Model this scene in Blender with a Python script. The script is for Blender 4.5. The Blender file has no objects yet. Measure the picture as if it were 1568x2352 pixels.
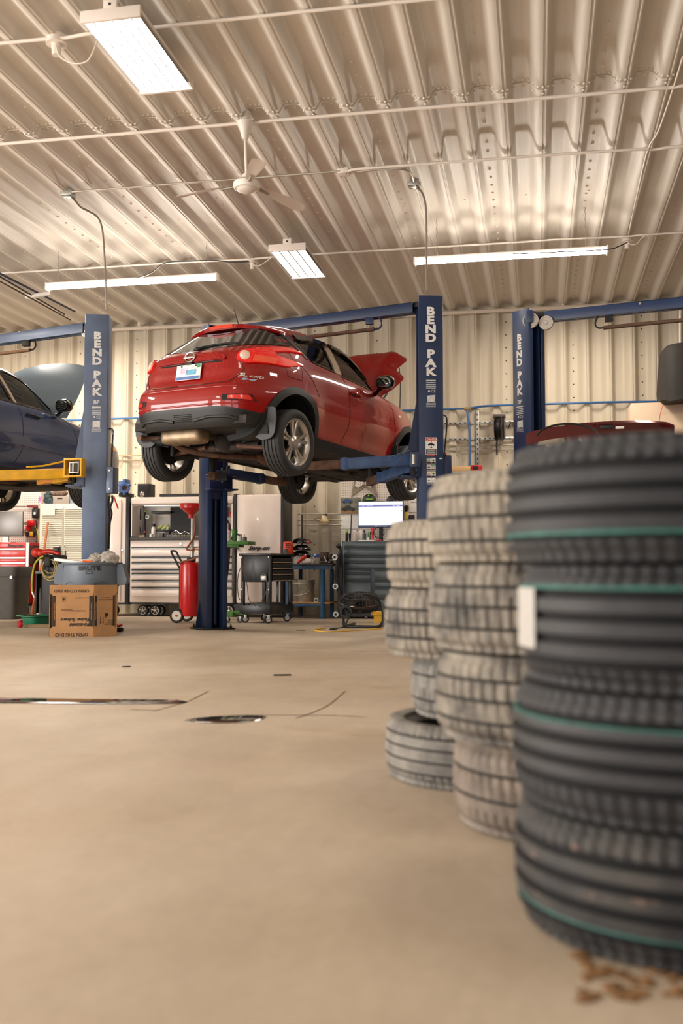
import bpy, bmesh, math, random
import numpy as np
from math import sin, cos, pi, radians, sqrt, atan2
from mathutils import Vector, Matrix
from mathutils.bvhtree import BVHTree
from mathutils.geometry import delaunay_2d_cdt
SC = bpy.context.scene
COL = SC.collection
random.seed(7)
V = Vector
# ---------------------------------------------------------------- camera model
FPX, CH, PIT, YAW = 2287.0, 0.736, radians(3.2), radians(11.1)
FW = V((-sin(YAW)*cos(PIT), cos(YAW)*cos(PIT), sin(PIT)))
RT = V((cos(YAW), sin(YAW), 0))
UP = RT.cross(FW)
CAM = V((0, 0, CH))
def ray(px, py): return FW + RT*((px-784)/FPX) - UP*((py-1176)/FPX)
def at_z(px, py, z=0.0):
    r = ray(px, py); return CAM + r*((z-CH)/r.z)
def at_Y(px, py, Y):
    r = ray(px, py); return CAM + r*(Y/r.y)
def at_d(px, py, d): return CAM + ray(px, py)*d
def floor_d(y): return FPX*CH/(y-1304.0)

# ---------------------------------------------------------------- materials
def lin(c):
    return tuple(((x/255)/12.92 if x/255 <= .04045 else ((x/255+.055)/1.055)**2.4) for x in c)
MATS = {}
def mat(name, rgb=(200, 200, 200), rough=.5, metal=0.0, var=0.0, vscale=6.0, bump=0.0, bscale=40.0, coat=0.0,
        rgb2=None, stretch=(1, 1, 1), emit=0.0, alpha=1.0, trans=0.0, spec=.5, sheen=0.0, wear=None, wscale=9.0, wamt=.6):
    if name in MATS: return MATS[name]
    m = bpy.data.materials.new(name); m.use_nodes = True
    nt = m.node_tree; N = nt.nodes; L = nt.links
    b = N['Principled BSDF']
    c = lin(rgb)
    b.inputs['Base Color'].default_value = (*c, 1)
    b.inputs['Roughness'].default_value = rough
    b.inputs['Metallic'].default_value = metal
    b.inputs['Specular IOR Level'].default_value = spec
    if coat:
        b.inputs['Coat Weight'].default_value = coat; b.inputs['Coat Roughness'].default_value = .04
    if trans:
        b.inputs['Transmission Weight'].default_value = trans
    if sheen: b.inputs['Sheen Weight'].default_value = sheen
    if alpha < 1: b.inputs['Alpha'].default_value = alpha
    if emit:
        b.inputs['Emission Color'].default_value = (*c, 1); b.inputs['Emission Strength'].default_value = emit
    tc = None
    def coords():
        nonlocal tc
        if tc is None:
            t = N.new('ShaderNodeTexCoord'); mp = N.new('ShaderNodeMapping')
            mp.inputs['Scale'].default_value = stretch
            L.new(t.outputs['Object'], mp.inputs['Vector']); tc = mp.outputs['Vector']
        return tc
    col = None
    if var or rgb2:
        n = N.new('ShaderNodeTexNoise'); n.inputs['Scale'].default_value = vscale; n.inputs['Detail'].default_value = 5
        L.new(coords(), n.inputs['Vector'])
        r = N.new('ShaderNodeValToRGB')
        r.color_ramp.elements[0].position = .34; r.color_ramp.elements[1].position = .68
        c2 = lin(rgb2) if rgb2 else tuple(min(1, x*(1+var)) for x in c)
        c1 = c if rgb2 else tuple(x*(1-var) for x in c)
        r.color_ramp.elements[0].color = (*c1, 1); r.color_ramp.elements[1].color = (*c2, 1)
        L.new(n.outputs['Fac'], r.inputs['Fac']); col = r.outputs['Color']
    if wear:
        n = N.new('ShaderNodeTexNoise'); n.inputs['Scale'].default_value = wscale; n.inputs['Detail'].default_value = 8
        n.inputs['Roughness'].default_value = .7
        L.new(coords(), n.inputs['Vector'])
        r = N.new('ShaderNodeValToRGB')
        r.color_ramp.elements[0].position = wamt; r.color_ramp.elements[1].position = min(1, wamt+.07)
        r.color_ramp.elements[0].color = (0, 0, 0, 1); r.color_ramp.elements[1].color = (1, 1, 1, 1)
        L.new(n.outputs['Fac'], r.inputs['Fac'])
        mx = N.new('ShaderNodeMix'); mx.data_type = 'RGBA'
        L.new(r.outputs['Color'], mx.inputs['Factor'])
        if col: L.new(col, mx.inputs['A'])
        else: mx.inputs['A'].default_value = (*c, 1)
        mx.inputs['B'].default_value = (*lin(wear), 1)
        col = mx.outputs['Result']
    if col: L.new(col, b.inputs['Base Color'])
    if bump:
        n = N.new('ShaderNodeTexNoise'); n.inputs['Scale'].default_value = bscale; n.inputs['Detail'].default_value = 3
        L.new(coords(), n.inputs['Vector'])
        bp = N.new('ShaderNodeBump'); bp.inputs['Strength'].default_value = bump; bp.inputs['Distance'].default_value = .01
        L.new(n.outputs['Fac'], bp.inputs['Height']); L.new(bp.outputs['Normal'], b.inputs['Normal'])
    MATS[name] = m
    return m

# ---------------------------------------------------------------- mesh builder
class MB:
    def __init__(s, m=None):
        s.bm = bmesh.new(); s.mats = []; s.i = 0
        if m: s.m(m)
    def m(s, m):
        if m not in s.mats: s.mats.append(m)
        s.i = s.mats.index(m); return s
    def _f(s, vs):
        try:
            f = s.bm.faces.new(vs); f.material_index = s.i; return f
        except ValueError: return None
    def box(s, c, size, R=None, bev=0.0, seg=2):
        c = V(c); h = V(size)/2
        vs = []
        for x in (-1, 1):
            for y in (-1, 1):
                for z in (-1, 1):
                    p = V((x*h.x, y*h.y, z*h.z))
                    if R: p = R @ p
                    vs.append(s.bm.verts.new(c+p))
        q = [(0, 1, 3, 2), (4, 6, 7, 5), (0, 4, 5, 1), (2, 3, 7, 6), (0, 2, 6, 4), (1, 5, 7, 3)]
        fs = [s._f([vs[k] for k in a]) for a in q]
        if bev > 0:
            bev = min(bev, min(size)*.45)
            es = list({e for f in fs for e in f.edges})
            r = bmesh.ops.bevel(s.bm, geom=es, offset=bev, segments=seg, profile=.5, affect='EDGES', clamp_overlap=True)
            for f in r['faces']: f.material_index = s.i
        return s
    def bb(s, lo, hi, bev=0.0):
        lo, hi = V(lo), V(hi)
        return s.box((lo+hi)/2, hi-lo, None, bev)
    def ring(s, c, u, v, r, n, ph=0.0):
        return [s.bm.verts.new(c + u*(r*cos(2*pi*k/n+ph)) + v*(r*sin(2*pi*k/n+ph))) for k in range(n)]
    def bridge(s, a, b):
        n = len(a)
        for k in range(n): s._f([a[k], a[(k+1) % n], b[(k+1) % n], b[k]])
    @staticmethod
    def frame(d):
        d = d.normalized()
        u = d.orthogonal().normalized() if abs(d.z) > .95 else V((0, 0, 1)).cross(d).normalized()
        return d, u, d.cross(u)
    def cyl(s, p0, p1, r, r1=None, n=20, caps=True):
        p0, p1 = V(p0), V(p1); r1 = r if r1 is None else r1
        d, u, v = s.frame(p1-p0)
        a = s.ring(p0, u, v, r, n); b = s.ring(p1, u, v, r1, n)
        s.bridge(a, b)
        if caps: s._f(a[::-1]); s._f(b)
        return s
    def tube(s, pts, r, n=8, closed=False, caps=True):
        pts = [V(p) for p in pts]; N = len(pts)
        rs = r if isinstance(r, (list, tuple)) else [r]*N
        rings = []; u = None
        for k in range(N):
            if closed: d = pts[(k+1) % N]-pts[k-1]
            else: d = pts[min(k+1, N-1)]-pts[max(k-1, 0)]
            if d.length < 1e-9: d = V((0, 0, 1))
            d.normalize()
            if u is None: _, u, _ = s.frame(d)
            u = (u - d*u.dot(d))
            u = u.normalized() if u.length > 1e-6 else s.frame(d)[1]
            rings.append(s.ring(pts[k], u, d.cross(u), rs[k], n))
        for k in range(N-1): s.bridge(rings[k], rings[k+1])
        if closed: s.bridge(rings[-1], rings[0])
        elif caps: s._f(rings[0][::-1]); s._f(rings[-1])
        return s
    def lathe(s, prof, c=(0, 0, 0), ax=(0, 0, 1), n=32, closed=False, arc=None):
        c = V(c); d, u, v = s.frame(V(ax))
        rings = []
        for (r, z) in prof:
            if r < 1e-6: rings.append([s.bm.verts.new(c+d*z)])
            else: rings.append(s.ring(c+d*z, u, v, r, n))
        R = rings + ([rings[0]] if closed else [])
        for a, b in zip(R[:-1], R[1:]):
            if len(a) == 1 and len(b) == 1: continue
            if len(a) == 1:
                for k in range(n): s._f([a[0], b[(k+1) % n], b[k]])
            elif len(b) == 1:
                for k in range(n): s._f([a[k], a[(k+1) % n], b[0]])
            else: s.bridge(a, b)
        return s
    def prism(s, poly, o, ux, uy, dep):
        o, ux, uy = V(o), V(ux), V(uy); w = ux.cross(uy).normalized()*dep
        a = [s.bm.verts.new(o+ux*p[0]+uy*p[1]) for p in poly]
        b = [s.bm.verts.new(o+ux*p[0]+uy*p[1]+w) for p in poly]
        s._f(a[::-1]); s._f(b); s.bridge(a, b)
        return s
    def grid(s, rows, closed_u=False):
        g = [[s.bm.verts.new(V(p)) for p in r] for r in rows]
        for a, b in zip(g[:-1], g[1:]):
            n = len(a)
            for k in range(n if closed_u else n-1): s._f([a[k], a[(k+1) % n], b[(k+1) % n], b[k]])
        return g
    def loft(s, rings, caps=True):
        g = s.grid(rings, True)
        if caps: s._f(g[0][::-1]); s._f(g[-1])
        return s
    def ell(s, c, r, R=None, n=16, k=10):
        c = V(c); r = V(r) if not isinstance(r, (int, float)) else V((r, r, r))
        rows = []
        for j in range(1, k):
            t = pi*j/k
            rows.append([(sin(t)*cos(2*pi*i/n), sin(t)*sin(2*pi*i/n), cos(t)) for i in range(n)])
        tr = lambda p: c + ((R @ V((p[0]*r.x, p[1]*r.y, p[2]*r.z))) if R else V((p[0]*r.x, p[1]*r.y, p[2]*r.z)))
        g = s.grid([[tr(p) for p in row][::-1] for row in rows], True)
        t0 = s.bm.verts.new(tr((0, 0, 1))); t1 = s.bm.verts.new(tr((0, 0, -1)))
        for i in range(n):
            s._f([t0, g[0][(i+1) % n], g[0][i]][::-1]); s._f([t1, g[-1][i], g[-1][(i+1) % n]][::-1])
        return s
    def text(s, txt, o, ux, uy, h, dep=.003, align='CENTER', bold=0.0, squeeze=1.0, shear=0.0, spacing=1.0):
        """letters as real geometry: o = middle of the baseline, ux reading direction, uy up, h = cap height"""
        cu = bpy.data.curves.new('t', 'FONT'); cu.body = txt; cu.size = 1.0; cu.align_x = align
        cu.extrude = 0.0; cu.resolution_u = 3; cu.offset = bold; cu.shear = shear; cu.space_character = spacing
        ob = bpy.data.objects.new('t', cu); COL.objects.link(ob)
        dg = bpy.context.evaluated_depsgraph_get(); ev = ob.evaluated_get(dg); me = ev.to_mesh()
        o, ux, uy = V(o), V(ux).normalized(), V(uy).normalized(); w = ux.cross(uy)*dep
        k = h/.70
        vs = [s.bm.verts.new(o+ux*(v.co.x*k*squeeze)+uy*(v.co.y*k)+w) for v in me.vertices]
        for p in me.polygons: s._f([vs[i] for i in p.vertices])
        ev.to_mesh_clear(); bpy.data.objects.remove(ob); bpy.data.curves.remove(cu)
        return s
    def mesh(s, name, M=None, smooth=True, ang=38, recalc=True):
        if M is not None: bmesh.ops.transform(s.bm, matrix=M, verts=s.bm.verts)
        if recalc: bmesh.ops.recalc_face_normals(s.bm, faces=s.bm.faces)
        me = bpy.data.meshes.new(name); s.bm.to_mesh(me); s.bm.free()
        for m in s.mats: me.materials.append(m)
        if smooth:
            me.polygons.foreach_set('use_smooth', [True]*len(me.polygons))
            me.set_sharp_from_angle(angle=radians(ang))
        return me

def settag(o, label=None, cat=None, group=None, kind=None):
    if label: o['label'] = label
    if cat: o['category'] = cat
    if group: o['group'] = group
    if kind: o['kind'] = kind
    return o
def rotz(a): return Matrix.Rotation(a, 4, 'Z')
class Thing:
    """an Empty at a thing's base; parts are meshes built in world space (or local with local=True)"""
    def __init__(s, name, label, cat, loc=(0, 0, 0), rz=0.0, group=None, M=None):
        o = bpy.data.objects.new(name, None); COL.objects.link(o)
        o.empty_display_size = .1
        s.M = M if M is not None else Matrix.Translation(V(loc)) @ rotz(rz)
        o.matrix_world = s.M; s.o = o
        settag(o, label, cat, group)
    def part(s, name, mb, local=False, parent=None, label=None, kind=None, smooth=True, ang=38, recalc=True, origin=None):
        me = mb.mesh(name, None if local else s.M.inverted(), smooth, ang, recalc)
        o = bpy.data.objects.new(name, me); COL.objects.link(o)
        o.parent = parent or s.o
        if label: o['label'] = label
        if kind: o['kind'] = kind
        return o
def single(name, mb, label=None, cat=None, group=None, kind=None, loc=None, smooth=True, ang=38, recalc=True):
    if loc is None:
        zs = [v.co for v in mb.bm.verts]
        lo = [min(p[i] for p in zs) for i in range(3)]; hi = [max(p[i] for p in zs) for i in range(3)]
        loc = ((lo[0]+hi[0])/2, (lo[1]+hi[1])/2, lo[2])
        if kind == 'structure': loc = (0, 0, 0)
    me = mb.mesh(name, Matrix.Translation(-V(loc)), smooth, ang, recalc)
    o = bpy.data.objects.new(name, me); COL.objects.link(o); o.location = loc
    return settag(o, label, cat, group, kind)
def copy_tree(o, parent=None):
    c = o.copy(); COL.objects.link(c)
    if parent: c.parent = parent; c.matrix_parent_inverse = o.matrix_parent_inverse
    for ch in list(o.children): copy_tree(ch, c)
    return c
def smoothpath(pts, n=6):
    """Catmull-Rom through the points"""
    pts = [V(p) for p in pts]; out = []
    for i in range(len(pts)-1):
        p0 = pts[max(i-1, 0)]; p1 = pts[i]; p2 = pts[i+1]; p3 = pts[min(i+2, len(pts)-1)]
        for k in range(n):
            t = k/n
            out.append(.5*((2*p1)+(p2-p0)*t+(2*p0-5*p1+4*p2-p3)*t*t+(3*p1-p0-3*p2+p3)*t**3))
    out.append(pts[-1]); return out
# ================================================================ materials shared
M_WHITE = mat('white_paint', (232, 226, 218), .45)
M_STEEL = mat('galvanised', (178, 178, 172), .38, .75, var=.15, vscale=30)
M_BLACK = mat('black_plastic', (24, 24, 25), .45)
M_RUBBER = mat('rubber', (34, 34, 35), .75)
M_CHROME = mat('chrome', (215, 215, 215), .15, 1.0)
M_DARK = mat('dark_metal', (30, 29, 28), .55, .3)
M_LIFT = mat('lift_blue', (29, 50, 86), .38, 0.0, var=.12, vscale=5, wear=(92, 84, 84), wscale=22, wamt=.72)
M_LIFTG = mat('lift_slate', (88, 104, 130), .35, 0.1, var=.15, vscale=4, wear=(50, 52, 60), wscale=26, wamt=.72)
M_LETTER = mat('lettering_white', (232, 230, 226), .5)
M_RED = mat('red_enamel', (200, 22, 26), .28, coat=.3)
M_CABLE = mat('grey_cable', (138, 128, 116), .5)
# ================================================================ room
WY, XL, XR, YB = 15.3, -12.5, 12.0, -5.0
CZ0, CSL = 4.78, -.0092            # ceiling height at the back wall and its slope
def ceil_z(y): return CZ0 + CSL*(y-WY)
PITCH, SEAM = 1.001/3, .58
KEYS = [(0, 0), (.28, 0), (.33, .004), (.38, .014), (.44, .034), (.50, .056), (.55, .070), (.60, .078), (.64, .081), (.70, .082), (.722, .073), (.75, .073), (.772, .082),
        (.80, .081), (.84, .068), (.89, .036), (.94, .010), (.97, .002), (1.0, 0)]
def wave(x):                        # how far the panel stands out into the room at x
    u = ((x-SEAM)/PITCH + .17) % 1.0
    for (a, p), (b, q) in zip(KEYS[:-1], KEYS[1:]):
        if a <= u <= b:
            return p+(q-p)*(u-a)/(b-a)
    return 0.0
def wave_xs(x0, x1):
    xs = []
    k = math.floor((x0-SEAM)/PITCH)-1
    while True:
        for (a, _) in KEYS[:-1]:
            x = SEAM+(k+a-.17)*PITCH
            if x > x1: return xs
            if x >= x0: xs.append(x)
        k += 1
def panel_mat(name, rgb, rough, axis):
    m = bpy.data.materials.new(name); m.use_nodes = True; nt = m.node_tree; N = nt.nodes; L = nt.links
    b = N['Principled BSDF']; b.inputs['Roughness'].default_value = rough
    tc = N.new('ShaderNodeTexCoord'); mp = N.new('ShaderNodeMapping')
    mp.inputs['Scale'].default_value = (14, .35, 1) if axis == 'Y' else (14, 1, .35)
    L.new(tc.outputs['Object'], mp.inputs['Vector'])
    n = N.new('ShaderNodeTexNoise'); n.inputs['Scale'].default_value = 2.2; n.inputs['Detail'].default_value = 4
    L.new(mp.outputs['Vector'], n.inputs['Vector'])
    r = N.new('ShaderNodeValToRGB'); c = lin(rgb)
    r.color_ramp.elements[0].color = (*[x*.86 for x in c], 1); r.color_ramp.elements[1].color = (*[min(1, x*1.08) for x in c], 1)
    L.new(n.outputs['Fac'], r.inputs['Fac']); L.new(r.outputs['Color'], b.inputs['Base Color'])
    n2 = N.new('ShaderNodeTexWave'); n2.inputs['Scale'].default_value = 2.6; n2.inputs['Distortion'].default_value = .6
    L.new(mp.outputs['Vector'], n2.inputs['Vector'])
    bp = N.new('ShaderNodeBump'); bp.inputs['Strength'].default_value = .10; bp.inputs['Distance'].default_value = .003
    L.new(n2.outputs['Fac'], bp.inputs['Height']); L.new(bp.outputs['Normal'], b.inputs['Normal'])
    return m
M_CEIL = panel_mat('ceiling_panel', (224, 217, 206), .42, 'Y')
M_WALL = panel_mat('wall_panel', (214, 203, 182), .45, 'Z')
M_SCREWW = mat('white_screw', (225, 214, 200), .4)
M_SCREWD = mat('rusty_screw', (70, 52, 38), .7)
LAPY = at_z(784, 222, 4.86).y
def dome(mb, c, nrm, r, h=.6):
    c = V(c); d, u, v = mb.frame(V(nrm))
    a = mb.ring(c, u, v, r, 8); b = mb.ring(c+d*r*h, u, v, r*.62, 8)
    mb.bridge(a, b); mb._f(b)
def build_ceiling():
    mb = MB(M_CEIL); xs = wave_xs(XL-.3, XR+.3)
    for (y0, y1, dz) in ((YB-.2, LAPY, -.006), (LAPY-.16, WY+.1, 0)):
        rows = [[(x, y, ceil_z(y)-wave(x)+dz) for x in xs] for y in np.linspace(y0, y1, 5)]
        mb.grid(rows)
    # rounded lap edge of the nearer sheets
    mb.tube([(x, LAPY, ceil_z(LAPY)-wave(x)-.010) for x in xs], .005, 4)
    mb.m(M_SCREWW)
    for k in range(-10, 6):
        x = SEAM+k*1.001-.012
        y = 5.6
        while y < WY-.1:
            dome(mb, (x, y, ceil_z(y)-wave(x)), (0, 0, -1), .0155, .95); y += .215
    for i in range(-30, 15):
        for j in range(8):
            x = SEAM+(i+(j+.3)/8)*PITCH
            for q, dy in ((0, -.05), (1, .075)):
                if q and j % 2: continue
                y = LAPY+dy
                dome(mb, (x, y, ceil_z(y)-wave(x)-(.006 if dy < 0 else 0)), (0, 0, -1), .014, .9)
    for yy in (8.2, 10.9, 13.3):
        for i in range(-30, 15, 2):
            x = SEAM+i*PITCH+.01+(.167 if i % 4 else 0)*0
            dome(mb, (x, yy, ceil_z(yy)-wave(x)), (0, 0, -1), .014)
    single('ceiling', mb, kind='structure', smooth=True, ang=30, recalc=False)
def build_wall_back():
    mb = MB(M_WALL); xs = wave_xs(XL-.3, XR+.3)
    mb.grid([[(x, WY-wave(x), z) for x in xs] for z in (0, 1.6, 3.2, ceil_z(WY)+.02)])
    mb.m(M_SCREWD)
    for k in range(-10, 5):
        x = SEAM+k*1.001-.012
        z = .3
        while z < 4.6:
            dome(mb, (x, WY-wave(x), z), (0, -1, 0), .011); z += .2
    single('wall_back', mb, kind='structure', smooth=True, ang=30)
def plain_wall(name, pieces, m=None):
    mb = MB(m or M_WALL)
    for lo, hi in pieces: mb.bb(lo, hi)
    return single(name, mb, kind='structure')
def floor_mat():
    m = bpy.data.materials.new('concrete_floor'); m.use_nodes = True; nt = m.node_tree; N = nt.nodes; L = nt.links
    b = N['Principled BSDF']
    tc = N.new('ShaderNodeTexCoord')
    def noise(scale, det, sx=1, sy=1, rough=.55):
        mp = N.new('ShaderNodeMapping'); mp.inputs['Scale'].default_value = (sx, sy, 1)
        L.new(tc.outputs['Object'], mp.inputs['Vector'])
        n = N.new('ShaderNodeTexNoise'); n.inputs['Scale'].default_value = scale; n.inputs['Detail'].default_value = det; n.inputs['Roughness'].default_value = rough
        L.new(mp.outputs['Vector'], n.inputs['Vector']); return n.outputs['Fac']
    def ramp(f, p0, c0, p1, c1):
        r = N.new('ShaderNodeValToRGB'); e = r.color_ramp.elements
        e[0].position = p0; e[1].position = p1; e[0].color = (*c0, 1); e[1].color = (*c1, 1)
        L.new(f, r.inputs['Fac']); return r.outputs['Color']
    def mix(f, a, bb, blend='MIX', fac=None):
        x = N.new('ShaderNodeMix'); x.data_type = 'RGBA'; x.blend_type = blend
        if f is not None: L.new(f, x.inputs['Factor'])
        else: x.inputs['Factor'].default_value = fac
        L.new(a, x.inputs['A']); L.new(bb, x.inputs['B']); return x.outputs['Result']
    big = ramp(noise(.55, 6), .35, lin((178, 160, 138)), .66, lin((196, 181, 162)))
    streak = ramp(noise(1.6, 7, 1, .45, .62), .38, (.80, .79, .77), .62, (1, 1, 1))
    c = mix(None, big, streak, 'MULTIPLY', .75)
    fine = ramp(noise(26, 6, 1, .6, .7), .35, (.88, .87, .85), .6, (1, 1, 1))
    c = mix(None, c, fine, 'MULTIPLY', .6)
    stain = ramp(noise(.9, 5, .8, 1.7, .6), .60, (0, 0, 0), .74, (1, 1, 1))
    rgb = N.new('ShaderNodeRGB'); rgb.outputs[0].default_value = (*lin((160, 138, 108)), 1)
    c = mix(stain, c, rgb.outputs[0])
    spots = ramp(noise(7, 4, 1, 1, .5), .73, (0, 0, 0), .79, (.75, .75, .75))
    rgb2 = N.new('ShaderNodeRGB'); rgb2.outputs[0].default_value = (*lin((118, 100, 80)), 1)
    c = mix(spots, c, rgb2.outputs[0])
    L.new(c, b.inputs['Base Color'])
    rr = ramp(noise(1.3, 5), .35, (.42,)*3, .7, (.66,)*3)
    L.new(rr, b.inputs['Roughness'])
    b.inputs['Specular IOR Level'].default_value = .35
    bp = N.new('ShaderNodeBump'); bp.inputs['Strength'].default_value = .12; bp.inputs['Distance'].default_value = .01
    L.new(noise(18, 6), bp.inputs['Height']); L.new(bp.outputs['Normal'], b.inputs['Normal'])
    return m
build_ceiling(); build_wall_back()
mb = MB(floor_mat()); mb.bb((XL-.3, YB-.3, -.2), (XR+.3, WY+.3, 0))
# saw-cut joints and hairline cracks in the slab, recessed strips
M_CRACK = mat('crack_dirt', (104, 82, 60), .9)
mb.m(M_CRACK)
def crack(pts, w=.006):
    q = [at_z(*p) for p in pts]
    q = smoothpath(q, 4)
    L_, R_ = [], []
    for k, p in enumerate(q):
        d = (q[min(k+1, len(q)-1)]-q[max(k-1, 0)]).normalized(); s_ = V((-d.y, d.x, 0))*w*(.6+.6*random.random())
        L_.append((p+s_).to_tuple()[:2]+(.0012,)); R_.append((p-s_).to_tuple()[:2]+(.0012,))
    mb.grid([L_, R_])
crack([(680, 1650), (720, 1636), (757, 1618), (792, 1588)], .007)
crack([(560, 1643), (700, 1643), (780, 1644), (835, 1647)], .006)
crack([(352, 1634), (395, 1622), (430, 1612), (478, 1588)], .006)
crack([(300, 1630), (352, 1632)], .006)
single('floor', mb, kind='structure')
# side and front walls; tall door openings let the daylight in
T = .15
plain_wall('wall_left', [((XL-T, YB, 0), (XL, -3.5, 5.1)), ((XL-T, 1.0, 0), (XL, 2.0, 5.1)), ((XL-T, 6.5, 0), (XL, WY, 5.1)), ((XL-T, -3.5, 3.9), (XL, 6.5, 5.1))])
plain_wall('wall_right', [((XR, YB, 0), (XR+T, WY, 5.1))], mat('unseen_wall_dark', (92, 80, 68), .7))  # unseen wall coloured dark to keep reflections on the red car's side dark
plain_wall('wall_front', [((XL, YB-T, 0), (-9.5, YB, 5.1)), ((-5.0, YB-T, 0), (-3.5, YB, 5.1)), ((1.5, YB-T, 0), (XR, YB, 5.1)), ((-9.5, YB-T, 3.9), (1.5, YB, 5.1))])
# pipe along the eave of the back wall
M_PIPE = mat('cream_pipe', (226, 212, 194), .4)
mb = MB(M_PIPE)
py_ = WY-.13; pz_ = CZ0-.13
mb.cyl((XL, py_, pz_), (XR, py_, pz_), .032, n=14)
x = -9.3
while x < 9:
    mb.cyl((x, py_, pz_), (x+.03, py_, pz_), .040, n=14); x += 1.55
for x in (-6.35, -1.4, .42, 2.6):
    mb.box((x, py_, pz_+.07), (.05, .03, .16), bev=.005)
for k in range(-27, 12):          # closure strip under each rib
    x = SEAM+(k+.55)*PITCH
    mb.ell((x, WY-.10, CZ0-.03), (.075, .05, .02), n=10, k=5)
single('trim_1', mb, kind='structure')
# ================================================================ camera, light, view
cd = bpy.data.cameras.new('camera'); co = bpy.data.objects.new('camera', cd); COL.objects.link(co)
cd.sensor_fit = 'VERTICAL'; cd.sensor_height = 36.0; cd.sensor_width = 24.0
cd.lens = 36.0*FPX/2352
cd.clip_start = .05
co.matrix_world = Matrix.Translation(CAM) @ Matrix((RT, UP, -FW)).transposed().to_4x4()
cd.dof.use_dof = True; cd.dof.focus_distance = 10.6; cd.dof.aperture_fstop = 1.7; cd.dof.aperture_blades = 0
SC.camera = co
SC.view_settings.view_transform = 'Standard'; SC.view_settings.look = 'None'
SC.view_settings.gamma = 1.0; SC.view_settings.use_curve_mapping = False
SC.view_settings.exposure = 0.58
w = bpy.data.worlds.new('world'); SC.world = w; w.use_nodes = True
w.node_tree.nodes['Background'].inputs[0].default_value = (.82, .86, 1.0, 1)
w.node_tree.nodes['Background'].inputs[1].default_value = 1.2
def area(name, loc, rot, sx, sy, power, rgb=(255, 240, 220)):
    l = bpy.data.lights.new(name, 'AREA'); l.shape = 'RECTANGLE'; l.size = sx; l.size_y = sy; l.energy = power
    l.color = lin(rgb); o = bpy.data.objects.new(name, l); COL.objects.link(o)
    o.location = loc; o.rotation_euler = rot; return o
# daylight through the open overhead doors (outside the frame)
area('door_daylight', (-7.25, YB-.05, 1.95), (radians(90), 0, 0), 4.4, 3.8, 90, (255, 247, 238))
area('door_daylight', (-1.0, YB-.05, 1.95), (radians(90), 0, 0), 4.8, 3.8, 45, (255, 247, 238))
area('door_daylight', (XL-.05, -1.25, 1.95), (radians(90), 0, radians(-90)), 4.3, 3.8, 430, (255, 248, 240))
area('door_daylight', (XL-.05, 4.25, 1.95), (radians(90), 0, radians(-90)), 4.3, 3.8, 430, (255, 248, 240))
# added fill lamps without fixtures, for bounce and to brighten the back wall
for (x, y, e) in ((-8.5, 3.0, 100), (-3.5, 1.5, 60), (1.2, 2.0, 35), (-8.8, 8.2, 150), (2.9, 9.0, 80), (-7.2, 13.2, 130), (.4, 13.4, 55)):
    area('fill_lamp', (x, y, 4.45), (0, 0, 0), .6, 1.2, e, (255, 241, 224))
SC.cycles.use_denoising = True
SC.cycles.max_bounces = 7; SC.cycles.diffuse_bounces = 3; SC.cycles.glossy_bounces = 4; SC.cycles.transmission_bounces = 6; SC.cycles.transparent_max_bounces = 8
SC.cycles.sample_clamp_indirect = 6.0
SC.cycles.caustics_reflective = False; SC.cycles.caustics_refractive = False
SC.cycles.use_adaptive_sampling = True; SC.cycles.adaptive_threshold = .04

# ================================================================ ceiling fittings
M_TUBE = mat('lamp_glow', (255, 246, 234), emit=10.0)
M_TUBEF = mat('lamp_glow_strip', (255, 244, 230), emit=34.0)
M_LAMPW = mat('lamp_housing', (238, 228, 218), .35)
M_REFL = mat('lamp_reflector', (150, 150, 150), .4)
def troffer(name, label, q, zc, n_tubes, up):
    """q: four image corners of the lamp face (near-left, near-right, far-right, far-left) seen at height zc"""
    P = [at_z(x, y, zc) for x, y in q]
    t = Thing(name, label, 'ceiling light', (sum(P, V())/4)[:2]+(zc,))
    nl, nr, fr, fl = P
    x0 = (nl.x+fl.x)/2; x1 = (nr.x+fr.x)/2; y0 = (nl.y+nr.y)/2; y1 = (fl.y+fr.y)/2
    w_ = x1-x0
    mb = MB(M_LAMPW)
    mb.bb((x0, y0, zc+.045), (x1, y1, zc+.075), .004)
    t.part('housing', mb)
    mb = MB(M_REFL)
    for k in range(n_tubes):
        cx = x0+(k+.5)*w_/n_tubes; hw = w_/n_tubes/2*.96
        mb.prism([(-hw, 0), (-hw*.45, .038), (hw*.45, .038), (hw, 0), (hw*.9, 0), (hw*.4, .034), (-hw*.4, .034), (-hw*.9, 0)], (cx, y0+.02, zc+.005), (1, 0, 0), (0, 0, 1), -(y1-y0-.04))
    t.part('reflector', mb)
    for yy, nm in ((y0, 'near'), (y1, 'far')):
        mb = MB(M_LAMPW); s = -1 if nm == 'near' else 1
        mb.box(((x0+x1)/2, yy, zc+.035), (w_*1.06, .03, .085), bev=.006)
        t.part('end_cap', mb)
    for k in range(n_tubes):
        cx = x0+(k+.5)*w_/n_tubes
        mb = MB(M_TUBE); mb.cyl((cx, y0+.03, zc+.012), (cx, y1-.03, zc+.012), .021, n=10)
        t.part('lamp_tube', mb)
    mb = MB(M_LAMPW); mb.box(((x0+x1)/2, y0-.002, zc+.10), (.10, .022, .075), bev=.004)
    mb.m(M_DARK).cyl(((x0+x1)/2, y0-.016, zc+.105), ((x0+x1)/2, y0+.01, zc+.105), .010, n=10)
    t.part('mounting_bracket', mb)
    for yy in (y0+.1, y1-.1):
        mb = MB(M_STEEL); zt = ceil_z(yy)-.03
        pts = [((x0+x1)/2+.004*(-1)**k, yy, zc+.075+(zt-zc-.075)*k/12) for k in range(13)]
        mb.tube(pts, .004, 5); t.part('hanging_chain', mb)
    return t
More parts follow.
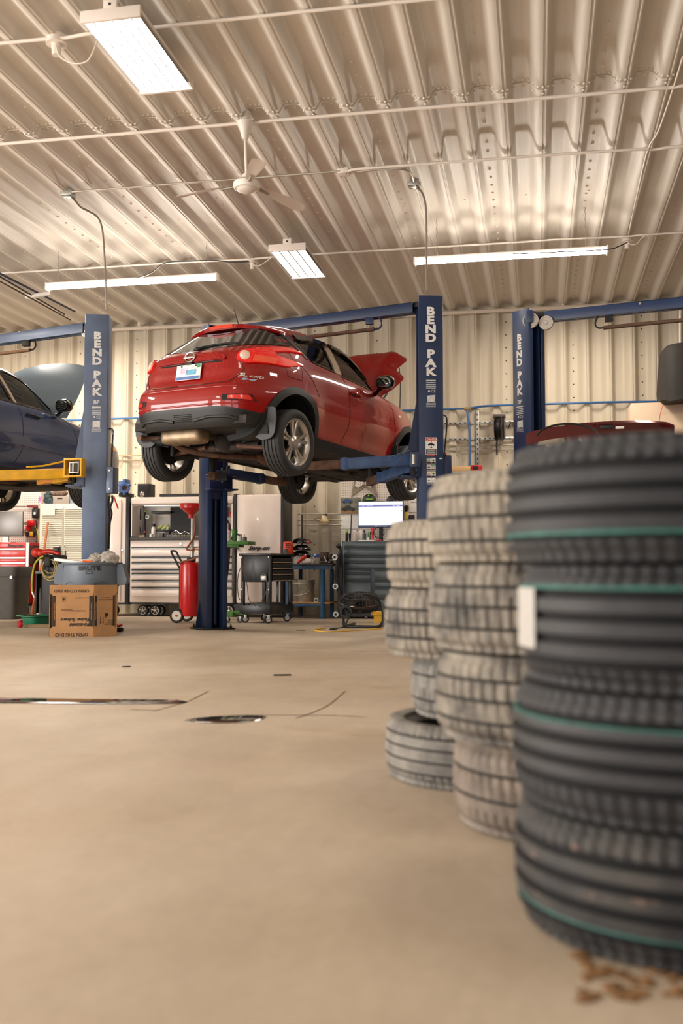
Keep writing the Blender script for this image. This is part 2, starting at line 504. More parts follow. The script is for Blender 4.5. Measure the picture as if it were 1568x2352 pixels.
troffer('ceiling_light', 'large glowing multi-tube ceiling light at the upper left of the picture', [(193, 50), (326, 38), (437, 208), (317, 213)], 4.55, 6, 1)
troffer('ceiling_light', 'smaller glowing four-tube ceiling light hanging beyond the ceiling fan', [(624, 580), (702, 570), (743, 637), (668, 639)], 4.42, 4, 1)
def strip(name, label, a, b, za, cord, hang):
    A = at_z(*a, za); dA = (A-CAM).dot(FW)
    # the strip runs along the wall direction: same Y at both ends
    B = at_Y(*b, A.y); B.z = za
    t = Thing(name, label, 'strip light', (A+B)/2)
    L_ = (B.x-A.x); cx = (A.x+B.x)/2; y = A.y
    mb = MB(M_LAMPW); mb.bb((A.x, y-.017, za+.034), (B.x, y+.017, za+.062), .004); mb.m(M_REFL).bb((A.x+.01, y+.060, za-.010), (B.x-.01, y+.066, za+.040))  # wall-side wing plate added to cut off the light thrown on the ceiling
    t.part('housing', mb)
    mb = MB(M_TUBEF)
    mb.cyl((A.x+.012, y, za), (B.x-.012, y, za), .028, n=14)
    t.part('diffuser', mb)
    for xx in (A.x, B.x):
        mb = MB(M_LAMPW); mb.box((xx, y+.015, za+.012), (.02, .10, .10), bev=.006); t.part('end_cap', mb)
    for fx in hang:
        xx = A.x+L_*fx; mb = MB(M_STEEL); zt = ceil_z(y)-.02
        mb.tube([(xx+.005*(-1)**k, y, za+.075+(zt-za-.075)*k/10) for k in range(11)], .0045, 5)
        t.part('hanging_chain', mb)
    mb = MB(M_BLACK)
    mb.tube(smoothpath([at_Y(p[0], p[1], y-(.0 if i == 0 else .12)) for i, p in enumerate(cord)], 5), .007, 6)
    t.part('power_cord', mb)
    return t
strip('strip_light', 'glowing tube light hanging above the left lift post', (107, 661), (498, 637), 4.28,
      [(310, 640), (345, 628), (380, 604), (440, 600), (490, 598), (530, 602), (572, 601)], (.07, .94))
strip('strip_light', 'glowing tube light hanging above the red car and middle lift post', (952, 603), (1395, 582), 4.28,
      [(1170, 586), (1178, 582), (1190, 583), (1300, 578), (1395, 573), (1420, 566), (1441, 556)], (.12, .89))
# conduits across the ceiling: each is one pipe
M_COND = mat('white_conduit', (236, 226, 214), .4)
M_EMT = mat('steel_conduit', (190, 184, 172), .32, .6)
def cond_pts(pix, lift=.0):
    q = []
    for (x, y) in pix:
        z = 4.78
        for _ in range(4):
            p = at_z(x, y, z); z = ceil_z(p.y)-.106-lift
        q.append(at_z(x, y, z))
    # pipes run straight along the wall direction apart from their bends
    return q
def conduit(label, pix, r, m=None, lift=0.0, ends=''):
    q = cond_pts(pix, lift)
    Y = sum(p.y for p in q)/len(q)
    q = [V((p.x, p.y*.5+Y*.5 if abs(p.y-Y) < .25 else p.y, p.z)) for p in q]
    qs = smoothpath(q, 5)
    if 'l' in ends: qs = [V((XL+.2, qs[0].y, qs[0].z))]+qs
    if 'r' in ends: qs = qs+[V((XR-.2, qs[-1].y, qs[-1].z))]
    mb = MB(m or M_COND); mb.tube(qs, r, 10)
    t = Thing('conduit', label, 'conduit', (q[0].x, q[0].y, q[0].z))
    t.part('pipe', mb)
    return t, q
conduit('nearest white ceiling conduit, passing behind the large upper left light', [(-60, 101), (0, 97), (60, 92), (112, 88), (150, 88), (205, 75), (300, 70), (400, 57), (600, 38), (760, 22), (1000, 1), (1100, -10)], .014, ends='lr')
conduit('white ceiling conduit the fan hangs from', [(-60, 334), (0, 328), (300, 304), (540, 282), (590, 281), (640, 274), (1000, 246), (1300, 223), (1500, 207), (1535, 206), (1568, 198), (1640, 190)], .016, ends='lr')
conduit('white ceiling conduit ending at the square white box right of the fan', [(800, 391), (830, 384), (1000, 372), (1300, 352), (1460, 344), (1500, 347), (1530, 341), (1568, 338), (1640, 333)], .014, ends='r')
conduit('thin bare steel conduit behind the fan between the grey and white boxes', [(165, 441), (400, 421), (540, 412), (640, 404), (780, 394)], .011, M_EMT)
conduit('thin cream conduit above the left strip light', [(-60, 630), (0, 627), (200, 616), (400, 604), (560, 598), (600, 594), (660, 588), (720, 583)], .0125, ends='l')
conduit('thin cream conduit above the right strip light', [(715, 583), (800, 578), (950, 570), (1180, 557), (1290, 549), (1430, 546), (1470, 541), (1568, 535), (1640, 530)], .0125, ends='r')
conduit('cream cable run down the ceiling at the far right', [(1568, 130), (1545, 205), (1512, 300), (1487, 345), (1462, 450), (1444, 535)], .009)
def jbox(label, px, py, size, m, kind='junction box', hang=False):
    z = 4.78
    for _ in range(4):
        p = at_z(px, py, z); z = ceil_z(p.y)-.09
    p = at_z(px, py, z)
    t = Thing('junction_box', label, kind, p, group=None)
    mb = MB(m)
    if hang:
        mb.cyl(p+V((0, 0, .03)), p+V((0, 0, -.035)), size*.62, n=20)
        t.part('box', mb)
        mb = MB(m); mb.cyl(p+V((0, 0, -.035)), p+V((0, 0, -.12)), size*.30, size*.26, n=16); t.part('plug', mb)
    else:
        mb.box(p, (size, size, size*.62), bev=.006); t.part('box', mb)
        mb = MB(M_EMT)
        for s in (-1, 1): mb.cyl(p+V((s*size*.5, 0, 0)), p+V((s*size*.62, 0, 0)), .016, n=10)
        t.part('fitting', mb)
        mb = MB(M_DARK)
        for s in (-1, 1): mb.ell(p+V((s*size*.3, -s*size*.3, -size*.31)), .006, n=8, k=5)
        t.part('cover_screw', mb)
    return p
jbox('round white outlet box beside the large upper left light', 130, 92, .13, M_COND, hang=True)
jbox('round white outlet box left of the small four-tube light', 580, 598, .11, M_COND, hang=True)
jbox('round white outlet box right of the right strip light', 1440, 549, .11, M_COND, hang=True)
J1 = jbox('grey steel junction box at the left end of the steel conduit', 157, 444, .125, M_STEEL)
jbox('square white junction box on the ceiling right of the fan', 789, 394, .115, M_COND)
J2 = jbox('grey steel junction box above the middle lift post', 950, 422, .115, M_STEEL)
def cordlet(label, pix, z0, dz, r=.006, m=None, name='loose_cable'):
    q = []
    z = 4.7
    for (x, y) in pix:
        q.append(at_z(x, y, z0))
    Y = q[0].y
    q = [at_Y(x, y, Y) for (x, y) in pix]
    mb = MB(m or M_COND); mb.tube(smoothpath(q, 6), r, 6)
    return single(name, mb, label, 'cord')
cordlet('thin cream cord looping from outlet box to the large upper left light', [(129, 104), (134, 125), (150, 139), (175, 146), (200, 140), (215, 115), (223, 92)], 4.7, 0, .006)
cordlet('thin cream cord looping to the small four-tube light', [(582, 607), (588, 611), (598, 609), (612, 600), (625, 590)], 4.62, 0, .006)
cordlet('thin cream cord looping from the outlet box right of the right strip light', [(1441, 556), (1450, 562), (1462, 560), (1474, 546), (1490, 540)], 4.62, 0, .006)
# bent steel stub into the box above the middle post
q = cond_pts([(800, 397), (850, 391), (915, 388), (935, 392), (945, 402), (949, 416)])
mb = MB(M_EMT); mb.tube(smoothpath(q, 5), .011, 8); single('conduit', mb, 'bent steel conduit stub from the white box to the grey box above the middle post', 'conduit')
# ceiling fan
def build_fan():
    m = mat('fan_white', (236, 228, 218), .3); m2 = mat('fan_blade', (238, 226, 214), .35)
    mt = at_z(563, 278, ceil_z(8.6)-.10); z0 = mt.z
    hubp = at_Y(566, 426, mt.y); x, y = mt.x, mt.y; zh = hubp.z
    t = Thing('ceiling_fan', 'white three-blade ceiling fan hanging on a downrod from the conduit', 'ceiling fan', (x, y, zh-.05))
    mb = MB(m); mb.cyl((x, y, z0+.08), (x, y, z0+.01), .05, n=20); mb.box((x, y, z0), (.16, .06, .015), bev=.004)
    t.part('mounting_box', mb)
    mb = MB(m); mb.lathe([(0, .0), (.075, 0), (.072, -.02), (.05, -.07), (.035, -.13), (.028, -.16), (0, -.16)], (x, y, z0-.01), n=28); t.part('canopy', mb)
    mb = MB(m); mb.cyl((x, y, z0-.14), (hubp.x, y, zh+.05), .013, n=14); t.part('downrod', mb)
    hx = hubp.x
    mb = MB(m); mb.lathe([(0, .10), (.035, .10), (.05, .05), (.09, .045), (.118, .02), (.12, -.01), (.112, -.03), (.10, -.036), (.095, -.03), (.085, -.045), (.05, -.062), (0, -.066)], (hx, y, zh), n=36)
    t.part('motor', mb)
    for a in (radians(-64), radians(56), radians(176)):
        d = V((cos(a), sin(a), 0)); s = V((-sin(a), cos(a), 0)); o = V((hx, y, zh+.005))
        mb = MB(m2)
        rows = []
        for k in range(15):
            f = k/14; r = .11+f*.59
            hw = .028+.037*min(1, f*1.6); 
            if f > .86: hw *= sqrt(max(0, 1-((f-.86)/.14)**2))*.9+.1
            tw = radians(-17)*(1-.3*f); zz = .012*sin(f*pi)-.05*f
            rows.append([o+d*r+s*(q*hw*cos(tw))+V((0, 0, zz+q*hw*sin(tw)+.006*(1-q*q))) for q in (-1, -.6, -.2, .2, .6, 1)])
        g = mb.grid(rows)
        r_ = bmesh.ops.solidify(mb.bm, geom=list(mb.bm.faces), thickness=.004)
        b = t.part('blade', mb)
        mb = MB(M_STEEL); mb.tube([o+d*.08, o+d*.2+V((0, 0, -.012)), o+d*.26+V((0, 0, -.016))], .010, 6)
        t.part('blade_bracket', mb, parent=b)
    return t
build_fan()
# ================================================================ two-post lifts
M_ARMB = mat('arm_blue', (48, 78, 122), .45, 0, var=.2, vscale=9, wear=(104, 72, 52), wscale=8, wamt=.62)
M_ARMY = mat('arm_yellow', (226, 172, 22), .45, 0, var=.14, vscale=9, wear=(120, 78, 30), wscale=12, wamt=.63)
M_RUST = mat('rusty_steel', (98, 70, 54), .7, .2, var=.35, vscale=14)
M_NAVY = mat('lift_channel', (20, 34, 74), .45, 0)
M_WEARW = mat('worn_decal', (206, 208, 208), .55, var=.2, vscale=60)
M_STICK = mat('sticker_white', (236, 234, 228), .5)
M_STKR = mat('sticker_red', (206, 52, 44), .5)
M_STKB = mat('sticker_black', (26, 26, 26), .5)
M_STKG = mat('sticker_green', (96, 170, 140), .5)
M_STKY = mat('sticker_yellow', (190, 200, 70), .5)
PH = 3.68
def lift_axes(hd): return V((cos(hd), -sin(hd), 0)), V((sin(hd), cos(hd), 0))
def column(t, pos, hd, side, mcol, s=.255, gusset=True):
    """post of a two-post lift: side=+1 right-hand post, -1 left-hand post; turned 30 degrees so its open face looks back inwards"""
    A, B = lift_axes(hd)
    an = radians(30)
    op = (-A*side*cos(an) - B*sin(an)).normalized()       # the open face looks this way
    sd = (-B*cos(an) + A*side*sin(an)).normalized()        # the lettered face looks this way
    c = V(pos); h = s/2; th = .012
    mb = MB(mcol)
    def panel(ce, n, wd, z0, z1, thick=th):
        u = V((0, 0, 1)).cross(n)
        R = Matrix((u, n, V((0, 0, 1)))).transposed()
        mb.box(ce+V((0, 0, (z0+z1)/2)), (wd, thick, z1-z0), R, .003)
    panel(c+sd*h, sd, s, 0, PH); panel(c-sd*h, sd, s, 0, PH); panel(c-op*h, op, s, 0, PH)
    for q in (1, -1): panel(c+op*h+sd*q*(h-.03), op, .06, 0, PH-.10); 
    for q in (1, -1): panel(c+op*(h-.045)+sd*q*(h-.062), sd, .05, 0, PH-.12, .008)
    panel(c, V((0, 0, 1)).cross(op), .0, 0, 0) if False else None
    # top cap
    R = Matrix((sd, op, V((0, 0, 1)))).transposed()
    mb.box(c+V((0, 0, PH-.006))-op*.03, (s, s-.06, .012), R, .002)
    p = t.part('post', mb)
    mb = MB(M_NAVY); mb.box(c-op*(h-.03)+V((0, 0, PH/2)), (s*.8, .012, PH-.1), R); 
    t.part('back_channel', mb, parent=p)
    mb = MB(M_STEEL)
    mb.cyl(c+op*.02+sd*.03+V((0, 0, .05)), c+op*.02+sd*.03+V((0, 0, PH-.15)), .006, n=8)
    t.part('lift_cable', mb, parent=p)
    mb = MB(M_LIFT); mb.cyl(c-op*.02-sd*.04+V((0, 0, .05)), c-op*.02-sd*.04+V((0, 0, 2.2)), .03, n=14); t.part('hydraulic_cylinder', mb, parent=p)
    mb = MB(M_DARK)
    mb.box(c+V((0, 0, .009)), (s*1.65, s*1.5, .018), R, .003); bp = t.part('base_plate', mb)
    for a in (-1, 1):
        for b in (-1, 1):
            mb = MB(M_DARK); q = c+sd*a*s*.70+op*b*s*.55
            mb.cyl(q+V((0, 0, .018)), q+V((0, 0, .042)), .016, n=6); mb.cyl(q+V((0, 0, .042)), q+V((0, 0, .062)), .008, n=8)
            t.part('anchor_bolt', mb, parent=bp)
    if gusset:
        for q in (1, -1):
            mb = MB(mcol); o = c+sd*q*(h+.005)-op*.1
            mb.prism([(0, .018), (.06, .018), (0, .38)], c+sd*q*h-op*(h*.6)*1, sd*q, V((0, 0, 1)), .01)
            t.part('gusset', mb, parent=bp)
    return c, op, sd, p
def lettering(t, p, c, op, sd, side, z_top, h, gap, name_small=True, s=.255, m=None, wsp=.11, off=0.0, sq=1.1):
    n = sd; o = c+n*(s/2+.0085); ux = V((0, 0, 1)).cross(n)
    mb = MB(m or M_LETTER)
    z = z_top
    for ch in 'BEND PAK':
        if ch == ' ':
            t.part('lettering', mb, parent=p); mb = MB(m or M_LETTER); z -= wsp; continue
        z -= h
        mb.text(ch, o+ux*off+V((0, 0, z)), ux, (0, 0, 1), h, 0.0, bold=.055, squeeze=sq*1.06)
        z -= gap
    t.part('lettering', mb, parent=p)
    # small print below the letters
    mb = MB(M_WEARW)
    z -= .045
    if name_small == 'bp':
        mb.text('BP', o+ux*off+V((0, 0, z-.04)), ux, (0, 0, 1), .045, 0, bold=.03); z -= .08
    for k in range(5):
        mb.prism([(-.052, 0), (.052, 0), (.052, .007 if k else .012), (-.052, .007 if k else .012)], o+ux*off+V((0, 0, z)), ux, (0, 0, 1), .0006); z -= .02
    mb.text('CE', o+ux*(off+.025)+V((0, 0, z-.025)), ux, (0, 0, 1), .03, 0); mb.cyl(o+ux*(off-.02)+V((0, 0, z-.01)), o+ux*(off-.02)+n*.001+V((0, 0, z-.01)), .012, n=12)
    z -= .06
    mb.prism([(-.04, 0), (.045, .01), (.045, -.075), (.0, -.068), (-.04, -.075)], o+ux*off+V((0, 0, z)), ux, (0, 0, 1), .0006)
    for k in range(4): mb.prism([(-.052, 0), (.052, 0), (.052, .004), (-.052, .004)], o+ux*off+V((0, 0, z-.085-.012*k)), ux, (0, 0, 1), .0006)
    t.part('decal', mb, parent=p)
def beam(t, a, b, mcol, zt=PH-.02, h=.115, w_=.12):
    a, b = V(a), V(b); d = (b-a).normalized(); n = V((0, 0, 1)).cross(d); R = Matrix((d, n, V((0, 0, 1)))).transposed(); L_ = (b-a).length
    mb = MB(mcol)
    mid = (a+b)/2
    mb.box(mid+V((0, 0, zt-.006)), (L_, w_, .012), R, .002)
    for q in (-1, 1): mb.box(mid+n*q*(w_/2-.005)+V((0, 0, zt-h/2)), (L_, .010, h), R, .002)
    for q in (-1, 1): mb.box(mid+n*q*(w_/2-.025)+V((0, 0, zt-h+.004)), (L_, .04, .008), R, .002)
    bm_ = t.part('overhead_beam', mb)
    return bm_, d, n
def shutoff(t, a, b, n, zt, off, mpad, par, ends=True, bracket_m=None):
    """padded overhead limit bar hanging under the beam"""
    a, b = V(a), V(b)
    mb = MB(mpad); mb.tube([a+V((0, 0, zt-off)), b+V((0, 0, zt-off))], .022, 10)
    t.part('limit_bar', mb)
    mb = MB(bracket_m or M_DARK); d = (b-a).normalized()
    mb.tube(smoothpath([b+V((0, 0, zt-off)), b+d*.06+V((0, 0, zt-off+.005)), b+d*.09+V((0, 0, zt-off+.06)), b+d*.04+V((0, 0, zt-off+.17)), b+d*.02+V((0, 0, zt-.10))], 4), .010, 6)
    mb.box(b-d*.06+V((0, 0, zt-.15)), (.09, .05, .08), None, .004)
    t.part('switch_bracket', mb)
def pulley(t, c, ax, r=.085, w_=.035):
    mb = MB(mat('pulley_steel', (188, 182, 172), .35, .5)); c = V(c); ax = V(ax)
    mb.lathe([(0, -w_/2), (r*.3, -w_/2), (r*.35, -w_/2+.006), (r*.8, -w_/2+.006), (r*.85, -w_/2), (r, -w_/2), (r*.9, 0), (r, w_/2), (0, w_/2)], c, ax, 28)
    p = t.part('pulley', mb)
    mb = MB(M_STEEL); mb.cyl(c-ax*(w_/2+.012), c+ax*(w_/2+.012), .014, n=12); t.part('pulley_pin', mb, parent=p)
def arm(t, piv, end, sec=.10, hgt=.115, tel=.35, m1=None, m2=None, pad=True, ptop=None):
    piv, end = V(piv), V(end); d = (end-piv); L_ = d.length; d.normalize(); n = V((0, 0, 1)).cross(d).normalized(); u = d.cross(n)
    R = Matrix((d, n, u)).transposed()
    mb = MB(m1 or M_ARMB); L1 = L_*(1-tel)
    mb.box(piv+d*L1/2, (L1, sec, hgt), R, .008)
    mb.box(piv+d*(L1-.05), (.05, sec*1.10, hgt*1.12), R, .005)
    a = t.part('arm', mb)
    mb = MB(m2 or M_RUST); mb.box(piv+d*(L1+L_)/2, (L_-L1+.1, sec*.78, hgt*.78), R, .006)
    t.part('arm_extension', mb, parent=a)
    if pad:
        mb = MB(M_DARK); pt_ = .085 if ptop is None else ptop-end.z; mb.cyl(end+V((0, 0, -.05)), end+V((0, 0, pt_-.025)), .035, n=18); mb.cyl(end+V((0, 0, pt_-.025)), end+V((0, 0, pt_)), .06, n=18)
        t.part('lift_pad', mb, parent=a)
    mb = MB(M_DARK); mb.cyl(piv-u*(hgt*.75), piv+u*(hgt*.8), .025, n=14); t.part('pivot_pin', mb, parent=a)
    return a
# ---------------------------------------------------------------- middle lift (under the red car)
HDC = radians(17.4)
PR = at_d(988, 1304, 10.75); PR.z = 0
PL = at_d(487.5, 1445, 11.98); PL.z = 0
A_, B_ = lift_axes(HDC)
LM = Thing('vehicle_lift', 'blue two-post lift holding up the red car in the middle', 'vehicle lift', ((PR+PL)/2)[:2]+(0,), -HDC)
cR, opR, sdR, pR = column(LM, PR, HDC, 1, M_LIFT)
cL, opL, sdL, pL = column(LM, PL, HDC, -1, M_LIFT)
lettering(LM, pR, cR, opR, sdR, 1, 3.55, .082, .016, wsp=.075, off=.0, sq=1.22)
bmM, bd, bn = beam(LM, cL+(cR-cL).normalized()*.17, cR-(cR-cL).normalized()*.17, M_LIFT, PH-.03)
mb = MB(M_DARK)
for e, s_ in ((cL, 1), (cR, -1)):
    o = e+bd*s_*.15
    mb.box(o+V((0, 0, PH-.05)), (.16, .05, .06), Matrix((bd, bn, V((0, 0, 1)))).transposed(), .004)
LM.part('beam_connector', mb, parent=bmM)
shutoff(LM, cL+bd*.6-bn*.05, cL+bd*2.18-bn*.05, bn, PH-.03, .25, M_RUST, bmM, bracket_m=M_LIFT)
pulley(LM, cL+opL*.10+V((0, 0, PH-.16)), bn, .075)
# carriages and arms
def carriage(t, c, op, sd, z, m, hgt=.42):
    R = Matrix((sd, op, V((0, 0, 1)))).transposed()
    mb = MB(m)
    mb.box(c+op*.04+V((0, 0, z+hgt*.2)), (.15, .14, hgt*1.3), R, .006)
    mb.box(c+op*.17+V((0, 0, z)), (.30, .12, .20), R, .008)
    k = t.part('carriage', mb)
    for q in (-1, 1):
        mb = MB(m); o = c+op*.24+sd*q*.10
        for dz in (-.085, .085): mb.box(o+V((0, 0, z+dz)), (.16, .17, .018), R, .004)
        t.part('arm_bracket', mb, parent=k)
    return k
zc = 1.80
carriage(LM, cR, opR, sdR, zc, M_LIFT)
carriage(LM, cL, opL, sdL, zc-.05, M_NAVY)
def ground(p, z): return V((p.x, p.y, z))
def red_pt(x, y, z, hd=.3419, pt=-.0318, ro=.0089):
    f = V((sin(hd)*cos(pt), cos(hd)*cos(pt), sin(pt))); r = V((cos(hd), -sin(hd), 0)); u = r.cross(f); r, u = r*cos(ro)-u*sin(ro), u*cos(ro)+r*sin(ro)
    return V((-2.734, 11.0427, 1.6999))+f*(x-2)+r*y+u*z
M_ARMD = mat('arm_dark_blue', (34, 48, 84), .5, wear=(90, 72, 60), wscale=10, wamt=.6)
for pv, (x, y), tel, m1, za in ((at_d(953, 1056, 10.45), (1.28, .66), .30, M_ARMB, 1.80), (at_d(948, 1072, 10.55), (2.70, .62), .25, M_ARMB, 1.745), (at_d(512, 1092, 11.75), (1.30, -.62), .3, M_ARMD, 1.76), (at_d(522, 1087, 12.0), (2.70, -.62), .35, M_ARMD, 1.79)):
    e = red_pt(x, y, .27); arm(LM, pv, V((e.x, e.y, za)), tel=tel, m1=m1, ptop=e.z+.002)
# square socket end at the carriage and the slanted brace on the post
mb = MB(M_LIFT); o = at_d(952, 1056, 10.38)
mb.box(o, (.10, .08, .16), None, .01); LM.part('arm_knuckle', mb)
mb = MB(M_STEEL); mb.cyl(o+V((-.005, -.05, -.05)), o+V((-.005, -.05, .05)), .02, n=12); LM.part('spring', mb)
mb = MB(M_ARMB); mb.tube([at_d(940, 1035, 10.4), at_d(918, 1042, 10.3), at_d(893, 1052, 10.2)], .008, 6); LM.part('release_rod', mb)
mb = MB(M_LIFT); q = cR+opR*.135; 
mb.prism([(0, 0), (.13, 0), (.02, .62), (0, .62)], ground(cR+opR*.13+sdR*.02, zc+.1), opR, (0, 0, 1), .012); LM.part('door_guard', mb)
# stickers on the lettered face
o = cR+sdR*(.1275+.009); ux = V((0, 0, 1)).cross(sdR)
def stick(t, par, o, ux, x, z, w_, h, m, n, extra=None, name='warning_sticker', lab=None):
    mb = MB(m); mb.prism([(x-w_/2, z), (x+w_/2, z), (x+w_/2, z+h), (x-w_/2, z+h)], o, ux, (0, 0, 1), .0008)
    if extra: extra(mb)
    t.part(name, mb, parent=par, label=lab)
zA = at_d(990, 1042, 10.6).z
def ex1(mb):
    mb.m(M_STKR); mb.prism([(-.058, zA+.148), (.058, zA+.148), (.058, zA+.180), (-.058, zA+.180)], o, ux, (0, 0, 1), .0012)
    mb.m(M_STICK); mb.text('DANGER', o+ux*.01+V((0, 0, zA+.154)), ux, (0, 0, 1), .02, .0018, bold=.02)
    mb.m(M_STKB); mb.prism([(-.055, zA+.004), (.055, zA+.004), (.055, zA+.056), (-.055, zA+.056)], o, ux, (0, 0, 1), .0012)
    for (x, z, w_, h) in ((-.035, .10, .07, .014), (-.02, .112, .04, .012), (-.004, .075, .008, .07), (-.030, .092, .012, .010), (.018, .092, .012, .010), (-.012, .07, .024, .006)):
        mb.prism([(x, zA+z), (x+w_, zA+z), (x+w_, zA+z+h), (x, zA+z+h)], o, ux, (0, 0, 1), .0012)
    mb.m(M_STICK)
    for k in range(4): mb.prism([(-.045, zA+.012+.011*k), (.045, zA+.012+.011*k), (.045, zA+.016+.011*k), (-.045, zA+.016+.011*k)], o, ux, (0, 0, 1), .0018)
stick(LM, pR, o, ux, 0, zA, .122, .185, M_STICK, 0, ex1, lab='white danger sticker with red header on the right post')
stick(LM, pR, o, ux, -.003, zA-.020, .075, .017, M_STKR, 0, lab='small red strip sticker')
zB = zA-.03
pal = [M_STKG, M_STICK, M_STICK, M_STKG, M_STICK, M_STKY, M_STICK, M_STICK]
for r in range(4):
    for cidx in range(2):
        zz = zB-.072*(r+1); xx = -.026+.049*cidx
        def ex(mb, zz=zz, xx=xx, r=r, cidx=cidx):
            mb.m(M_STKB)
            mb.prism([(xx-.021, zz+.004), (xx+.021, zz+.004), (xx+.021, zz+.018), (xx-.021, zz+.018)], o, ux, (0, 0, 1), .0012)
            if (r+cidx) % 2:
                mb.prism([(xx-.003, zz+.022), (xx+.003, zz+.022), (xx+.003, zz+.05), (xx-.003, zz+.05)], o, ux, (0, 0, 1), .0012)
                mb.prism([(xx-.014, zz+.034), (xx+.014, zz+.034), (xx+.014, zz+.04), (xx-.014, zz+.04)], o, ux, (0, 0, 1), .0012)
            else:
                mb.m(M_STKR if r == 2 else M_STKB); mb.prism([(xx-.012, zz+.024), (xx-.004, zz+.024), (xx-.006, zz+.048), (xx-.01, zz+.048)], o, ux, (0, 0, 1), .0012)
                mb.prism([(xx+.004, zz+.024), (xx+.012, zz+.03), (xx+.008, zz+.05)], o, ux, (0, 0, 1), .0012)
            mb.m(pal[(r*2+cidx) % 8]); mb.prism([(xx-.022, zz+.054), (xx+.022, zz+.054), (xx+.022, zz+.064), (xx-.022, zz+.064)], o, ux, (0, 0, 1), .0012)
        stick(LM, pR, o, ux, xx, zz, .046, .066, M_STICK, 0, ex)
# power unit box and hose on the right of the post
mb = MB(M_LIFT); q = at_d(1026, 1085, 10.85); mb.box(q, (.085, .16, .36), rotz(-HDC+radians(30)).to_3x3(), .008); pu = LM.part('control_box', mb)
mb = MB(M_RED); mb.cyl(q+V((-.01, -.08, .18)), q+V((-.01, -.08, .205)), .014, n=12); LM.part('push_button', mb, parent=pu)
mb = MB(M_STICK); mb.box(at_d(1012, 1053, 10.62), (.03, .002, .014)); LM.part('tag', mb)
mb = MB(M_BLACK); mb.tube(smoothpath([at_d(x, y, 10.75) for x, y in [(1017, 953), (1024, 957), (1026, 970), (1024, 1000), (1021, 1030), (1018, 1062)]], 5), .008, 7); LM.part('hydraulic_hose', mb)
# controls hanging behind the left post
mb = MB(M_DARK); q = at_d(516, 1118, 12.15)
mb.tube(smoothpath([at_d(x, y, 12.1) for x, y in [(519, 1100), (519, 1112), (513, 1128), (511, 1142)]], 4), .03, 8)
LM.part('flexible_boot', mb)
# drop cable from the ceiling junction box
def drop(label, pix, d0, d1, m, r):
    n_ = len(pix); q = [at_d(x, y, d0+(d1-d0)*min(1, k/(n_-2))) for k, (x, y) in enumerate(pix)]
    mb = MB(m); mb.tube(smoothpath(q, 6), r, 8); single('flexible_conduit', mb, label, 'conduit')
dJ2 = (J2-CAM).dot(FW)
drop('grey flexible conduit dropping to the top of the middle lift post', [(957, 432), (968, 441), (976, 465), (979, 510), (979, 580), (979, 640), (980, 668)], dJ2, 10.75, M_CABLE, .011)
dJ1 = (J1-CAM).dot(FW)
drop('grey flexible conduit dropping to the top of the left lift post', [(164, 452), (175, 464), (186, 476), (205, 486), (220, 495), (230, 509), (236, 535), (240, 590), (243, 650), (245, 712)], dJ1, 11.45, M_CABLE, .011)
# ---------------------------------------------------------------- left lift (slate post, yellow arms)
HDL = radians(15)
P2 = at_d(219, 1304, 11.55); P2.z = 0
A2, B2 = lift_axes(HDL)
LL = Thing('vehicle_lift', 'slate grey two-post lift with yellow arms under the dark blue wagon', 'vehicle lift', P2, -HDL)
c2, op2, sd2, p2 = column(LL, P2, HDL, 1, M_LIFTG, .262, gusset=False)
lettering(LL, p2, c2, op2, sd2, 1, 3.47, .080, .020, 'bp', wsp=.06, off=.01, s=.262, sq=1.2, m=M_WEARW)
bml, bdl, bnl = beam(LL, c2-A2*3.1, c2-A2*.19, M_LIFTG, PH-.06)
mb = MB(M_DARK); mb.box(c2-A2*.17+V((0, 0, PH-.08)), (.2, .05, .07), rotz(-HDL).to_3x3(), .004); LL.part('beam_connector', mb, parent=bml)
shutoff(LL, c2-A2*2.9-B2*.04, c2-A2*1.02-B2*.04, bnl, PH-.06, .24, mat('limit_bar_brown', (134, 100, 70), .6), bml)
pulley(LL, c2-A2*.16-B2*.02+V((0, 0, PH-.16)), B2, .07)
carriage(LL, c2, op2, sd2, 1.76, M_LIFTG)
pvl = at_d(160, 1088, 11.3); arm(LL, pvl, at_d(-120, 1096, 11.0), sec=.11, hgt=.115, tel=.1, m1=M_ARMY)
pvl = at_d(170, 1095, 11.45); arm(LL, pvl, at_d(96, 1106, 11.75), tel=.4, m1=M_ARMY, m2=mat('arm_orange', (214, 140, 40), .5, wear=(110, 70, 40), wscale=9, wamt=.55), hgt=.10)
mb = MB(M_ARMY)
mb.tube([at_d(60, 1073, 11.15), at_d(100, 1070, 11.2), at_d(155, 1058, 11.25), at_d(182, 1057, 11.3)], .011, 6); LL.part('brace_rod', mb)
mb = MB(M_ARMY); q = at_d(172, 1075, 11.22)
for dx in (-.10, .10): mb.box(q+V((dx, 0, 0)), (.016, .12, .19), None, .004)
for dz in (-.095, .095): mb.box(q+V((0, 0, dz)), (.22, .12, .016), None, .004)
LL.part('arm_frame', mb)
mb = MB(M_STEEL); mb.box(q+V((.01, -.04, 0)), (.115, .012, .125), None, .004); mb.m(M_BLACK).box(q+V((.01, -.05, 0)), (.09, .012, .10), None, .012); LL.part('socket_tube', mb)
mb = MB(M_CHROME); mb.cyl(q+V((.01, -.06, -.045)), q+V((.01, -.06, .045)), .013, n=10); LL.part('spring', mb)
mb = MB(M_LIFTG); mb.prism([(0, 0), (.14, 0), (.02, .75), (0, .75)], ground(c2+op2*.135+sd2*.0, 1.86), op2, (0, 0, 1), .012); LL.part('door_guard', mb)
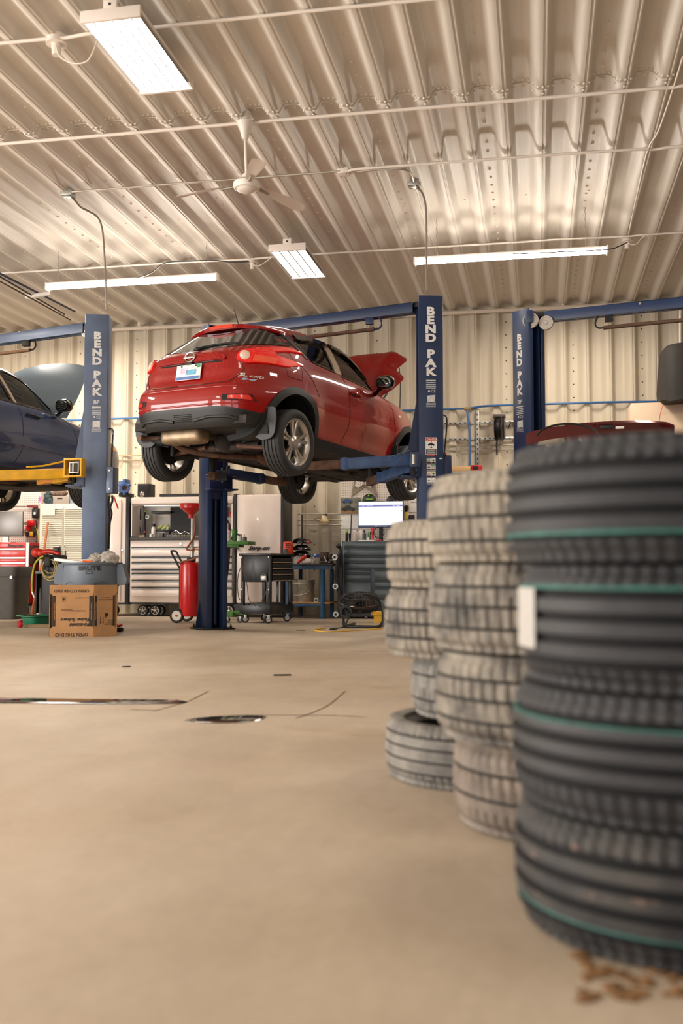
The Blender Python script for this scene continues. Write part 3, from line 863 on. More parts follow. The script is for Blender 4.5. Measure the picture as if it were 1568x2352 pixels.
# electric box, hoses and lever on the right of this post
mb = MB(M_LIFTG); q = at_d(258, 1104, 11.45); mb.box(q, (.085, .16, .30), None, .006); eb = LL.part('switch_box', mb)
for dx, dz in ((0, .11), (0, -.1)):
    mb = MB(M_STEEL); mb.cyl(q+V((dx, -.082, dz)), q+V((dx, -.088, dz)), .010, n=12); LL.part('cover_screw', mb, parent=eb)
mb = MB(M_RED); mb.cyl(at_d(261, 1140, 11.4), at_d(271, 1168, 11.4), .009, n=8); LL.part('release_lever', mb)
mb = MB(M_BLACK); mb.tube(smoothpath([at_d(x, y, 11.5) for x, y in [(257, 1138), (258, 1150), (253, 1165), (256, 1180), (252, 1200), (250, 1225), (249, 1260)]], 4), .014, 7); LL.part('hydraulic_hose', mb)
mb = MB(M_BLACK); mb.tube(smoothpath([at_d(x, y, 11.5) for x, y in [(250, 1140), (249, 1160), (252, 1190), (251, 1230)]], 4), .012, 7); LL.part('hydraulic_hose', mb)
mb = MB(M_BLACK); mb.tube(smoothpath([at_d(x, y, 11.6) for x, y in [(250, 985), (258, 986), (259, 1000), (257, 1040), (256, 1078)]], 4), .010, 7); LL.part('hydraulic_hose', mb)
mb = MB(M_STEEL); mb.cyl(at_d(257, 985, 11.6), at_d(259, 998, 11.6), .012, n=10); LL.part('hose_fitting', mb)
# second, further lift rail seen at the far left under the ceiling
mb = MB(M_NAVY); mb.tube([at_d(-20, 618, 12.2), at_d(172, 716, 14.4)], .014, 6); single('ceiling_rail', mb, 'dark blue rail under the ceiling at the far left', 'rail')
for k, (y0, y1) in enumerate(((634, 722), (645, 735))):
    mb = MB(M_RUST if k else M_DARK); mb.tube([at_d(-20, y0-10, 12.2), at_d(148+14*k, y1, 14.4)], .010, 6)
    single('ceiling_rail', mb, ['upper brown rail running beside the dark blue rail at the far left', 'lower brown rail running beside the dark blue rail at the far left'][k], 'rail')
mb = MB(M_WHITE); q = at_d(88, 678, 13.3); mb.box(q, (.42, .05, .05), rotz(radians(-12)).to_3x3(), .006); single('rail_bracket', mb, 'pale bar crossing the three rails at the far left', 'bracket')
# ---------------------------------------------------------------- right lift
HDR = radians(13)
P3 = at_d(1219, 1304, 11.3); P3.z = 0
A3, B3 = lift_axes(HDR)
LR = Thing('vehicle_lift', 'blue two-post lift on the right, its post standing behind the tyre stacks', 'vehicle lift', P3, -HDR)
c3, op3, sd3, p3 = column(LR, P3, HDR, -1, M_LIFT, .25, gusset=False)
lettering(LR, p3, c3, op3, sd3, -1, 3.40, .075, .020, 'bp', wsp=.05, off=-.02, s=.25, sq=1.0)
bm3, bd3, bn3 = beam(LR, c3+A3*.2, c3+A3*3.0, M_LIFT, PH-.03)
mb = MB(M_DARK); mb.box(c3+A3*.18+V((0, 0, PH-.05)), (.26, .05, .06), rotz(-HDR).to_3x3(), .004); LR.part('beam_connector', mb, parent=bm3)
shutoff(LR, c3+A3*2.9-B3*.03, c3+A3*.85-B3*.03, bn3, PH-.03, .25, mat('limit_bar_dark', (84, 62, 46), .6), bm3)
pulley(LR, c3+op3*.10-A3*.03-B3*.08+V((0, 0, PH-.14)), B3, .09)
pulley(LR, c3+op3*.14+A3*.10+V((0, 0, PH-.17)), B3, .08)
mb = MB(M_LIFT); mb.box(c3+op3*.10-A3*.03-B3*.11+V((0, 0, PH-.10)), (.07, .03, .14), rotz(-HDR).to_3x3(), .004); LR.part('pulley_bracket', mb)
mb = MB(M_STEEL); mb.cyl(c3+A3*1.25-B3*.065+V((0, 0, PH-.06)), c3+A3*1.25-B3*.075+V((0, 0, PH-.06)), .014, n=12); LR.part('beam_bolt', mb, parent=bm3)
carriage(LR, c3, op3, sd3, .46, M_LIFT)
arm(LR, c3+op3*.28-sd3*.1+V((0, 0, .46)), c3+A3*1.0+B3*.4+V((0, 0, .48)))
arm(LR, c3+op3*.28+sd3*.1+V((0, 0, .46)), c3+A3*1.0-B3*.5+V((0, 0, .48)))
# ================================================================ cars (x forward from the rear bumper, y to the car's right, z up)
M_GLASS = mat('car_glass_dark', (12, 13, 13), .03, spec=.9)
def glass_mat():
    m = bpy.data.materials.new('window_glass'); m.use_nodes = True; nt = m.node_tree; N = nt.nodes; L = nt.links
    N.remove(N['Principled BSDF'])
    g = N.new('ShaderNodeBsdfGlossy'); g.inputs['Roughness'].default_value = .02
    t = N.new('ShaderNodeBsdfTransparent'); t.inputs['Color'].default_value = (.80, .84, .81, 1)
    f = N.new('ShaderNodeFresnel'); f.inputs['IOR'].default_value = 1.85
    mx = N.new('ShaderNodeMixShader'); fm = N.new('ShaderNodeMath'); fm.operation = 'MULTIPLY'; fm.inputs[1].default_value = .9; L.new(f.outputs[0], fm.inputs[0]); L.new(fm.outputs[0], mx.inputs[0]); L.new(t.outputs[0], mx.inputs[1]); L.new(g.outputs[0], mx.inputs[2])
    L.new(mx.outputs[0], N['Material Output'].inputs['Surface']); return m
M_CLEAR = glass_mat()
def glass_mat2():
    m = M_CLEAR.copy(); m.name = 'tinted_window_glass'
    for n in m.node_tree.nodes:
        if n.type == 'BSDF_TRANSPARENT': n.inputs['Color'].default_value = (.25, .27, .26, 1)
    return m
M_TINT = glass_mat2()
M_TRIM = mat('car_trim_black', (24, 25, 27), .5, bump=.05, bscale=300)
M_GLOSSB = mat('gloss_black', (10, 10, 11), .08, coat=.6)
M_UNDER = mat('underbody', (36, 32, 29), .8, 0, var=.3, vscale=9, wear=(92, 66, 48), wscale=7, wamt=.58)
M_LINER = mat('wheel_liner', (26, 26, 27), .8)
M_ALLOY = mat('alloy', (196, 190, 182), .3, .85)
M_TIRE = mat('car_tyre', (40, 40, 41), .68, var=.2, vscale=12)
M_SILV = mat('badge_silver', (214, 208, 202), .35, .3)
M_SEAM = mat('seam_black', (20, 8, 8), .8)
def interp(tab, z, k):
    zs = [r[0] for r in tab]
    if z <= zs[0]: return tab[0][k]
    if z >= zs[-1]: return tab[-1][k]
    i = max(j for j in range(len(zs)) if zs[j] <= z and j < len(zs)-1)
    # monotone cubic (Fritsch-Carlson)
    def sl(j): return (tab[j+1][k]-tab[j][k])/(zs[j+1]-zs[j])
    def m(j):
        if j == 0: return sl(0)
        if j == len(zs)-1: return sl(j-1)
        a, b = sl(j-1), sl(j)
        return 0 if a*b <= 0 else 2*a*b/(a+b)
    h = zs[i+1]-zs[i]; t = (z-zs[i])/h
    return tab[i][k]*(2*t**3-3*t*t+1)+h*m(i)*(t**3-2*t*t+t)+tab[i+1][k]*(-2*t**3+3*t*t)+h*m(i+1)*(t**3-t*t)
class CarBody:
    """plan outlines stacked over z -> fine mesh, with wheel openings and window openings cut out"""
    def __init__(s, tab, ztop, width_mod, n=400, zs=None):
        s.tab = tab
        if zs is None:
            zs = list(np.arange(tab[0][0], 1.40, .0135))
            e = np.linspace(sqrt(ztop-zs[-1]-.0135), 0.02, 34); zs += [ztop-q*q for q in e]
        s.zs = zs; s.rings = []
        for z in zs:
            xr, xf, W_, nr, nf = [interp(tab, z, k) for k in (1, 2, 3, 4, 5)]
            xc, a = (xr+xf)/2, (xf-xr)/2
            pts = []
            M = 1400
            for i in range(M+1):
                th = -pi+2*pi*i/M
                c, d = cos(th), sin(th)
                ne = nr if c < 0 else nf
                x = a*np.sign(c)*abs(c)**(2/ne); y = W_*np.sign(d)*abs(d)**(2/ne)
                X = xc+x
                pts.append((X, y*width_mod(X, z), z))
            P = np.array(pts); dl = np.r_[0, np.cumsum(np.linalg.norm(np.diff(P, axis=0), axis=1))]
            q = np.linspace(0, dl[-1], n+1)[:-1]
            s.rings.append([(np.interp(t, dl, P[:, 0]), np.interp(t, dl, P[:, 1]), z) for t in q])
    def build(s, m_paint, mat_of, drop):
        mb = MB(m_paint); g = [[mb.bm.verts.new(p) for p in r] for r in s.rings]
        n = len(g[0])
        full = bmesh.new()                       # closed copy for projecting details
        fv = [[full.verts.new(p) for p in r] for r in s.rings]
        for a, b in zip(fv[:-1], fv[1:]):
            for k in range(n): full.faces.new([a[k], a[(k+1) % n], b[(k+1) % n], b[k]])
        full.faces.new(fv[-1]); full.normal_update(); s.bvh = BVHTree.FromBMesh(full); full.free()
        for j in range(len(g)-1):
            for k in range(n):
                vs = [g[j][k], g[j][(k+1) % n], g[j+1][(k+1) % n], g[j+1][k]]
                c = sum((v.co for v in vs), V())/4
                if drop(c): continue
                mb.m(mat_of(c)); mb._f(vs)
        mb.m(m_paint); mb._f(g[-1])
        loose = [v for v in mb.bm.verts if not v.link_faces]
        bmesh.ops.delete(mb.bm, geom=loose, context='VERTS')
        return mb
    def hit(s, o, d):
        o = V(o)+V((.0007, .0011, .0009)); r = s.bvh.ray_cast(o, V(d))
        return r[0], r[1]
def side_o(u, v, sgn): return V((u, sgn*3, v)), V((0, -sgn, 0))
def rear_o(u, v, _=0): return V((-3, u, v)), V((1, 0, 0))
def front_o(u, v, _=0): return V((8, u, v)), V((-1, 0, 0))
def top_o(u, v, _=0): return V((u, v, 4)), V((0, 0, -1))
def densify(poly, step):
    out = []
    n = len(poly)
    for i in range(n):
        a, b = V(poly[i]), V(poly[(i+1) % n]); k = max(1, int((b-a).length/step))
        out += [a+(b-a)*j/k for j in range(k)]
    return out
def roundpoly(poly, r, n=5):
    """round the corners of a polygon"""
    out = []; N_ = len(poly)
    for i in range(N_):
        p0, p1, p2 = V(poly[i-1]), V(poly[i]), V(poly[(i+1) % N_])
        a = (p0-p1); b = (p2-p1); ra = min(r, a.length*.45); rb = min(r, b.length*.45)
        A = p1+a.normalized()*ra; B = p1+b.normalized()*rb
        for k in range(n+1):
            t = k/n; out.append(tuple(A*(1-t)**2+p1*2*t*(1-t)+B*t*t))
    return out
def patch(body, mb, poly, org, sgn=1, off=.004, thick=.012, step=.035, hole=None, bulge=0.0):
    """panel following the body: polygon in the projection plane, standing off from the skin"""
    b = densify(poly, step); nb = len(b)
    pts = [tuple(p) for p in b]; edges = [(i, (i+1) % nb) for i in range(nb)]
    if hole:
        h = densify(hole, step); k0 = len(pts); pts += [tuple(p) for p in h]; edges += [(k0+i, k0+(i+1) % len(h)) for i in range(len(h))]
    xs = [p[0] for p in pts]; ys = [p[1] for p in pts]
    def inside(x, y, P):
        c = False; n = len(P)
        for i in range(n):
            (x1, y1), (x2, y2) = P[i][:2], P[i-1][:2]
            if (y1 > y) != (y2 > y) and x < (x2-x1)*(y-y1)/(y2-y1)+x1: c = not c
        return c
    x = min(xs)+step/2
    bl = [tuple(p) for p in b]
    while x < max(xs):
        y = min(ys)+step/2
        while y < max(ys):
            if inside(x, y, bl) and min((V((x, y))-V(q)).length for q in pts[:nb]) > step*.45:
                if not hole or not inside(x, y, [tuple(p) for p in h]): pts.append((x, y))
            y += step
        x += step
    vs2, _, fs, *_r = delaunay_2d_cdt([V(p) for p in pts], edges, [], 2 if hole else 1, 1e-5)
    if hole:
        hl = [tuple(p) for p in h]
        fs = [f for f in fs if inside(sum(vs2[i].x for i in f)/3, sum(vs2[i].y for i in f)/3, bl) and not inside(sum(vs2[i].x for i in f)/3, sum(vs2[i].y for i in f)/3, hl)]
    out = []; inn = []
    for p in vs2:
        o, d = org(p.x, p.y, sgn); h_, n_ = body.hit(o, d)
        if h_ is None:
            h_, n_, _, _ = body.bvh.find_nearest(o+d*2.3)
        if n_.dot(d) > 0: n_ = -n_
        n_ = (n_ - d*.6).normalized() if n_.dot(d) > -.35 else n_
        out.append(mb.bm.verts.new(h_+n_*off)); inn.append(mb.bm.verts.new(h_-n_*thick))
    cnt = {}
    for f in fs:
        mb._f([out[i] for i in f])
        for i in range(len(f)):
            e = (f[i], f[(i+1) % len(f)]); cnt[e] = 1
    for (a, b_) in list(cnt):
        if (b_, a) not in cnt: mb._f([out[b_], out[a], inn[a], inn[b_]])
    return mb
def seam(body, mb, pts, org, sgn=1, r=.004, off=-.0005, n=5):
    q = []
    P = densify([tuple(p) for p in pts], .03)
    # open polyline
    k = 0; tot = []
    for i in range(len(pts)-1):
        a, b = V(pts[i]), V(pts[i+1]); m_ = max(1, int((b-a).length/.03))
        tot += [a+(b-a)*j/m_ for j in range(m_)]
    tot.append(V(pts[-1]))
    for p in tot:
        o, d = org(p.x, p.y, sgn); h_, n_ = body.hit(o, d)
        if h_ is None: continue
        if n_.dot(d) > 0: n_ = -n_
        q.append(h_+n_*off)
    if len(q) > 1: mb.tube(q, r, n)
    return mb
def car_wheel(t, c, side, R=.334, W_=.215, rr=.232, style=5, parent=None, tread=True):
    """wheel > tyre, brake_disc. c = wheel centre, side=+1 right"""
    c = V(c); ax = V((0, side, 0))
    mb = MB(M_ALLOY)
    h = W_/2
    mb.lathe([(rr-.004, -h*.8), (rr+.006, -h*.9), (rr+.010, -h*.86), (rr-.012, -h*.6), (rr-.018, h*.5), (rr-.004, h*.72), (rr+.010, h*.80), (rr+.012, h*.90), (rr+.004, h*.94), (rr-.010, h*.82), (rr-.026, h*.5), (rr-.024, -h*.6)], c, ax, 56, closed=True)
    fo = c+ax*(h*.62)
    mb.lathe([(0, .018), (.03, .018), (.036, .012), (.07, .004), (.078, -.02), (.06, -.05), (0, -.05)], fo, ax, 30)
    for k in range(style):
        for q in (-1, 1):
            a0 = 2*pi*k/style+pi/2; 
            def P(r, da, z): 
                a = a0+da; return c+V((r*cos(a), 0, r*sin(a)))+ax*(h*.62+z)
            rows = []
            for (r, da, w_, z) in ((.05, q*.20, .013, -.002), (.12, q*.145, .014, -.004), (.18, q*.155, .0165, .004), (rr-.012, q*.185, .020, .012)):
                dv = w_/r
                rows.append([P(r, da-dv, z-.004), P(r, da-dv*.5, z+.006), P(r, da+dv*.5, z+.006), P(r, da+dv, z-.004), P(r, da+dv*.8, z-.035), P(r, da-dv*.8, z-.035)])
            mb.loft(rows)
    w = t.part('wheel', mb, local=True, ang=40)
    for k in range(5):
        a = 2*pi*k/5+pi/2+.6; p = fo+V((.052*cos(a), 0, .052*sin(a)))
        mb = MB(M_CHROME); mb.cyl(p-ax*.01, p+ax*.012, .009, n=6); t.part('lug_nut', mb, local=True, parent=w)
    mb = MB(M_DARK); mb.cyl(c-ax*.02, c+ax*.01, .15, n=36); mb.cyl(c-ax*.04, c+ax*.03, .07, n=20); t.part('brake_disc', mb, local=True, parent=w)
    # tyre with grooves
    mb = MB(M_TIRE); gr = [-.062, -.022, .022, .062]
    prof = [(rr+.004, -h*.93), (rr+.02, -h*1.0), (rr+.05, -h*1.06), (R-.03, -h*1.02), (R-.012, -h*.93), (R-.004, -h*.82)]
    for gq in gr: prof += [(R, gq-.006), (R-.010, gq-.0045), (R-.010, gq+.0045), (R, gq+.006)]
    prof += [(R-.004, h*.82), (R-.012, h*.93), (R-.03, h*1.02), (rr+.05, h*1.06), (rr+.035, h*1.045), (rr+.02, h*1.0), (rr+.004, h*.93)]
    mb.lathe(prof, c, ax, 72)
    ty = t.part('tyre', mb, local=True, parent=w, ang=30)
    return w
# ---------------------------------------------------------------- the red crossover
def red_paint():
    m = bpy.data.materials.new('red_paint'); m.use_nodes = True; nt = m.node_tree; N = nt.nodes; L = nt.links
    b = N['Principled BSDF']; b.inputs['Base Color'].default_value = (*lin((142, 7, 4)), 1); b.inputs['Metallic'].default_value = .0
    b.inputs['Roughness'].default_value = .4; b.inputs['Specular IOR Level'].default_value = .15; b.inputs['Coat Weight'].default_value = 1.0; b.inputs['Coat Roughness'].default_value = .02
    return m
M_CARRED = red_paint()
JT = [  # z, rear x, front x, half width, rear exponent, front exponent
 (.215, .40, 3.70, .72, 4.5, 4.0), (.26, .24, 3.92, .78, 4.8, 3.6), (.33, .10, 4.04, .825, 5.0, 3.4), (.40, .05, 4.09, .85, 5.2, 3.3), (.47, .025, 4.11, .862, 5.3, 3.2),
 (.52, .012, 4.12, .868, 5.4, 3.2), (.60, .005, 4.12, .876, 5.4, 3.1), (.68, .012, 4.11, .880, 5.4, 3.1), (.74, .035, 4.10, .878, 5.3, 3.0), (.78, .075, 4.09, .874, 5.2, 3.0),
 (.84, .10, 4.07, .870, 5.2, 3.0), (.90, .108, 4.03, .866, 5.2, 3.0), (.96, .118, 3.97, .860, 5.0, 3.0), (1.0, .122, 3.88, .852, 4.8, 3.0), (1.04, .128, 3.68, .838, 4.6, 3.1), (1.08, .138, 3.30, .818, 4.4, 3.4),
 (1.12, .178, 3.0, .797, 4.2, 4.0), (1.20, .29, 2.86, .765, 4.2, 4.0), (1.30, .43, 2.72, .706, 4.1, 4.0), (1.40, .565, 2.58, .645, 4.0, 4.0), (1.46, .65, 2.49, .605, 3.8, 3.8),
 (1.50, .72, 2.43, .575, 3.6, 3.6), (1.53, .82, 2.36, .535, 3.2, 3.4), (1.55, .96, 2.27, .475, 3.0, 3.2), (1.565, 1.2, 2.10, .37, 2.6, 2.8), (1.574, 1.5, 1.90, .2, 2.2, 2.4)]
def jmod(x, z):
    g = math.exp(-((z-.70)/.26)**2)
    b = .965+.045*g*math.exp(-((x-.78)/.42)**4)+.045*g*math.exp(-((x-3.28)/.45)**4)
    b += .020*math.exp(-((z-1.02)/.12)**2)*math.exp(-((x-.72)/.55)**2)          # rear haunch
    b -= .020*math.exp(-((z-.46)/.10)**2)*math.exp(-((x-2.0)/.8)**4)             # hollow along the doors
    return b
RDR = .10
JW = [(.74, 1), (.74, -1), (3.27, 1), (3.27, -1)]
ARC_R = .388
FWIN = [(2.50, 1.085), (2.39, 1.18), (2.29, 1.31), (2.16, 1.395), (2.0, 1.437), (1.775, 1.445), (1.745, 1.115)]
RWIN = [(1.575, 1.135), (1.61, 1.44), (1.35, 1.43), (1.03, 1.38), (.985, 1.345), (1.06, 1.25), (1.16, 1.16)]
WSP = [(-.68, 1.14), (.68, 1.14), (.54, 1.46), (-.54, 1.46)]
def inpoly(x, y, P):
    c = False; n = len(P)
    for i in range(n):
        (x1, y1), (x2, y2) = P[i], P[i-1]
        if (y1 > y) != (y2 > y) and x < (x2-x1)*(y-y1)/(y2-y1)+x1: c = not c
    return c
def build_red_car():
    X, Y, Z, hd, pt, ro = -2.734, 11.0427, 1.6999, .3419, -.0318, .0089
    f = V((sin(hd)*cos(pt), cos(hd)*cos(pt), sin(pt))); r = V((cos(hd), -sin(hd), 0)); u = r.cross(f)
    r, u = r*cos(ro)-u*sin(ro), u*cos(ro)+r*sin(ro)
    # local axes x=f, y=r would be left-handed with z=u: use y = -r internally mirrored
    M = Matrix((f, -r, u)).transposed().to_4x4(); M.translation = V((X, Y, Z))-f*2.0
    flip = Matrix.Diagonal((1, -1, 1, 1))
    t = Thing('car', 'glossy red compact crossover raised on the middle lift with its hood open', 'car', M=M)
    _part = t.part
    def part(name, mb, **k):           # all car geometry is written with y to the right
        k.pop('local', None)
        bmesh.ops.transform(mb.bm, matrix=flip, verts=mb.bm.verts)
        return _part(name, mb, local=True, **k)
    t.part = part
    body = CarBody(JT, 1.5762, jmod)
    zc = .345
    def drop(c):
        if c.z < .335 and c.x < .5: return True
        if c.z < .25 : return True
        if abs(c.y) > .48:
            for ax in (.74, 3.27):
                if (c.x-ax)**2+(c.z-zc)**2 < ARC_R**2: return True
        if c.x > 2.35 and c.z > 1.1 and inpoly(c.y, c.z, WSP): return True
        if abs(c.y) > .4 and c.z > 1.0 and (inpoly(c.x, c.z, FWIN) or inpoly(c.x, c.z, RWIN)): return True
        return False
    def mat_of(c):
        if c.x < .8 and c.z < .527-.07*min(1, max(0, (abs(c.y)-.42)/.42))**1.4: return M_TRIM
        if c.z < .335: return M_TRIM
        return M_CARRED
    for ring in body.rings:
        for i, (x, y, z) in enumerate(ring):
            if x < .8 and z < .85:
                w_ = min(1, max(0, (abs(y)-.42)/.42))**1.4*math.exp(-((z-.53)/.13)**2)
                ring[i] = (x, y, z-.07*w_)
    body.zcut = .53
    mb = body.build(M_CARRED, mat_of, drop)
    t.part('body', mb, ang=50, recalc=False)
    S = (1, -1)
    # glass
    RW = roundpoly([(-.695, 1.235), (-.60, 1.19), (-.4, 1.152), (0, 1.132), (.4, 1.152), (.60, 1.19), (.695, 1.235), (.655, 1.32), (.57, 1.415), (.40, 1.455), (0, 1.47), (-.40, 1.455), (-.57, 1.415), (-.655, 1.32)], .04)
    mb = MB(M_GLASS); patch(body, mb, RW, rear_o, off=.005, step=.045); t.part('rear_window', mb, ang=60)
    WS = roundpoly(WSP, .05)
    mb = MB(M_CLEAR); patch(body, mb, WS, front_o, off=.005, step=.05); t.part('windshield', mb, ang=60)
    def grow(P, k):
        c = V((sum(p[0] for p in P)/len(P), sum(p[1] for p in P)/len(P)))
        return [tuple(c+(V(p)-c)*(1+k)+(V(p)-c).normalized()*.012) for p in P]
    for s in S:
        mb = MB(M_CLEAR); patch(body, mb, FWIN, side_o, s, off=-.004, thick=.008); t.part('front_side_window', mb, ang=60)
        mb = MB(M_TINT); patch(body, mb, RWIN, side_o, s, off=-.004, thick=.008); t.part('rear_side_window', mb, ang=60)
        mb = MB(M_GLOSSB); patch(body, mb, [tuple(p) for p in grow(FWIN, .015)], side_o, s, off=.006, thick=.015, step=.03, hole=[tuple(V((2.05, 1.27))+(V(p)-V((2.05, 1.27)))*.955) for p in FWIN]); t.part('window_frame', mb, ang=60)
        mb = MB(M_GLOSSB); patch(body, mb, [tuple(p) for p in grow(RWIN, .02)], side_o, s, off=.006, thick=.015, step=.03, hole=[tuple(V((1.33, 1.28))+(V(p)-V((1.33, 1.28)))*.94) for p in RWIN]); t.part('window_frame', mb, ang=60)
        mb = MB(mat('pillar_reflection', (186, 166, 146), .15, coat=.5)); patch(body, mb, [(1.60, 1.135), (1.725, 1.125), (1.755, 1.45), (1.63, 1.45)], side_o, s, off=.008, thick=.01); t.part('door_pillar', mb, label='shiny pillar with its pale reflection painted in, between the side windows')  # pale beige stands in for the room reflected in the dark pillar
        mb = MB(M_GLOSSB); patch(body, mb, [(2.40, 1.26), (2.30, 1.37), (2.17, 1.435), (2.0, 1.475), (1.74, 1.485), (1.74, 1.435), (1.99, 1.425), (2.14, 1.385), (2.27, 1.31), (2.37, 1.20)], side_o, s, off=.028, thick=.0); t.part('rain_visor', mb)
        mb = MB(M_GLOSSB); patch(body, mb, [(1.66, 1.482), (1.35, 1.468), (1.0, 1.412), (1.02, 1.365), (1.35, 1.42), (1.66, 1.43)], side_o, s, off=.028, thick=.0); t.part('rain_visor', mb)
        mb = MB(M_TRIM); patch(body, mb, roundpoly([(.78, 1.405), (.96, 1.415), (.95, 1.34), (1.09, 1.16), (1.04, 1.165), (.90, 1.29)], .012), side_o, s, off=.007); t.part('handle_panel', mb)
        # wheel arch flare and sill
        for ax in (.74, 3.27):
            a0, a1 = (-.62, pi+.45) if ax < 1 else (-.45, pi+.55)
            out = [(ax+.448*cos(a), zc+.448*sin(a)) for a in np.linspace(a0, a1, 30)]; inn = [(ax+(ARC_R-.012)*cos(a), zc+(ARC_R-.012)*sin(a)) for a in np.linspace(a1, a0, 30)]
            mb = MB(M_TRIM); patch(body, mb, out+inn, side_o, s, off=.022, thick=.05, step=.03); t.part('arch_flare', mb, ang=50)
            mb = MB(M_LINER)
            mb.lathe([(.405, .80), (.405, .42), (0, .42)], (ax, 0, zc), (0, s, 0), 40)
            # keep only the upper part of the well
            dl = [v for v in mb.bm.verts if v.co.z < .22]
            bmesh.ops.delete(mb.bm, geom=dl, context='VERTS'); t.part('wheel_liner', mb)
        mb = MB(M_TRIM); patch(body, mb, [(1.12, .26), (2.9, .26), (2.9, .335), (1.12, .365)], side_o, s, off=.022, thick=.05, step=.05); t.part('sill_cladding', mb, ang=50)
        # mud flap behind each wheel
        for ax in (.74, 3.27):
            mb = MB(M_TRIM); x0 = ax-.41
            P = roundpoly([(.60, .36), (.625, .27), (.70, .225), (.82, .235), (.875, .29), (.895, .42), (.88, .54), (.70, .54), (.60, .46)], .04, 4)
            A = [(x0+.05*((.5-z)/.3)**2*.8-.045*((y-.60)/.28)**2*0, s*y, z) for y, z in P]
            mb.loft([A, [(x+.016, y, z) for x, y, z in A]]); t.part('mud_flap', mb, ang=60)
        # door seams, handle, mirror
        mb = MB(M_SEAM)
        seam(body, mb, [(1.735, 1.11), (1.81, .98), (1.815, .75), (1.80, .55), (1.70, .37)], side_o, s)
        t.part('door_seam', mb)
        mb = MB(M_SEAM); seam(body, mb, [(2.58, 1.08), (2.78, 1.0), (2.86, .92), (2.87, .7), (2.86, .45), (2.83, .37)], side_o, s); t.part('door_seam', mb)
        mb = MB(M_SEAM); seam(body, mb, [(.80, 1.37), (.76, 1.22), (.775, 1.10), (.90, 1.03), (1.05, .92), (1.16, .78)], side_o, s); t.part('door_seam', mb)
        mb = MB(M_CARRED); h_, n_ = body.hit(*side_o(1.94, .95, s))
        mb.tube(smoothpath([h_+V((-.095, s*.004, .004)), h_+V((-.07, s*.036, .002)), h_+V((0, s*.042, 0)), h_+V((.07, s*.036, -.002)), h_+V((.095, s*.004, -.004))], 4), .014, 8)
        t.part('door_handle', mb)
        mb = MB(M_SEAM); h2, n2 = body.hit(*side_o(1.92, .945, s)); mb.ell(h2, (.055, .004, .024), n=14, k=8); t.part('handle_recess', mb)
        mb = MB(M_GLOSSB); c = V((2.35, s*.985, 1.15))
        rows = []
        for k in range(8):
            fx = k/7; sc = [.80, .98, 1, .98, .9, .75, .5, .2][k]; xx = c.x-.05+.15*fx
            rows.append([(xx, c.y+s*.118*sc*np.sign(cos(a))*abs(cos(a))**.8, c.z+.082*sc*np.sign(sin(a))*abs(sin(a))**.8) for a in np.linspace(0, 2*pi, 20, endpoint=False)])
        mb.loft(rows); mb.tube([c+V((.0, -s*.06, -.06)), c+V((.05, -s*.14, -.10)), c+V((.08, -s*.20, -.11))], [.03, .026, .03], 10)
        mi = t.part('side_mirror', mb, ang=50)
        mb = MB(mat('mirror_glass', (150, 160, 165), .02, 1.0)); mb.ell(c+V((-.052, 0, 0)), (.004, .09, .06), n=18, k=8); t.part('mirror_glass', mb, parent=mi)
        # tail lamp: dark red lens with clear centre
        mb = MB(mat('lamp_red', (214, 24, 20), .08, coat=.8, emit=.25))
        patch(body, mb, [(s*y, z) for y, z in roundpoly([(.53, .985), (.52, 1.04), (.54, 1.085), (.60, 1.11), (.655, 1.155), (.71, 1.222), (.735, 1.205), (.71, 1.12), (.74, 1.085), (.81, 1.06), (.815, .985), (.62, .962)], .018)], rear_o, off=.020, step=.022)
        tl = t.part('tail_lamp', mb, ang=60)
        mb = MB(mat('lamp_clear', (240, 214, 196), .12, coat=.6)); o_, d_ = rear_o(s*.585, 1.033); h_, n_ = body.hit(o_, d_)
        if n_.dot(d_) > 0: n_ = -n_
        mb.lathe([(0, .0), (.052, .0), (.05, .012), (.03, .02), (0, .02)], h_+n_*.018, n_, 22); t.part('reverse_lamp', mb, parent=tl, label='round pale reversing lamp')
        mb = MB(mat('lamp_amber', (226, 84, 56), .12, coat=.6, emit=.15))
        patch(body, mb, [(s*.65, .975), (s*.65, 1.04), (s*.765, 1.045), (s*.77, .98)], rear_o, off=.026, step=.03); t.part('lamp_segment', mb, parent=tl, label='orange-red ribbed lamp segment')
        mb = MB(mat('lamp_red', (196, 20, 20))); patch(body, mb, [(s*.72, 1.115), (s*.775, 1.10), (s*.80, 1.03)], rear_o, off=.02, step=.02) if False else None
        # lens wing sweeping forward over the haunch
        mb2 = MB(MATS['lamp_red']); patch(body, mb2, roundpoly([(.34, .975), (.35, 1.055), (.46, 1.06), (.56, 1.045), (.50, 1.0)], .015), side_o, s, off=.012, step=.03); t.part('lamp_wing', mb2, parent=tl, ang=60)
        # bumper reflector
        mb = MB(M_SEAM); patch(body, mb, roundpoly([(s*.47, .578), (s*.47, .632), (s*.71, .640), (s*.74, .578)], .012), rear_o, off=.001, step=.04); t.part('reflector_recess', mb)
        mb = MB(mat('reflector_red', (214, 44, 34), .2, coat=.4)); patch(body, mb, roundpoly([(s*.53, .586), (s*.53, .622), (s*.70, .630), (s*.71, .586)], .01), rear_o, off=.006, step=.04); t.part('bumper_reflector', mb)
        # marker lamp on the front wing
        mb = MB(mat('marker_lamp', (240, 220, 190), .15, coat=.4)); h_, n_ = body.hit(*side_o(3.03, .875, s)); mb.ell(h_, (.035, .010, .018), n=14, k=8); t.part('marker_lamp', mb)
        mb = MB(M_SEAM); seam(body, mb, [(.60, 1.03), (.86, 1.02), (.85, .885), (.62, .89), (.60, 1.03)], side_o, s, r=.003) if s > 0 else None
        if s > 0: t.part('fuel_flap_seam', mb)
    # tailgate outline
    mb = MB(M_SEAM)
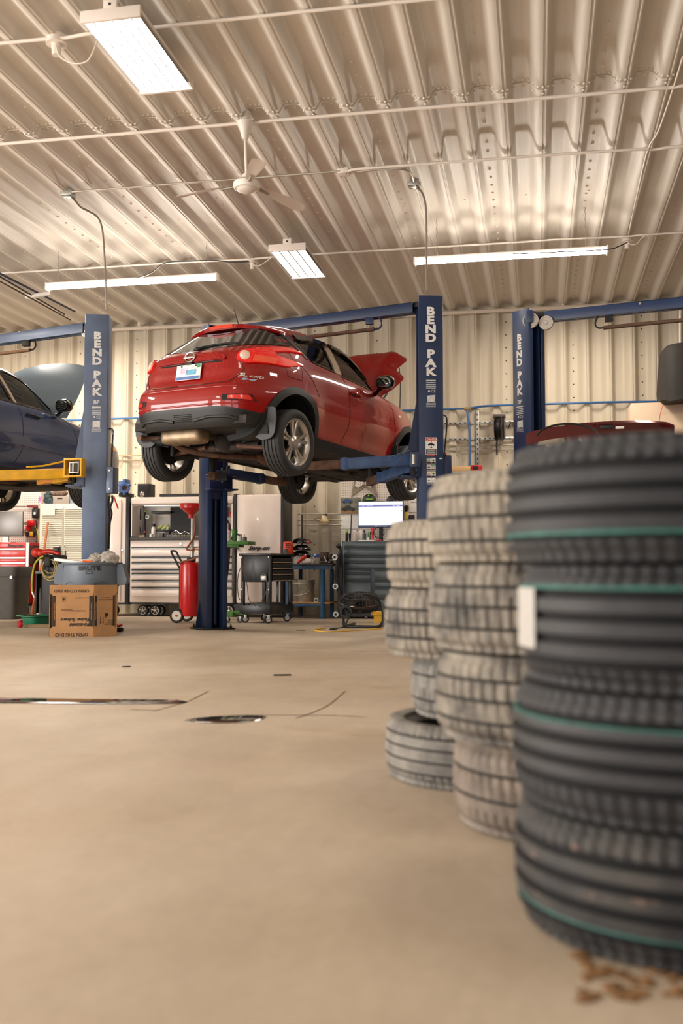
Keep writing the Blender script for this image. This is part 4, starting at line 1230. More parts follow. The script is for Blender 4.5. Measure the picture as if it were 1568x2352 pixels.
    for s in S: seam(body, mb, [(s*.56, .965), (s*.61, .90), (s*.575, .84), (s*.50, .775), (s*.40, .755), (0, .75)], rear_o, 0, r=.0045)
    t.part('tailgate_seam', mb)
    mb = MB(M_CARRED); patch(body, mb, roundpoly([(-.42, 1.0), (.42, 1.0), (.42, 1.035), (.30, 1.075), (-.30, 1.075), (-.42, 1.035)], .02), rear_o, off=.022, step=.05); t.part('tailgate_ledge', mb, ang=60)
    mb = MB(M_SEAM); patch(body, mb, [(-.38, .982), (.38, .982), (.38, .996), (-.38, .996)], rear_o, off=.004, step=.05); t.part('ledge_shadow_gap', mb)
    mb = MB(M_TRIM); h_, n_ = body.hit(*rear_o(0, .985)); mb.box(h_+V((-.012, 0, 0)), (.03, .07, .03), None, .006); t.part('tailgate_handle', mb)
    # bumper character lines
    for z, w_ in ((.715, .60), (.545, .66)):
        mb = MB(M_CARRED); seam(body, mb, [(-w_, z), (-w_*.5, z+.002), (0, z+.004), (w_*.5, z+.002), (w_, z)], rear_o, 0, r=.010, off=-.002, n=8); t.part('bumper_crease', mb, ang=60)
    # black lower bumper blades
    for s in S:
        mb = MB(M_TRIM); seam(body, mb, [(s*.13, .405), (s*.3, .43), (s*.52, .425), (s*.62, .395)], rear_o, 0, r=.016, off=.002, n=8); t.part('bumper_blade', mb, ang=60)
    mb = MB(M_DARK)
    for k in range(5): seam(body, mb, [(-.12, .40+.016*k), (.10, .40+.016*k)], rear_o, 0, r=.004, off=.001)
    t.part('bumper_grille', mb)
    # number plate
    h_, n_ = body.hit(*rear_o(0.0, .898)); n_ = -n_ if n_.x > 0 else n_
    tl_ = V((0, 1, 0)); upv = n_.cross(tl_); upv = upv if upv.z > 0 else -upv
    mb = MB(M_STICK); R = Matrix((n_, tl_, upv)).transposed()
    o = h_+n_*.018
    mb.box(o, (.012, .31, .16), R, .004); pl = t.part('number_plate', mb)
    ux = tl_.copy()
    def pq(x0, z0, x1, z1, m, dd=.0075):
        mb = MB(m); a = o+n_*dd
        mb.grid([[a+ux*x0+upv*z0, a+ux*x1+upv*z0], [a+ux*x0+upv*z1, a+ux*x1+upv*z1]]); return mb
    t.part('plate_band', pq(-.15, -.076, .15, -.045, mat('plate_blue', (84, 116, 176), .5)), parent=pl)
    t.part('plate_smear', pq(-.10, -.01, -.01, .045, mat('plate_pink', (226, 170, 200), .5, rgb2=(230, 214, 226), vscale=14)), parent=pl, label='blurred pink patch')
    t.part('plate_smear', pq(-.03, -.03, .10, .025, mat('plate_cyan', (60, 176, 200), .5, rgb2=(150, 170, 214), vscale=12)), parent=pl, label='blurred blue-green patch')
    t.part('plate_sticker', pq(.105, .04, .145, .075, mat('plate_green', (50, 150, 110), .5), .008), parent=pl)
    for y in (-.09, .09):
        mb = MB(M_BLACK); a = o+ux*y+upv*.062; mb.cyl(a, a+n_*.012, .008, n=10); t.part('plate_screw', mb, parent=pl)
    # round maker's emblem: ring with a bar
    h_, n_ = body.hit(*rear_o(0, 1.05)); n_ = -n_ if n_.x > 0 else n_
    upv = n_.cross(ux); upv = upv if upv.z > 0 else -upv
    o = h_+n_*.03
    mb = MB(M_CHROME); mb.tube([o+ux*(.058*cos(a))+upv*(.05*sin(a)) for a in np.linspace(0, 2*pi, 32, endpoint=False)], .009, 8, closed=True)
    mb.box(o+n_*.004, (.008, .145, .024), Matrix((n_, ux, upv)).transposed(), .003)
    em = t.part('emblem', mb, label='chrome ring emblem with a bar')
    # lettering: everything is mirrored by the flip, so write with the reading direction along +y
    def let(txt, y, z, hgt, sq, m=M_CHROME):
        mb = MB(m); mb.text(txt, (0, 0, 0), (1, 0, 0), (0, 1, 0), hgt, 0, bold=.04, squeeze=sq)
        for v in mb.bm.verts:
            o_, d_ = rear_o(y+v.co.x, z+v.co.y); h_, n_ = body.hit(o_, d_); v.co = h_+V((-.012, 0, 0)) if h_ is not None else V((.3, y, z))
        return mb
    for txt, y, z, hh, sq in (('SL', .612, .822, .034, 1.25), ('AWD', .700, .815, .021, 1.15)):
        t.part('lettering', let(txt, y, z, hh, sq, M_SILV))
    mb = MB(mat('badge_blue', (150, 176, 206), .3)); patch(body, mb, [(.60, .785), (.61, .807), (.705, .80), (.695, .78)], rear_o, off=.005, step=.05); t.part('badge', mb, label='pale blue slanted badge')
    t.part('lettering', let('PURCEL', -.70, .775, .026, .95, M_SILV))
    mb = MB(M_CHROME); patch(body, mb, [(-.75, .82), (-.71, .862), (-.70, .84), (-.655, .87), (-.65, .825)], rear_o, off=.005, step=.04); t.part('badge', mb, label='silver peaked badge')
    # spoiler, brake lamp, antenna, wiper
    mb = MB(M_CARRED)
    rows = []
    def lip(y):
        e = abs(y)/.60
        return .575+.21*e**2.6, 1.505-.085*e**2.4
    for y in np.linspace(-.60, .60, 25):
        x0, zt = lip(y); k = 1-.45*(abs(y)/.60)**2
        rows.append([(x0+.36, y, zt+.030*k), (x0+.12, y, zt+.014*k), (x0+.012, y, zt-.006), (x0, y, zt-.02), (x0+.018, y, zt-.05*k-.005), (x0+.12, y, zt-.055*k), (x0+.36, y, zt-.045)])
    mb.loft(rows); sp = t.part('spoiler', mb, ang=50)
    mb = MB(mat('brake_lamp', (232, 78, 52), .2, coat=.5, emit=.2))
    rows = []
    for y in np.linspace(-.15, .15, 11):
        x0, zt = lip(y); rows.append([(x0-.002, y, zt-.010), (x0-.009, y, zt-.022), (x0+.004, y, zt-.044)])
    mb.grid(rows); bmesh.ops.solidify(mb.bm, geom=list(mb.bm.faces), thickness=-.02); t.part('brake_lamp', mb, parent=sp)
    mb = MB(M_BLACK); mb.cyl((.90, 0, 1.54), (.88, 0, 1.575), .020, .012, 12); mb.tube([(.89, 0, 1.56), (.84, 0, 1.64), (.79, 0, 1.72)], [.006, .005, .0035], 6); t.part('antenna', mb)
    mb = MB(M_BLACK)
    q = [body.hit(*rear_o(y, z)) for y, z in ((0, 1.16), (.05, 1.185), (.18, 1.20), (.32, 1.205), (.46, 1.20))]
    mb.tube([h-V((.022, 0, 0)) for h, n in q], [.016, .014, .010, .008, .006], 8); mb.ell(q[0][0]-V((.02, 0, 0)), (.03, .045, .025), n=14, k=8); t.part('rear_wiper', mb)
    # hood, raised
    mb = MB(M_CARRED); hg = V((2.96, 0, 1.13)); ha = radians(48)
    HW = [(0, .58), (.08, .62), (.16, .70), (.34, .775), (.40, .76), (.56, .60), (.64, .61), (.84, .66), (.90, .63)]
    rows = []
    for k in range(25):
        l = .90*k/24; hw = np.interp(l, [q[0] for q in HW], [q[1] for q in HW]); row = []
        for j in range(21):
            y = -1+2*j/20
            up = .03+.05*(1-y*y)+.035*math.exp(-((abs(y)*hw-.45)/.10)**2)-.10*max(0, l-.62)**1.5*2.2-.05*max(0, abs(y)-.8)/.2
            lx = l*(1-.06*abs(y)**3*(l > .6))
            row.append(hg+V((lx*cos(ha)-up*sin(ha), y*hw, lx*sin(ha)+up*cos(ha))))
        rows.append(row)
    mb.grid(rows); bmesh.ops.solidify(mb.bm, geom=list(mb.bm.faces), thickness=.025); t.part('hood', mb, ang=50)
    for s in S:
        mb = MB(M_DARK); mb.tube([(2.94, s*.62, 1.06), (3.0, s*.62, 1.12), (3.06, s*.63, 1.19)], .012, 8); t.part('hood_hinge', mb)
    mb = MB(M_DARK); mb.tube([(3.42, .62, 1.0), (3.44, .61, 1.40), (3.42, .60, 1.58)], .006, 6); t.part('hood_strut', mb)
    # cabin
    mb = MB(M_DARK)
    for y in (-.36, .36):
        mb.box((1.85, y, .80), (.5, .46, .14), None, .05); mb.box((1.60, y, 1.05), (.14, .44, .50), rotz(0).to_3x3() @ Matrix.Rotation(radians(-14), 3, 'Y'), .05); mb.box((1.51, y, 1.36), (.09, .22, .15), None, .035)
    t.part('front_seats', mb, kind=None)
    mb = MB(M_DARK); mb.box((1.20, 0, .84), (.45, 1.1, .12), None, .04); mb.box((1.0, 0, 1.02), (.12, 1.1, .40), Matrix.Rotation(radians(-14), 3, 'Y'), .04); t.part('rear_seat', mb)
    mb = MB(M_DARK); mb.box((2.6, 0, .98), (.35, 1.3, .16), None, .05); t.part('dashboard', mb)
    mb = MB(M_DARK); mb.tube([(2.34+.05*sin(a), -.36+.18*cos(a), 1.03+.17*sin(a)) for a in np.linspace(0, 2*pi, 24, endpoint=False)], .014, 7, closed=True); t.part('steering_wheel', mb)
    # underbody
    mb = MB(M_UNDER)
    mb.bb((.12, -.70, .36), (4.0, .70, .44)); mb.bb((1.15, -.74, .27), (2.85, .74, .36), .03)
    up_ = t.part('floor_pan', mb)
    mb = MB(mat('muffler', (150, 130, 104), .42, .5, var=.25, vscale=10, wear=(96, 70, 52), wscale=8, wamt=.6))
    mb.box((.34, -.22, .315), (.22, .52, .17), None, .06, 3); mb.m(M_RUST)
    mb.tube(smoothpath([(.34, -.49, .30), (.33, -.56, .31), (.27, -.66, .31), (.17, -.68, .30)], 5), .028, 10)
    t.part('muffler', mb, parent=up_)
    mb = MB(M_RUST); mb.tube(smoothpath([(.40, -.45, .28), (.55, -.40, .22), (.8, -.2, .18), (1.2, .0, .20), (1.8, .05, .22), (2.6, .0, .24), (3.2, 0, .30)], 6), .032, 10); mb.ell((1.5, .03, .21), (.28, .085, .075), n=14, k=9); t.part('exhaust_pipe', mb, parent=up_)
    mb = MB(M_UNDER); mb.ell((.74, .02, .30), (.17, .13, .12), n=18, k=12); mb.cyl((.70, -.45, .235), (.70, .45, .235), .04, n=12)
    mb.box((.66, 0, .35), (.12, .95, .07), None, .02); t.part('rear_axle', mb, parent=up_)
    for s in S:
        mb = MB(M_RUBBER); x = .15
        mb.lathe([(.05, 0), (.06, .02), (.045, .03), (.056, .045), (.042, .058), (.052, .07), (.038, .085), (.046, .1), (.03, .12), (.02, .16), (.02, .40)], (.74, s*.14, .275), (0, s, -.08), 18); t.part('drive_shaft', mb, parent=up_)
        mb = MB(M_UNDER); mb.tube([(1.2, s*.55, .27), (.95, s*.58, .22), (.74, s*.66, .18)], [.04, .045, .05], 8); t.part('trailing_arm', mb, parent=up_)
        mb = MB(M_RUST); mb.tube([(.66, s*.2, .24), (.68, s*.66, .19)], [.025, .022], 8); t.part('lateral_link', mb, parent=up_)
        mb = MB(M_DARK); hp = [(.82+.055*cos(a), s*.56+.055*sin(a), .20+.014*a/1.0) for a in np.linspace(0, 2*pi*3.2, 60)]; mb.tube(hp, .010, 6); t.part('coil_spring', mb, parent=up_)
        mb = MB(M_DARK); mb.tube([(.60, s*.60, .16), (.58, s*.58, .50)], [.028, .032], 10); t.part('shock_absorber', mb, parent=up_)
        mb = MB(M_UNDER); mb.prism([(2.95, s*.2), (3.3, s*.62), (3.42, s*.62), (3.5, s*.2)], (0, 0, .19), (1, 0, 0), (0, 1, 0), .05); t.part('control_arm', mb, parent=up_)
    mb = MB(M_UNDER); mb.box((3.3, 0, .28), (.7, .9, .16), None, .05); mb.ell((3.3, .2, .25), (.25, .2, .1), n=14, k=8); mb.box((2.6, .1, .22), (.5, .35, .08), None, .02); t.part('engine_tray', mb, parent=up_)
    mb = MB(M_UNDER)
    random.seed(3)
    for k in range(16): mb.tube(smoothpath([(random.uniform(.9, 3.3), random.uniform(-.6, .6), random.uniform(.22, .3)) for _ in range(3)], 4), random.uniform(.008, .02), 6)
    t.part('underbody_lines', mb, parent=up_, kind='stuff')
    for ax, s in JW: car_wheel(t, (ax, s*(.8825-.1075), .334-(.0858 if ax < 1 else .1042)), s)
    return t
build_red_car()
# ================================================================ stacked tyres in the foreground
def tyre_mat(name, base, dust, dscale=5.0, damt=.5, nlat=72, depth=.6, latw=.16, rough=.62, mode='slot', spots=None):
    """rubber with moulded cross-cuts: angle round the axle from Object coordinates"""
    m = bpy.data.materials.new(name); m.use_nodes = True; nt = m.node_tree; N = nt.nodes; L = nt.links
    b = N['Principled BSDF']; b.inputs['Roughness'].default_value = rough; b.inputs['Specular IOR Level'].default_value = .4
    tc = N.new('ShaderNodeTexCoord')
    n = N.new('ShaderNodeTexNoise'); n.inputs['Scale'].default_value = dscale; n.inputs['Detail'].default_value = 6; n.inputs['Roughness'].default_value = .62
    L.new(tc.outputs['Object'], n.inputs['Vector'])
    r = N.new('ShaderNodeValToRGB'); r.color_ramp.elements[0].position = damt-.14; r.color_ramp.elements[1].position = damt+.14
    r.color_ramp.elements[0].color = (*lin(base), 1); r.color_ramp.elements[1].color = (*lin(dust), 1)
    L.new(n.outputs['Fac'], r.inputs['Fac'])
    col = r.outputs['Color']
    if spots:
        n3 = N.new('ShaderNodeTexNoise'); n3.inputs['Scale'].default_value = 22; n3.inputs['Detail'].default_value = 3
        L.new(tc.outputs['Object'], n3.inputs['Vector'])
        r3 = N.new('ShaderNodeValToRGB'); r3.color_ramp.elements[0].position = .64; r3.color_ramp.elements[1].position = .70
        L.new(n3.outputs['Fac'], r3.inputs['Fac'])
        mx = N.new('ShaderNodeMix'); mx.data_type = 'RGBA'; mx.inputs['B'].default_value = (*lin(spots), 1)
        L.new(r3.outputs['Color'], mx.inputs['Factor']); L.new(col, mx.inputs['A']); col = mx.outputs['Result']
    L.new(col, b.inputs['Base Color'])
    # fine rib texture
    n2 = N.new('ShaderNodeTexNoise'); n2.inputs['Scale'].default_value = 55; n2.inputs['Detail'].default_value = 2
    L.new(tc.outputs['Object'], n2.inputs['Vector'])
    bp = N.new('ShaderNodeBump'); bp.inputs['Strength'].default_value = .25; bp.inputs['Distance'].default_value = .006
    L.new(n2.outputs['Fac'], bp.inputs['Height']); L.new(bp.outputs['Normal'], b.inputs['Normal'])
    return m
M_GREEN = mat('tyre_paint_green', (50, 104, 95), .6, var=.25, vscale=30)
M_GROOVE = mat('tyre_groove', (15, 15, 16), .85)
def tyre_mesh(R, W_, bead, m, grooves=(-.30, -.10, .10, .30), nblk=72, shoulder=.36, blocks='shoulder', slant=.0, gw=.010, gd=.012, n=216, mg=None):
    """axis = z, resting on z=0. Tread with real circumferential grooves and cut blocks."""
    mb = MB(m)
    h = W_
    # profile: list of (r, z, kind)
    prof = []
    side = [(bead, .22), (bead+.012, .17), (bead+.03, .11), (bead+(R-bead)*.35, .035), (bead+(R-bead)*.62, .0), (bead+(R-bead)*.84, .025), (R-.020, .095), (R-.008, .15)]
    for r, f in side: prof.append((r, f*h*.9, 's'))
    zs = []
    for g in grooves: zs.append(h*(.5+g))
    z0 = h*.16; z1 = h*.84
    cur = z0
    edges = [z0]
    for z in zs: edges += [z-gw, z+gw]
    edges.append(z1)
    crown = lambda z: R-.010*((z-h/2)/(h/2))**2*1.2
    for k in range(0, len(edges), 2):
        a, b = edges[k], edges[k+1]
        sh = 'S' if (k == 0 or k == len(edges)-2) else 'B'
        nn = 3
        for j in range(nn): 
            z = a+(b-a)*j/(nn-1); prof.append((crown(z), z, sh))
        if k+2 < len(edges):
            prof.append((crown(b)-gd, b+.001, 'g')); prof.append((crown(b)-gd, edges[k+2]-.001, 'g'))
    for r, f in side[::-1]: prof.append((r, h-f*h*.9, 's'))
    prof.append((bead-.006, h-.19*h*.9, 's')); prof.append((bead+.04, h*.7, 'i')); prof.append((R-.03, h*.62, 'i')); prof.append((R-.022, h*.5, 'i')); prof.append((R-.03, h*.38, 'i')); prof.append((bead+.04, h*.3, 'i')); prof.append((bead-.006, .19*h*.9, 's'))
    rings = []
    per = n/nblk
    for (r, z, k) in prof:
        ring = []
        for i in range(n):
            a = 2*pi*i/n; rr = r
            ph = ((i+slant*(z/h-.5)*n/nblk*2) % per)/per
            cut = ph < .34
            if k == 'S' and cut: rr -= .006
            elif k == 'B' and blocks == 'all' and cut: rr -= .008
            elif k == 's' and r > bead+(R-bead)*.8 and cut: rr -= .006
            ring.append(mb.bm.verts.new((rr*cos(a), rr*sin(a), z)))
        rings.append(ring)
    ks = [p[2] for p in prof]
    for q in range(len(rings)):
        if ks[q] == 'g' or ks[(q+1) % len(rings)] == 'g': mb.m(mg or M_GROOVE)
        else: mb.m(m)
        mb.bridge(rings[q], rings[(q+1) % len(rings)])
    return mb
def band_mesh(R, z, hgt, m):
    mb = MB(m); mb.lathe([(R-.006, z), (R+.0016, z+hgt*.2), (R+.0016, z+hgt*.8), (R-.006, z+hgt)], n=96, closed=True); return mb
T_A = tyre_mat('tyre_clean', (44, 45, 47), (62, 62, 63), 3.0, .5)
T_A2 = tyre_mat('tyre_clean_dirty', (46, 46, 47), (74, 71, 67), 6.0, .55, spots=(128, 104, 92))
M_GROOVE2 = mat('tyre_groove_dusty', (64, 60, 55), .85)
T_B = tyre_mat('tyre_dusty', (112, 104, 92), (158, 148, 132), 3.5, .45)
T_B2 = tyre_mat('tyre_dusty_patchy', (62, 60, 58), (150, 141, 127), 7.0, .47)
T_B3 = tyre_mat('tyre_dusty_brown', (96, 88, 80), (140, 126, 112), 5.5, .5)
T_C = tyre_mat('tyre_grey_dust', (104, 101, 96), (146, 141, 132), 9.0, .5)
def put_tyre(label, mb, loc, rz, group, tilt=(0, 0), bands=(), extra=None):
    M = Matrix.Translation(V(loc)) @ Matrix.Rotation(tilt[0], 4, 'X') @ Matrix.Rotation(tilt[1], 4, 'Y') @ rotz(rz)
    t = Thing('tyre', label, 'tyre', M=M, group=group)
    me = mb if isinstance(mb, bpy.types.Mesh) else mb.mesh('tread', None, True, 32)
    o = bpy.data.objects.new('tread', me); COL.objects.link(o); o.parent = t.o
    for b in bands:
        t.part('paint_stripe', band_mesh(*b, M_GREEN), local=True, label='green painted stripe around the tread')
    return t, me
WT = .248
G1 = 'tyres stacked in the right foreground'; G2 = 'tyres in the middle stack'; G3 = 'tyres in the far stack'
c1 = at_d(1545, 1304, 2.14); c1.z = 0
def off(c, dx, z, dd=0.0): return (c.x+RT.x*dx+FW.x*dd, c.y+RT.y*dx+FW.y*dd, z)
m_rib = lambda m, R=.345: tyre_mesh(R, WT, .215, m, (-.20, -.03, .14, .29), 64, n=256)
m_rib2 = lambda m, R=.345: tyre_mesh(R, WT, .215, m, (-.28, -.10, .08, .26), 64, n=256)
put_tyre('black ribbed tyre topping the nearest stack, green stripe along its lower edge', m_rib2(T_A, .355), off(c1, .0, WT*3), 1.0, G1, bands=((.3525, .054, .011),))
tB, _ = put_tyre('black ribbed tyre second from the top of the nearest stack, with a white label', m_rib2(T_A, .335), off(c1, .01, WT*2), 2.1, G1, bands=((.330, WT-.052, .011),))
put_tyre('black ribbed tyre third down in the nearest stack, green stripe near its upper edge', m_rib(T_A, .344), off(c1, -.0, WT), 2.7, G1, bands=((.339, WT-.066, .009),))
put_tyre('black tyre at the bottom of the nearest stack, speckled with pinkish dirt', m_rib2(T_A2, .342), off(c1, .0, 0), .3, G1, bands=((.337, .058, .008),))
# white paper label stuck on the second tyre
def label_on(t, a0, a1, z0, z1, R):
    mb = MB(mat('paper_label', (240, 236, 230), .6))
    rows = []
    for k in range(9):
        a = a0+(a1-a0)*k/8; rr = R+.004+(.010*abs(k-5)/5 if k in (6,) else 0)
        rows.append([(rr*cos(a), rr*sin(a), z) for z in np.linspace(z0, z1, 4)])
    mb.grid(rows); bmesh.ops.solidify(mb.bm, geom=list(mb.bm.faces), thickness=.002)
    t.part('paper_label', mb, local=True, label='curling white paper label')
d_ = (CAM-V(off(c1, 0, CH))); aw = atan2(d_.y, d_.x)
label_on(tB, aw-radians(76)-2.1, aw-radians(56)-2.1, WT*.30, WT*.80, .335)
c2_ = at_d(1250, 1304, 2.95); c2_.z = 0
mk = tyre_mesh
put_tyre('dusty tan tyre topping the middle stack', mk(.345, .256, .215, T_B, (-.26, 0, .24), 60, blocks='all', slant=.5, gw=.005, mg=M_GROOVE2), off(c2_, 0, .748), .4, G2)
put_tyre('dusty tyre second from the top of the middle stack, with a dark smear', mk(.342, WT, .215, T_B2, (-.22, .02, .24), 60, blocks='all', slant=.4, gw=.005, mg=M_GROOVE2), off(c2_, 0, .500), 1.4, G2)
put_tyre('patchy dusty tyre third down in the middle stack', mk(.336, WT, .215, T_B2, (-.24, .0, .22), 54, blocks='all', slant=.6, gw=.005, mg=M_GROOVE2), off(c2_, .012, .251), 2.4, G2)
put_tyre('brown-grey worn tyre at the bottom of the middle stack', mk(.318, .250, .215, T_B3, (-.1, .18), 54, blocks='all', slant=.6, gw=.005, mg=M_GROOVE2), off(c2_, .045, 0), .9, G2)
c3_ = at_d(1092, 1304, 3.62); c3_.z = 0
put_tyre('tan dusty tyre topping the farthest of the three stacks', mk(.325, .238, .21, T_B, (-.22, -.02, .2), 60, blocks='all', slant=.4, gw=.0055, mg=M_GROOVE2), off(c3_, 0, .664), .2, G3)
put_tyre('dark patchy tyre second from the top of the farthest stack', mk(.332, .240, .21, T_B2, (-.2, 0, .2), 60, blocks='all', slant=.4, gw=.0055, mg=M_GROOVE2), off(c3_, 0, .424), 1.2, G3)
put_tyre('light grey narrow tyre set back above the lowest tyre of the farthest stack', mk(.318, .215, .21, T_C, (-.2, .2), 60, blocks='all', slant=.4, gw=.004, mg=M_GROOVE2), off(c3_, .085, .209, .03), 2.2, G3)
put_tyre('grey worn tyre lying on the floor at the foot of the farthest stack', mk(.325, .208, .225, T_C, (-.28, -.08, .12, .3), 80, slant=.3, gw=.004, gd=.008, mg=M_GROOVE2), off(c3_, -.005, 0, -.02), .7, G3)
# ================================================================ dark blue wagon on the left lift and maroon car on the right lift
def car_frame(X, Y, Z, hd, pt, x0):
    f = V((sin(hd)*cos(pt), cos(hd)*cos(pt), sin(pt))); r = V((cos(hd), -sin(hd), 0)); u = r.cross(f)
    M = Matrix((f, -r, u)).transposed().to_4x4(); M.translation = V((X, Y, Z))-f*x0
    return M
FLIP = Matrix.Diagonal((1, -1, 1, 1))
def flip_parts(t):
    _p = t.part
    def part(name, mb, **k):
        k.pop('local', None); bmesh.ops.transform(mb.bm, matrix=FLIP, verts=mb.bm.verts); return _p(name, mb, local=True, **k)
    t.part = part
WT_ = [(.24, .30, 4.0, .72, 4.5, 3.6), (.30, .10, 4.34, .80, 5, 4.6), (.45, .02, 4.44, .845, 5, 4.6), (.60, .0, 4.45, .865, 5, 4.6), (.75, .05, 4.42, .868, 5, 4.4), (.88, .08, 4.26, .862, 5, 3.8),
       (.95, .09, 4.0, .855, 5, 3.1), (1.0, .10, 3.6, .845, 4.6, 3.4), (1.04, .11, 3.24, .83, 4.4, 4.0), (1.08, .13, 3.16, .80, 4.2, 4.0), (1.2, .20, 2.98, .755, 4.2, 4.0), (1.3, .27, 2.82, .715, 4.2, 4.0),
       (1.4, .36, 2.66, .67, 4.2, 4.0), (1.47, .45, 2.53, .63, 4, 3.8), (1.51, .52, 2.44, .59, 3.6, 3.6), (1.535, .65, 2.34, .54, 3.2, 3.2), (1.555, .9, 2.2, .44, 2.8, 2.8), (1.567, 1.25, 2.0, .25, 2.2, 2.4)]
def wmod(x, z):
    g = math.exp(-((z-.66)/.25)**2)
    return .985+.02*g*(math.exp(-((x-.93)/.42)**4)+math.exp(-((x-3.5)/.45)**4))
def build_blue():
    paint = mat('blue_paint', (56, 72, 108), .28, .3, coat=1.0)
    t = Thing('car', 'dark blue wagon raised on the left lift with its hood open', 'car', M=car_frame(-6.84, 11.1433, 1.6279, .2269, -.011, 2.2)); flip_parts(t)
    body = CarBody(WT_, 1.5685, wmod, n=320)
    FW_ = [(2.80, 1.05), (2.84, 1.12), (2.46, 1.375), (2.24, 1.44), (2.06, 1.465), (1.90, 1.46), (2.09, 1.07)]
    RW_ = [(2.02, 1.075), (1.83, 1.46), (1.3, 1.455), (1.05, 1.40), (1.15, 1.09)]
    QW_ = [(1.0, 1.10), (.93, 1.38), (.62, 1.35), (.5, 1.15)]
    def drop(c):
        for ax in (.93, 3.5):
            if abs(c.y) > .48 and (c.x-ax)**2+(c.z-.345)**2 < .385**2: return True
        if c.x > 2.3 and c.z > 1.08 and inpoly(c.y, c.z, [(-.66, 1.10), (.66, 1.10), (.55, 1.46), (-.55, 1.46)]): return True
        if abs(c.y) > .4 and c.z > 1.0 and any(inpoly(c.x, c.z, P) for P in (FW_, RW_, QW_)): return True
        return False
    mb = body.build(paint, lambda c: M_TRIM if c.z < .30 else paint, drop); t.part('body', mb, ang=50, recalc=False)
    mb = MB(M_CLEAR); patch(body, mb, roundpoly([(-.66, 1.10), (.66, 1.10), (.55, 1.46), (-.55, 1.46)], .05), front_o, off=.005, step=.05); t.part('windshield', mb, ang=60)
    mb = MB(M_GLASS); patch(body, mb, roundpoly([(-.60, 1.10), (.60, 1.10), (.53, 1.44), (-.53, 1.44)], .05), rear_o, off=.005, step=.05); t.part('rear_window', mb, ang=60)
    for s in (1, -1):
        for nm, P, k in (('front_side_window', FW_, .93), ('rear_side_window', RW_, .93), ('quarter_window', QW_, .9)):
            cx = sum(p[0] for p in P)/len(P); cz = sum(p[1] for p in P)/len(P)
            mb = MB(M_CLEAR); patch(body, mb, P, side_o, s, off=-.004, thick=.008); t.part(nm, mb, ang=60)
            mb = MB(M_GLOSSB); patch(body, mb, [(cx+(x-cx)*1.05, cz+(z-cz)*1.06) for x, z in P], side_o, s, off=.005, thick=.012, step=.04, hole=[(cx+(x-cx)*k, cz+(z-cz)*k) for x, z in P]); t.part('window_frame', mb, ang=60)
        mb = MB(mat('pillar_reflection', (186, 166, 146))); patch(body, mb, [(2.035, 1.07), (2.08, 1.07), (1.90, 1.46), (1.85, 1.46)], side_o, s, off=.008, thick=.01); t.part('door_pillar', mb)
        mb = MB(M_SEAM); seam(body, mb, [(2.06, 1.05), (2.12, .9), (2.14, .7), (2.13, .5), (2.04, .34)], side_o, s); t.part('door_seam', mb)
        mb = MB(M_SEAM); seam(body, mb, [(2.9, 1.05), (3.05, .92), (3.12, .75), (3.12, .5), (3.05, .33)], side_o, s); t.part('door_seam', mb)
        mb = MB(paint); patch(body, mb, [(1.25, .56), (3.08, .53), (3.10, .60), (3.06, .66), (1.25, .69)], side_o, s, off=.018, thick=.02, step=.06); mo = t.part('door_moulding', mb, ang=50)
        mb = MB(paint); seam(body, mb, [(1.25, .575), (3.09, .545)], side_o, s, r=.006, off=.018); t.part('moulding_line', mb, parent=mo)
        mb = MB(M_DARK); h_, n_ = body.hit(*side_o(2.30, .945, s)); mb.tube(smoothpath([h_+V((-.10, 0, .008)), h_+V((-.08, s*.035, .008)), h_+V((0, s*.04, 0)), h_+V((.08, s*.035, -.008)), h_+V((.11, 0, -.01))], 4), .015, 8)
        hd_ = t.part('door_handle', mb)
        mb = MB(paint); mb.ell(h_+V((0, 0, -.01)), (.05, .004, .03), n=14, k=8); t.part('handle_recess', mb, parent=hd_)
        mb = MB(M_GLOSSB); c = V((2.74, s*.965, 1.135)); rows = []
        for k in range(8):
            fx = k/7; sc = [.85, .98, 1, .98, .92, .78, .55, .2][k]; xx = c.x-.06+.16*fx
            rows.append([(xx, c.y+s*.115*sc*np.sign(cos(a))*abs(cos(a))**.7, c.z+.082*sc*np.sign(sin(a))*abs(sin(a))**.7) for a in np.linspace(0, 2*pi, 20, endpoint=False)])
        mb.loft(rows); mb.tube([c+V((0, -s*.05, -.06)), c+V((.05, -s*.13, -.09)), c+V((.07, -s*.17, -.09))], .028, 8); mi = t.part('side_mirror', mb, ang=50)
        mb = MB(mat('mirror_glass')); mb.ell(c+V((-.062, 0, 0)), (.004, .09, .062), n=18, k=8); t.part('mirror_glass', mb, parent=mi)
        for ax in (.93, 3.5):
            out = [(ax+.41*cos(a), .345+.41*sin(a)) for a in np.linspace(-.3, pi+.3, 26)]; inn = [(ax+.375*cos(a), .345+.375*sin(a)) for a in np.linspace(pi+.3, -.3, 26)]
            mb = MB(paint); patch(body, mb, out+inn, side_o, s, off=.008, thick=.05, step=.03); t.part('arch_lip', mb, ang=50)
            mb = MB(M_LINER); mb.lathe([(.40, .80), (.40, .42), (0, .42)], (ax, 0, .345), (0, s, 0), 36)
            bmesh.ops.delete(mb.bm, geom=[v for v in mb.bm.verts if v.co.z < .22], context='VERTS'); t.part('wheel_liner', mb)
            car_wheel(t, (ax, s*(.867-.1), .335-.10), s)
        mb = MB(mat('lamp_amber2', (230, 150, 60), .2, coat=.5)); patch(body, mb, [(3.98, .72), (3.98, .90), (4.12, .88), (4.16, .72)], side_o, s, off=.006, step=.04); t.part('headlamp', mb, label='amber-edged headlamp')
    mb = MB(mat('blue_hood_reflection', (112, 128, 140), .3, .2, coat=.6)); hg = V((3.12, 0, 1.04)); ha = radians(62); rows = []  # paler than the body: reflection put into the hood colour
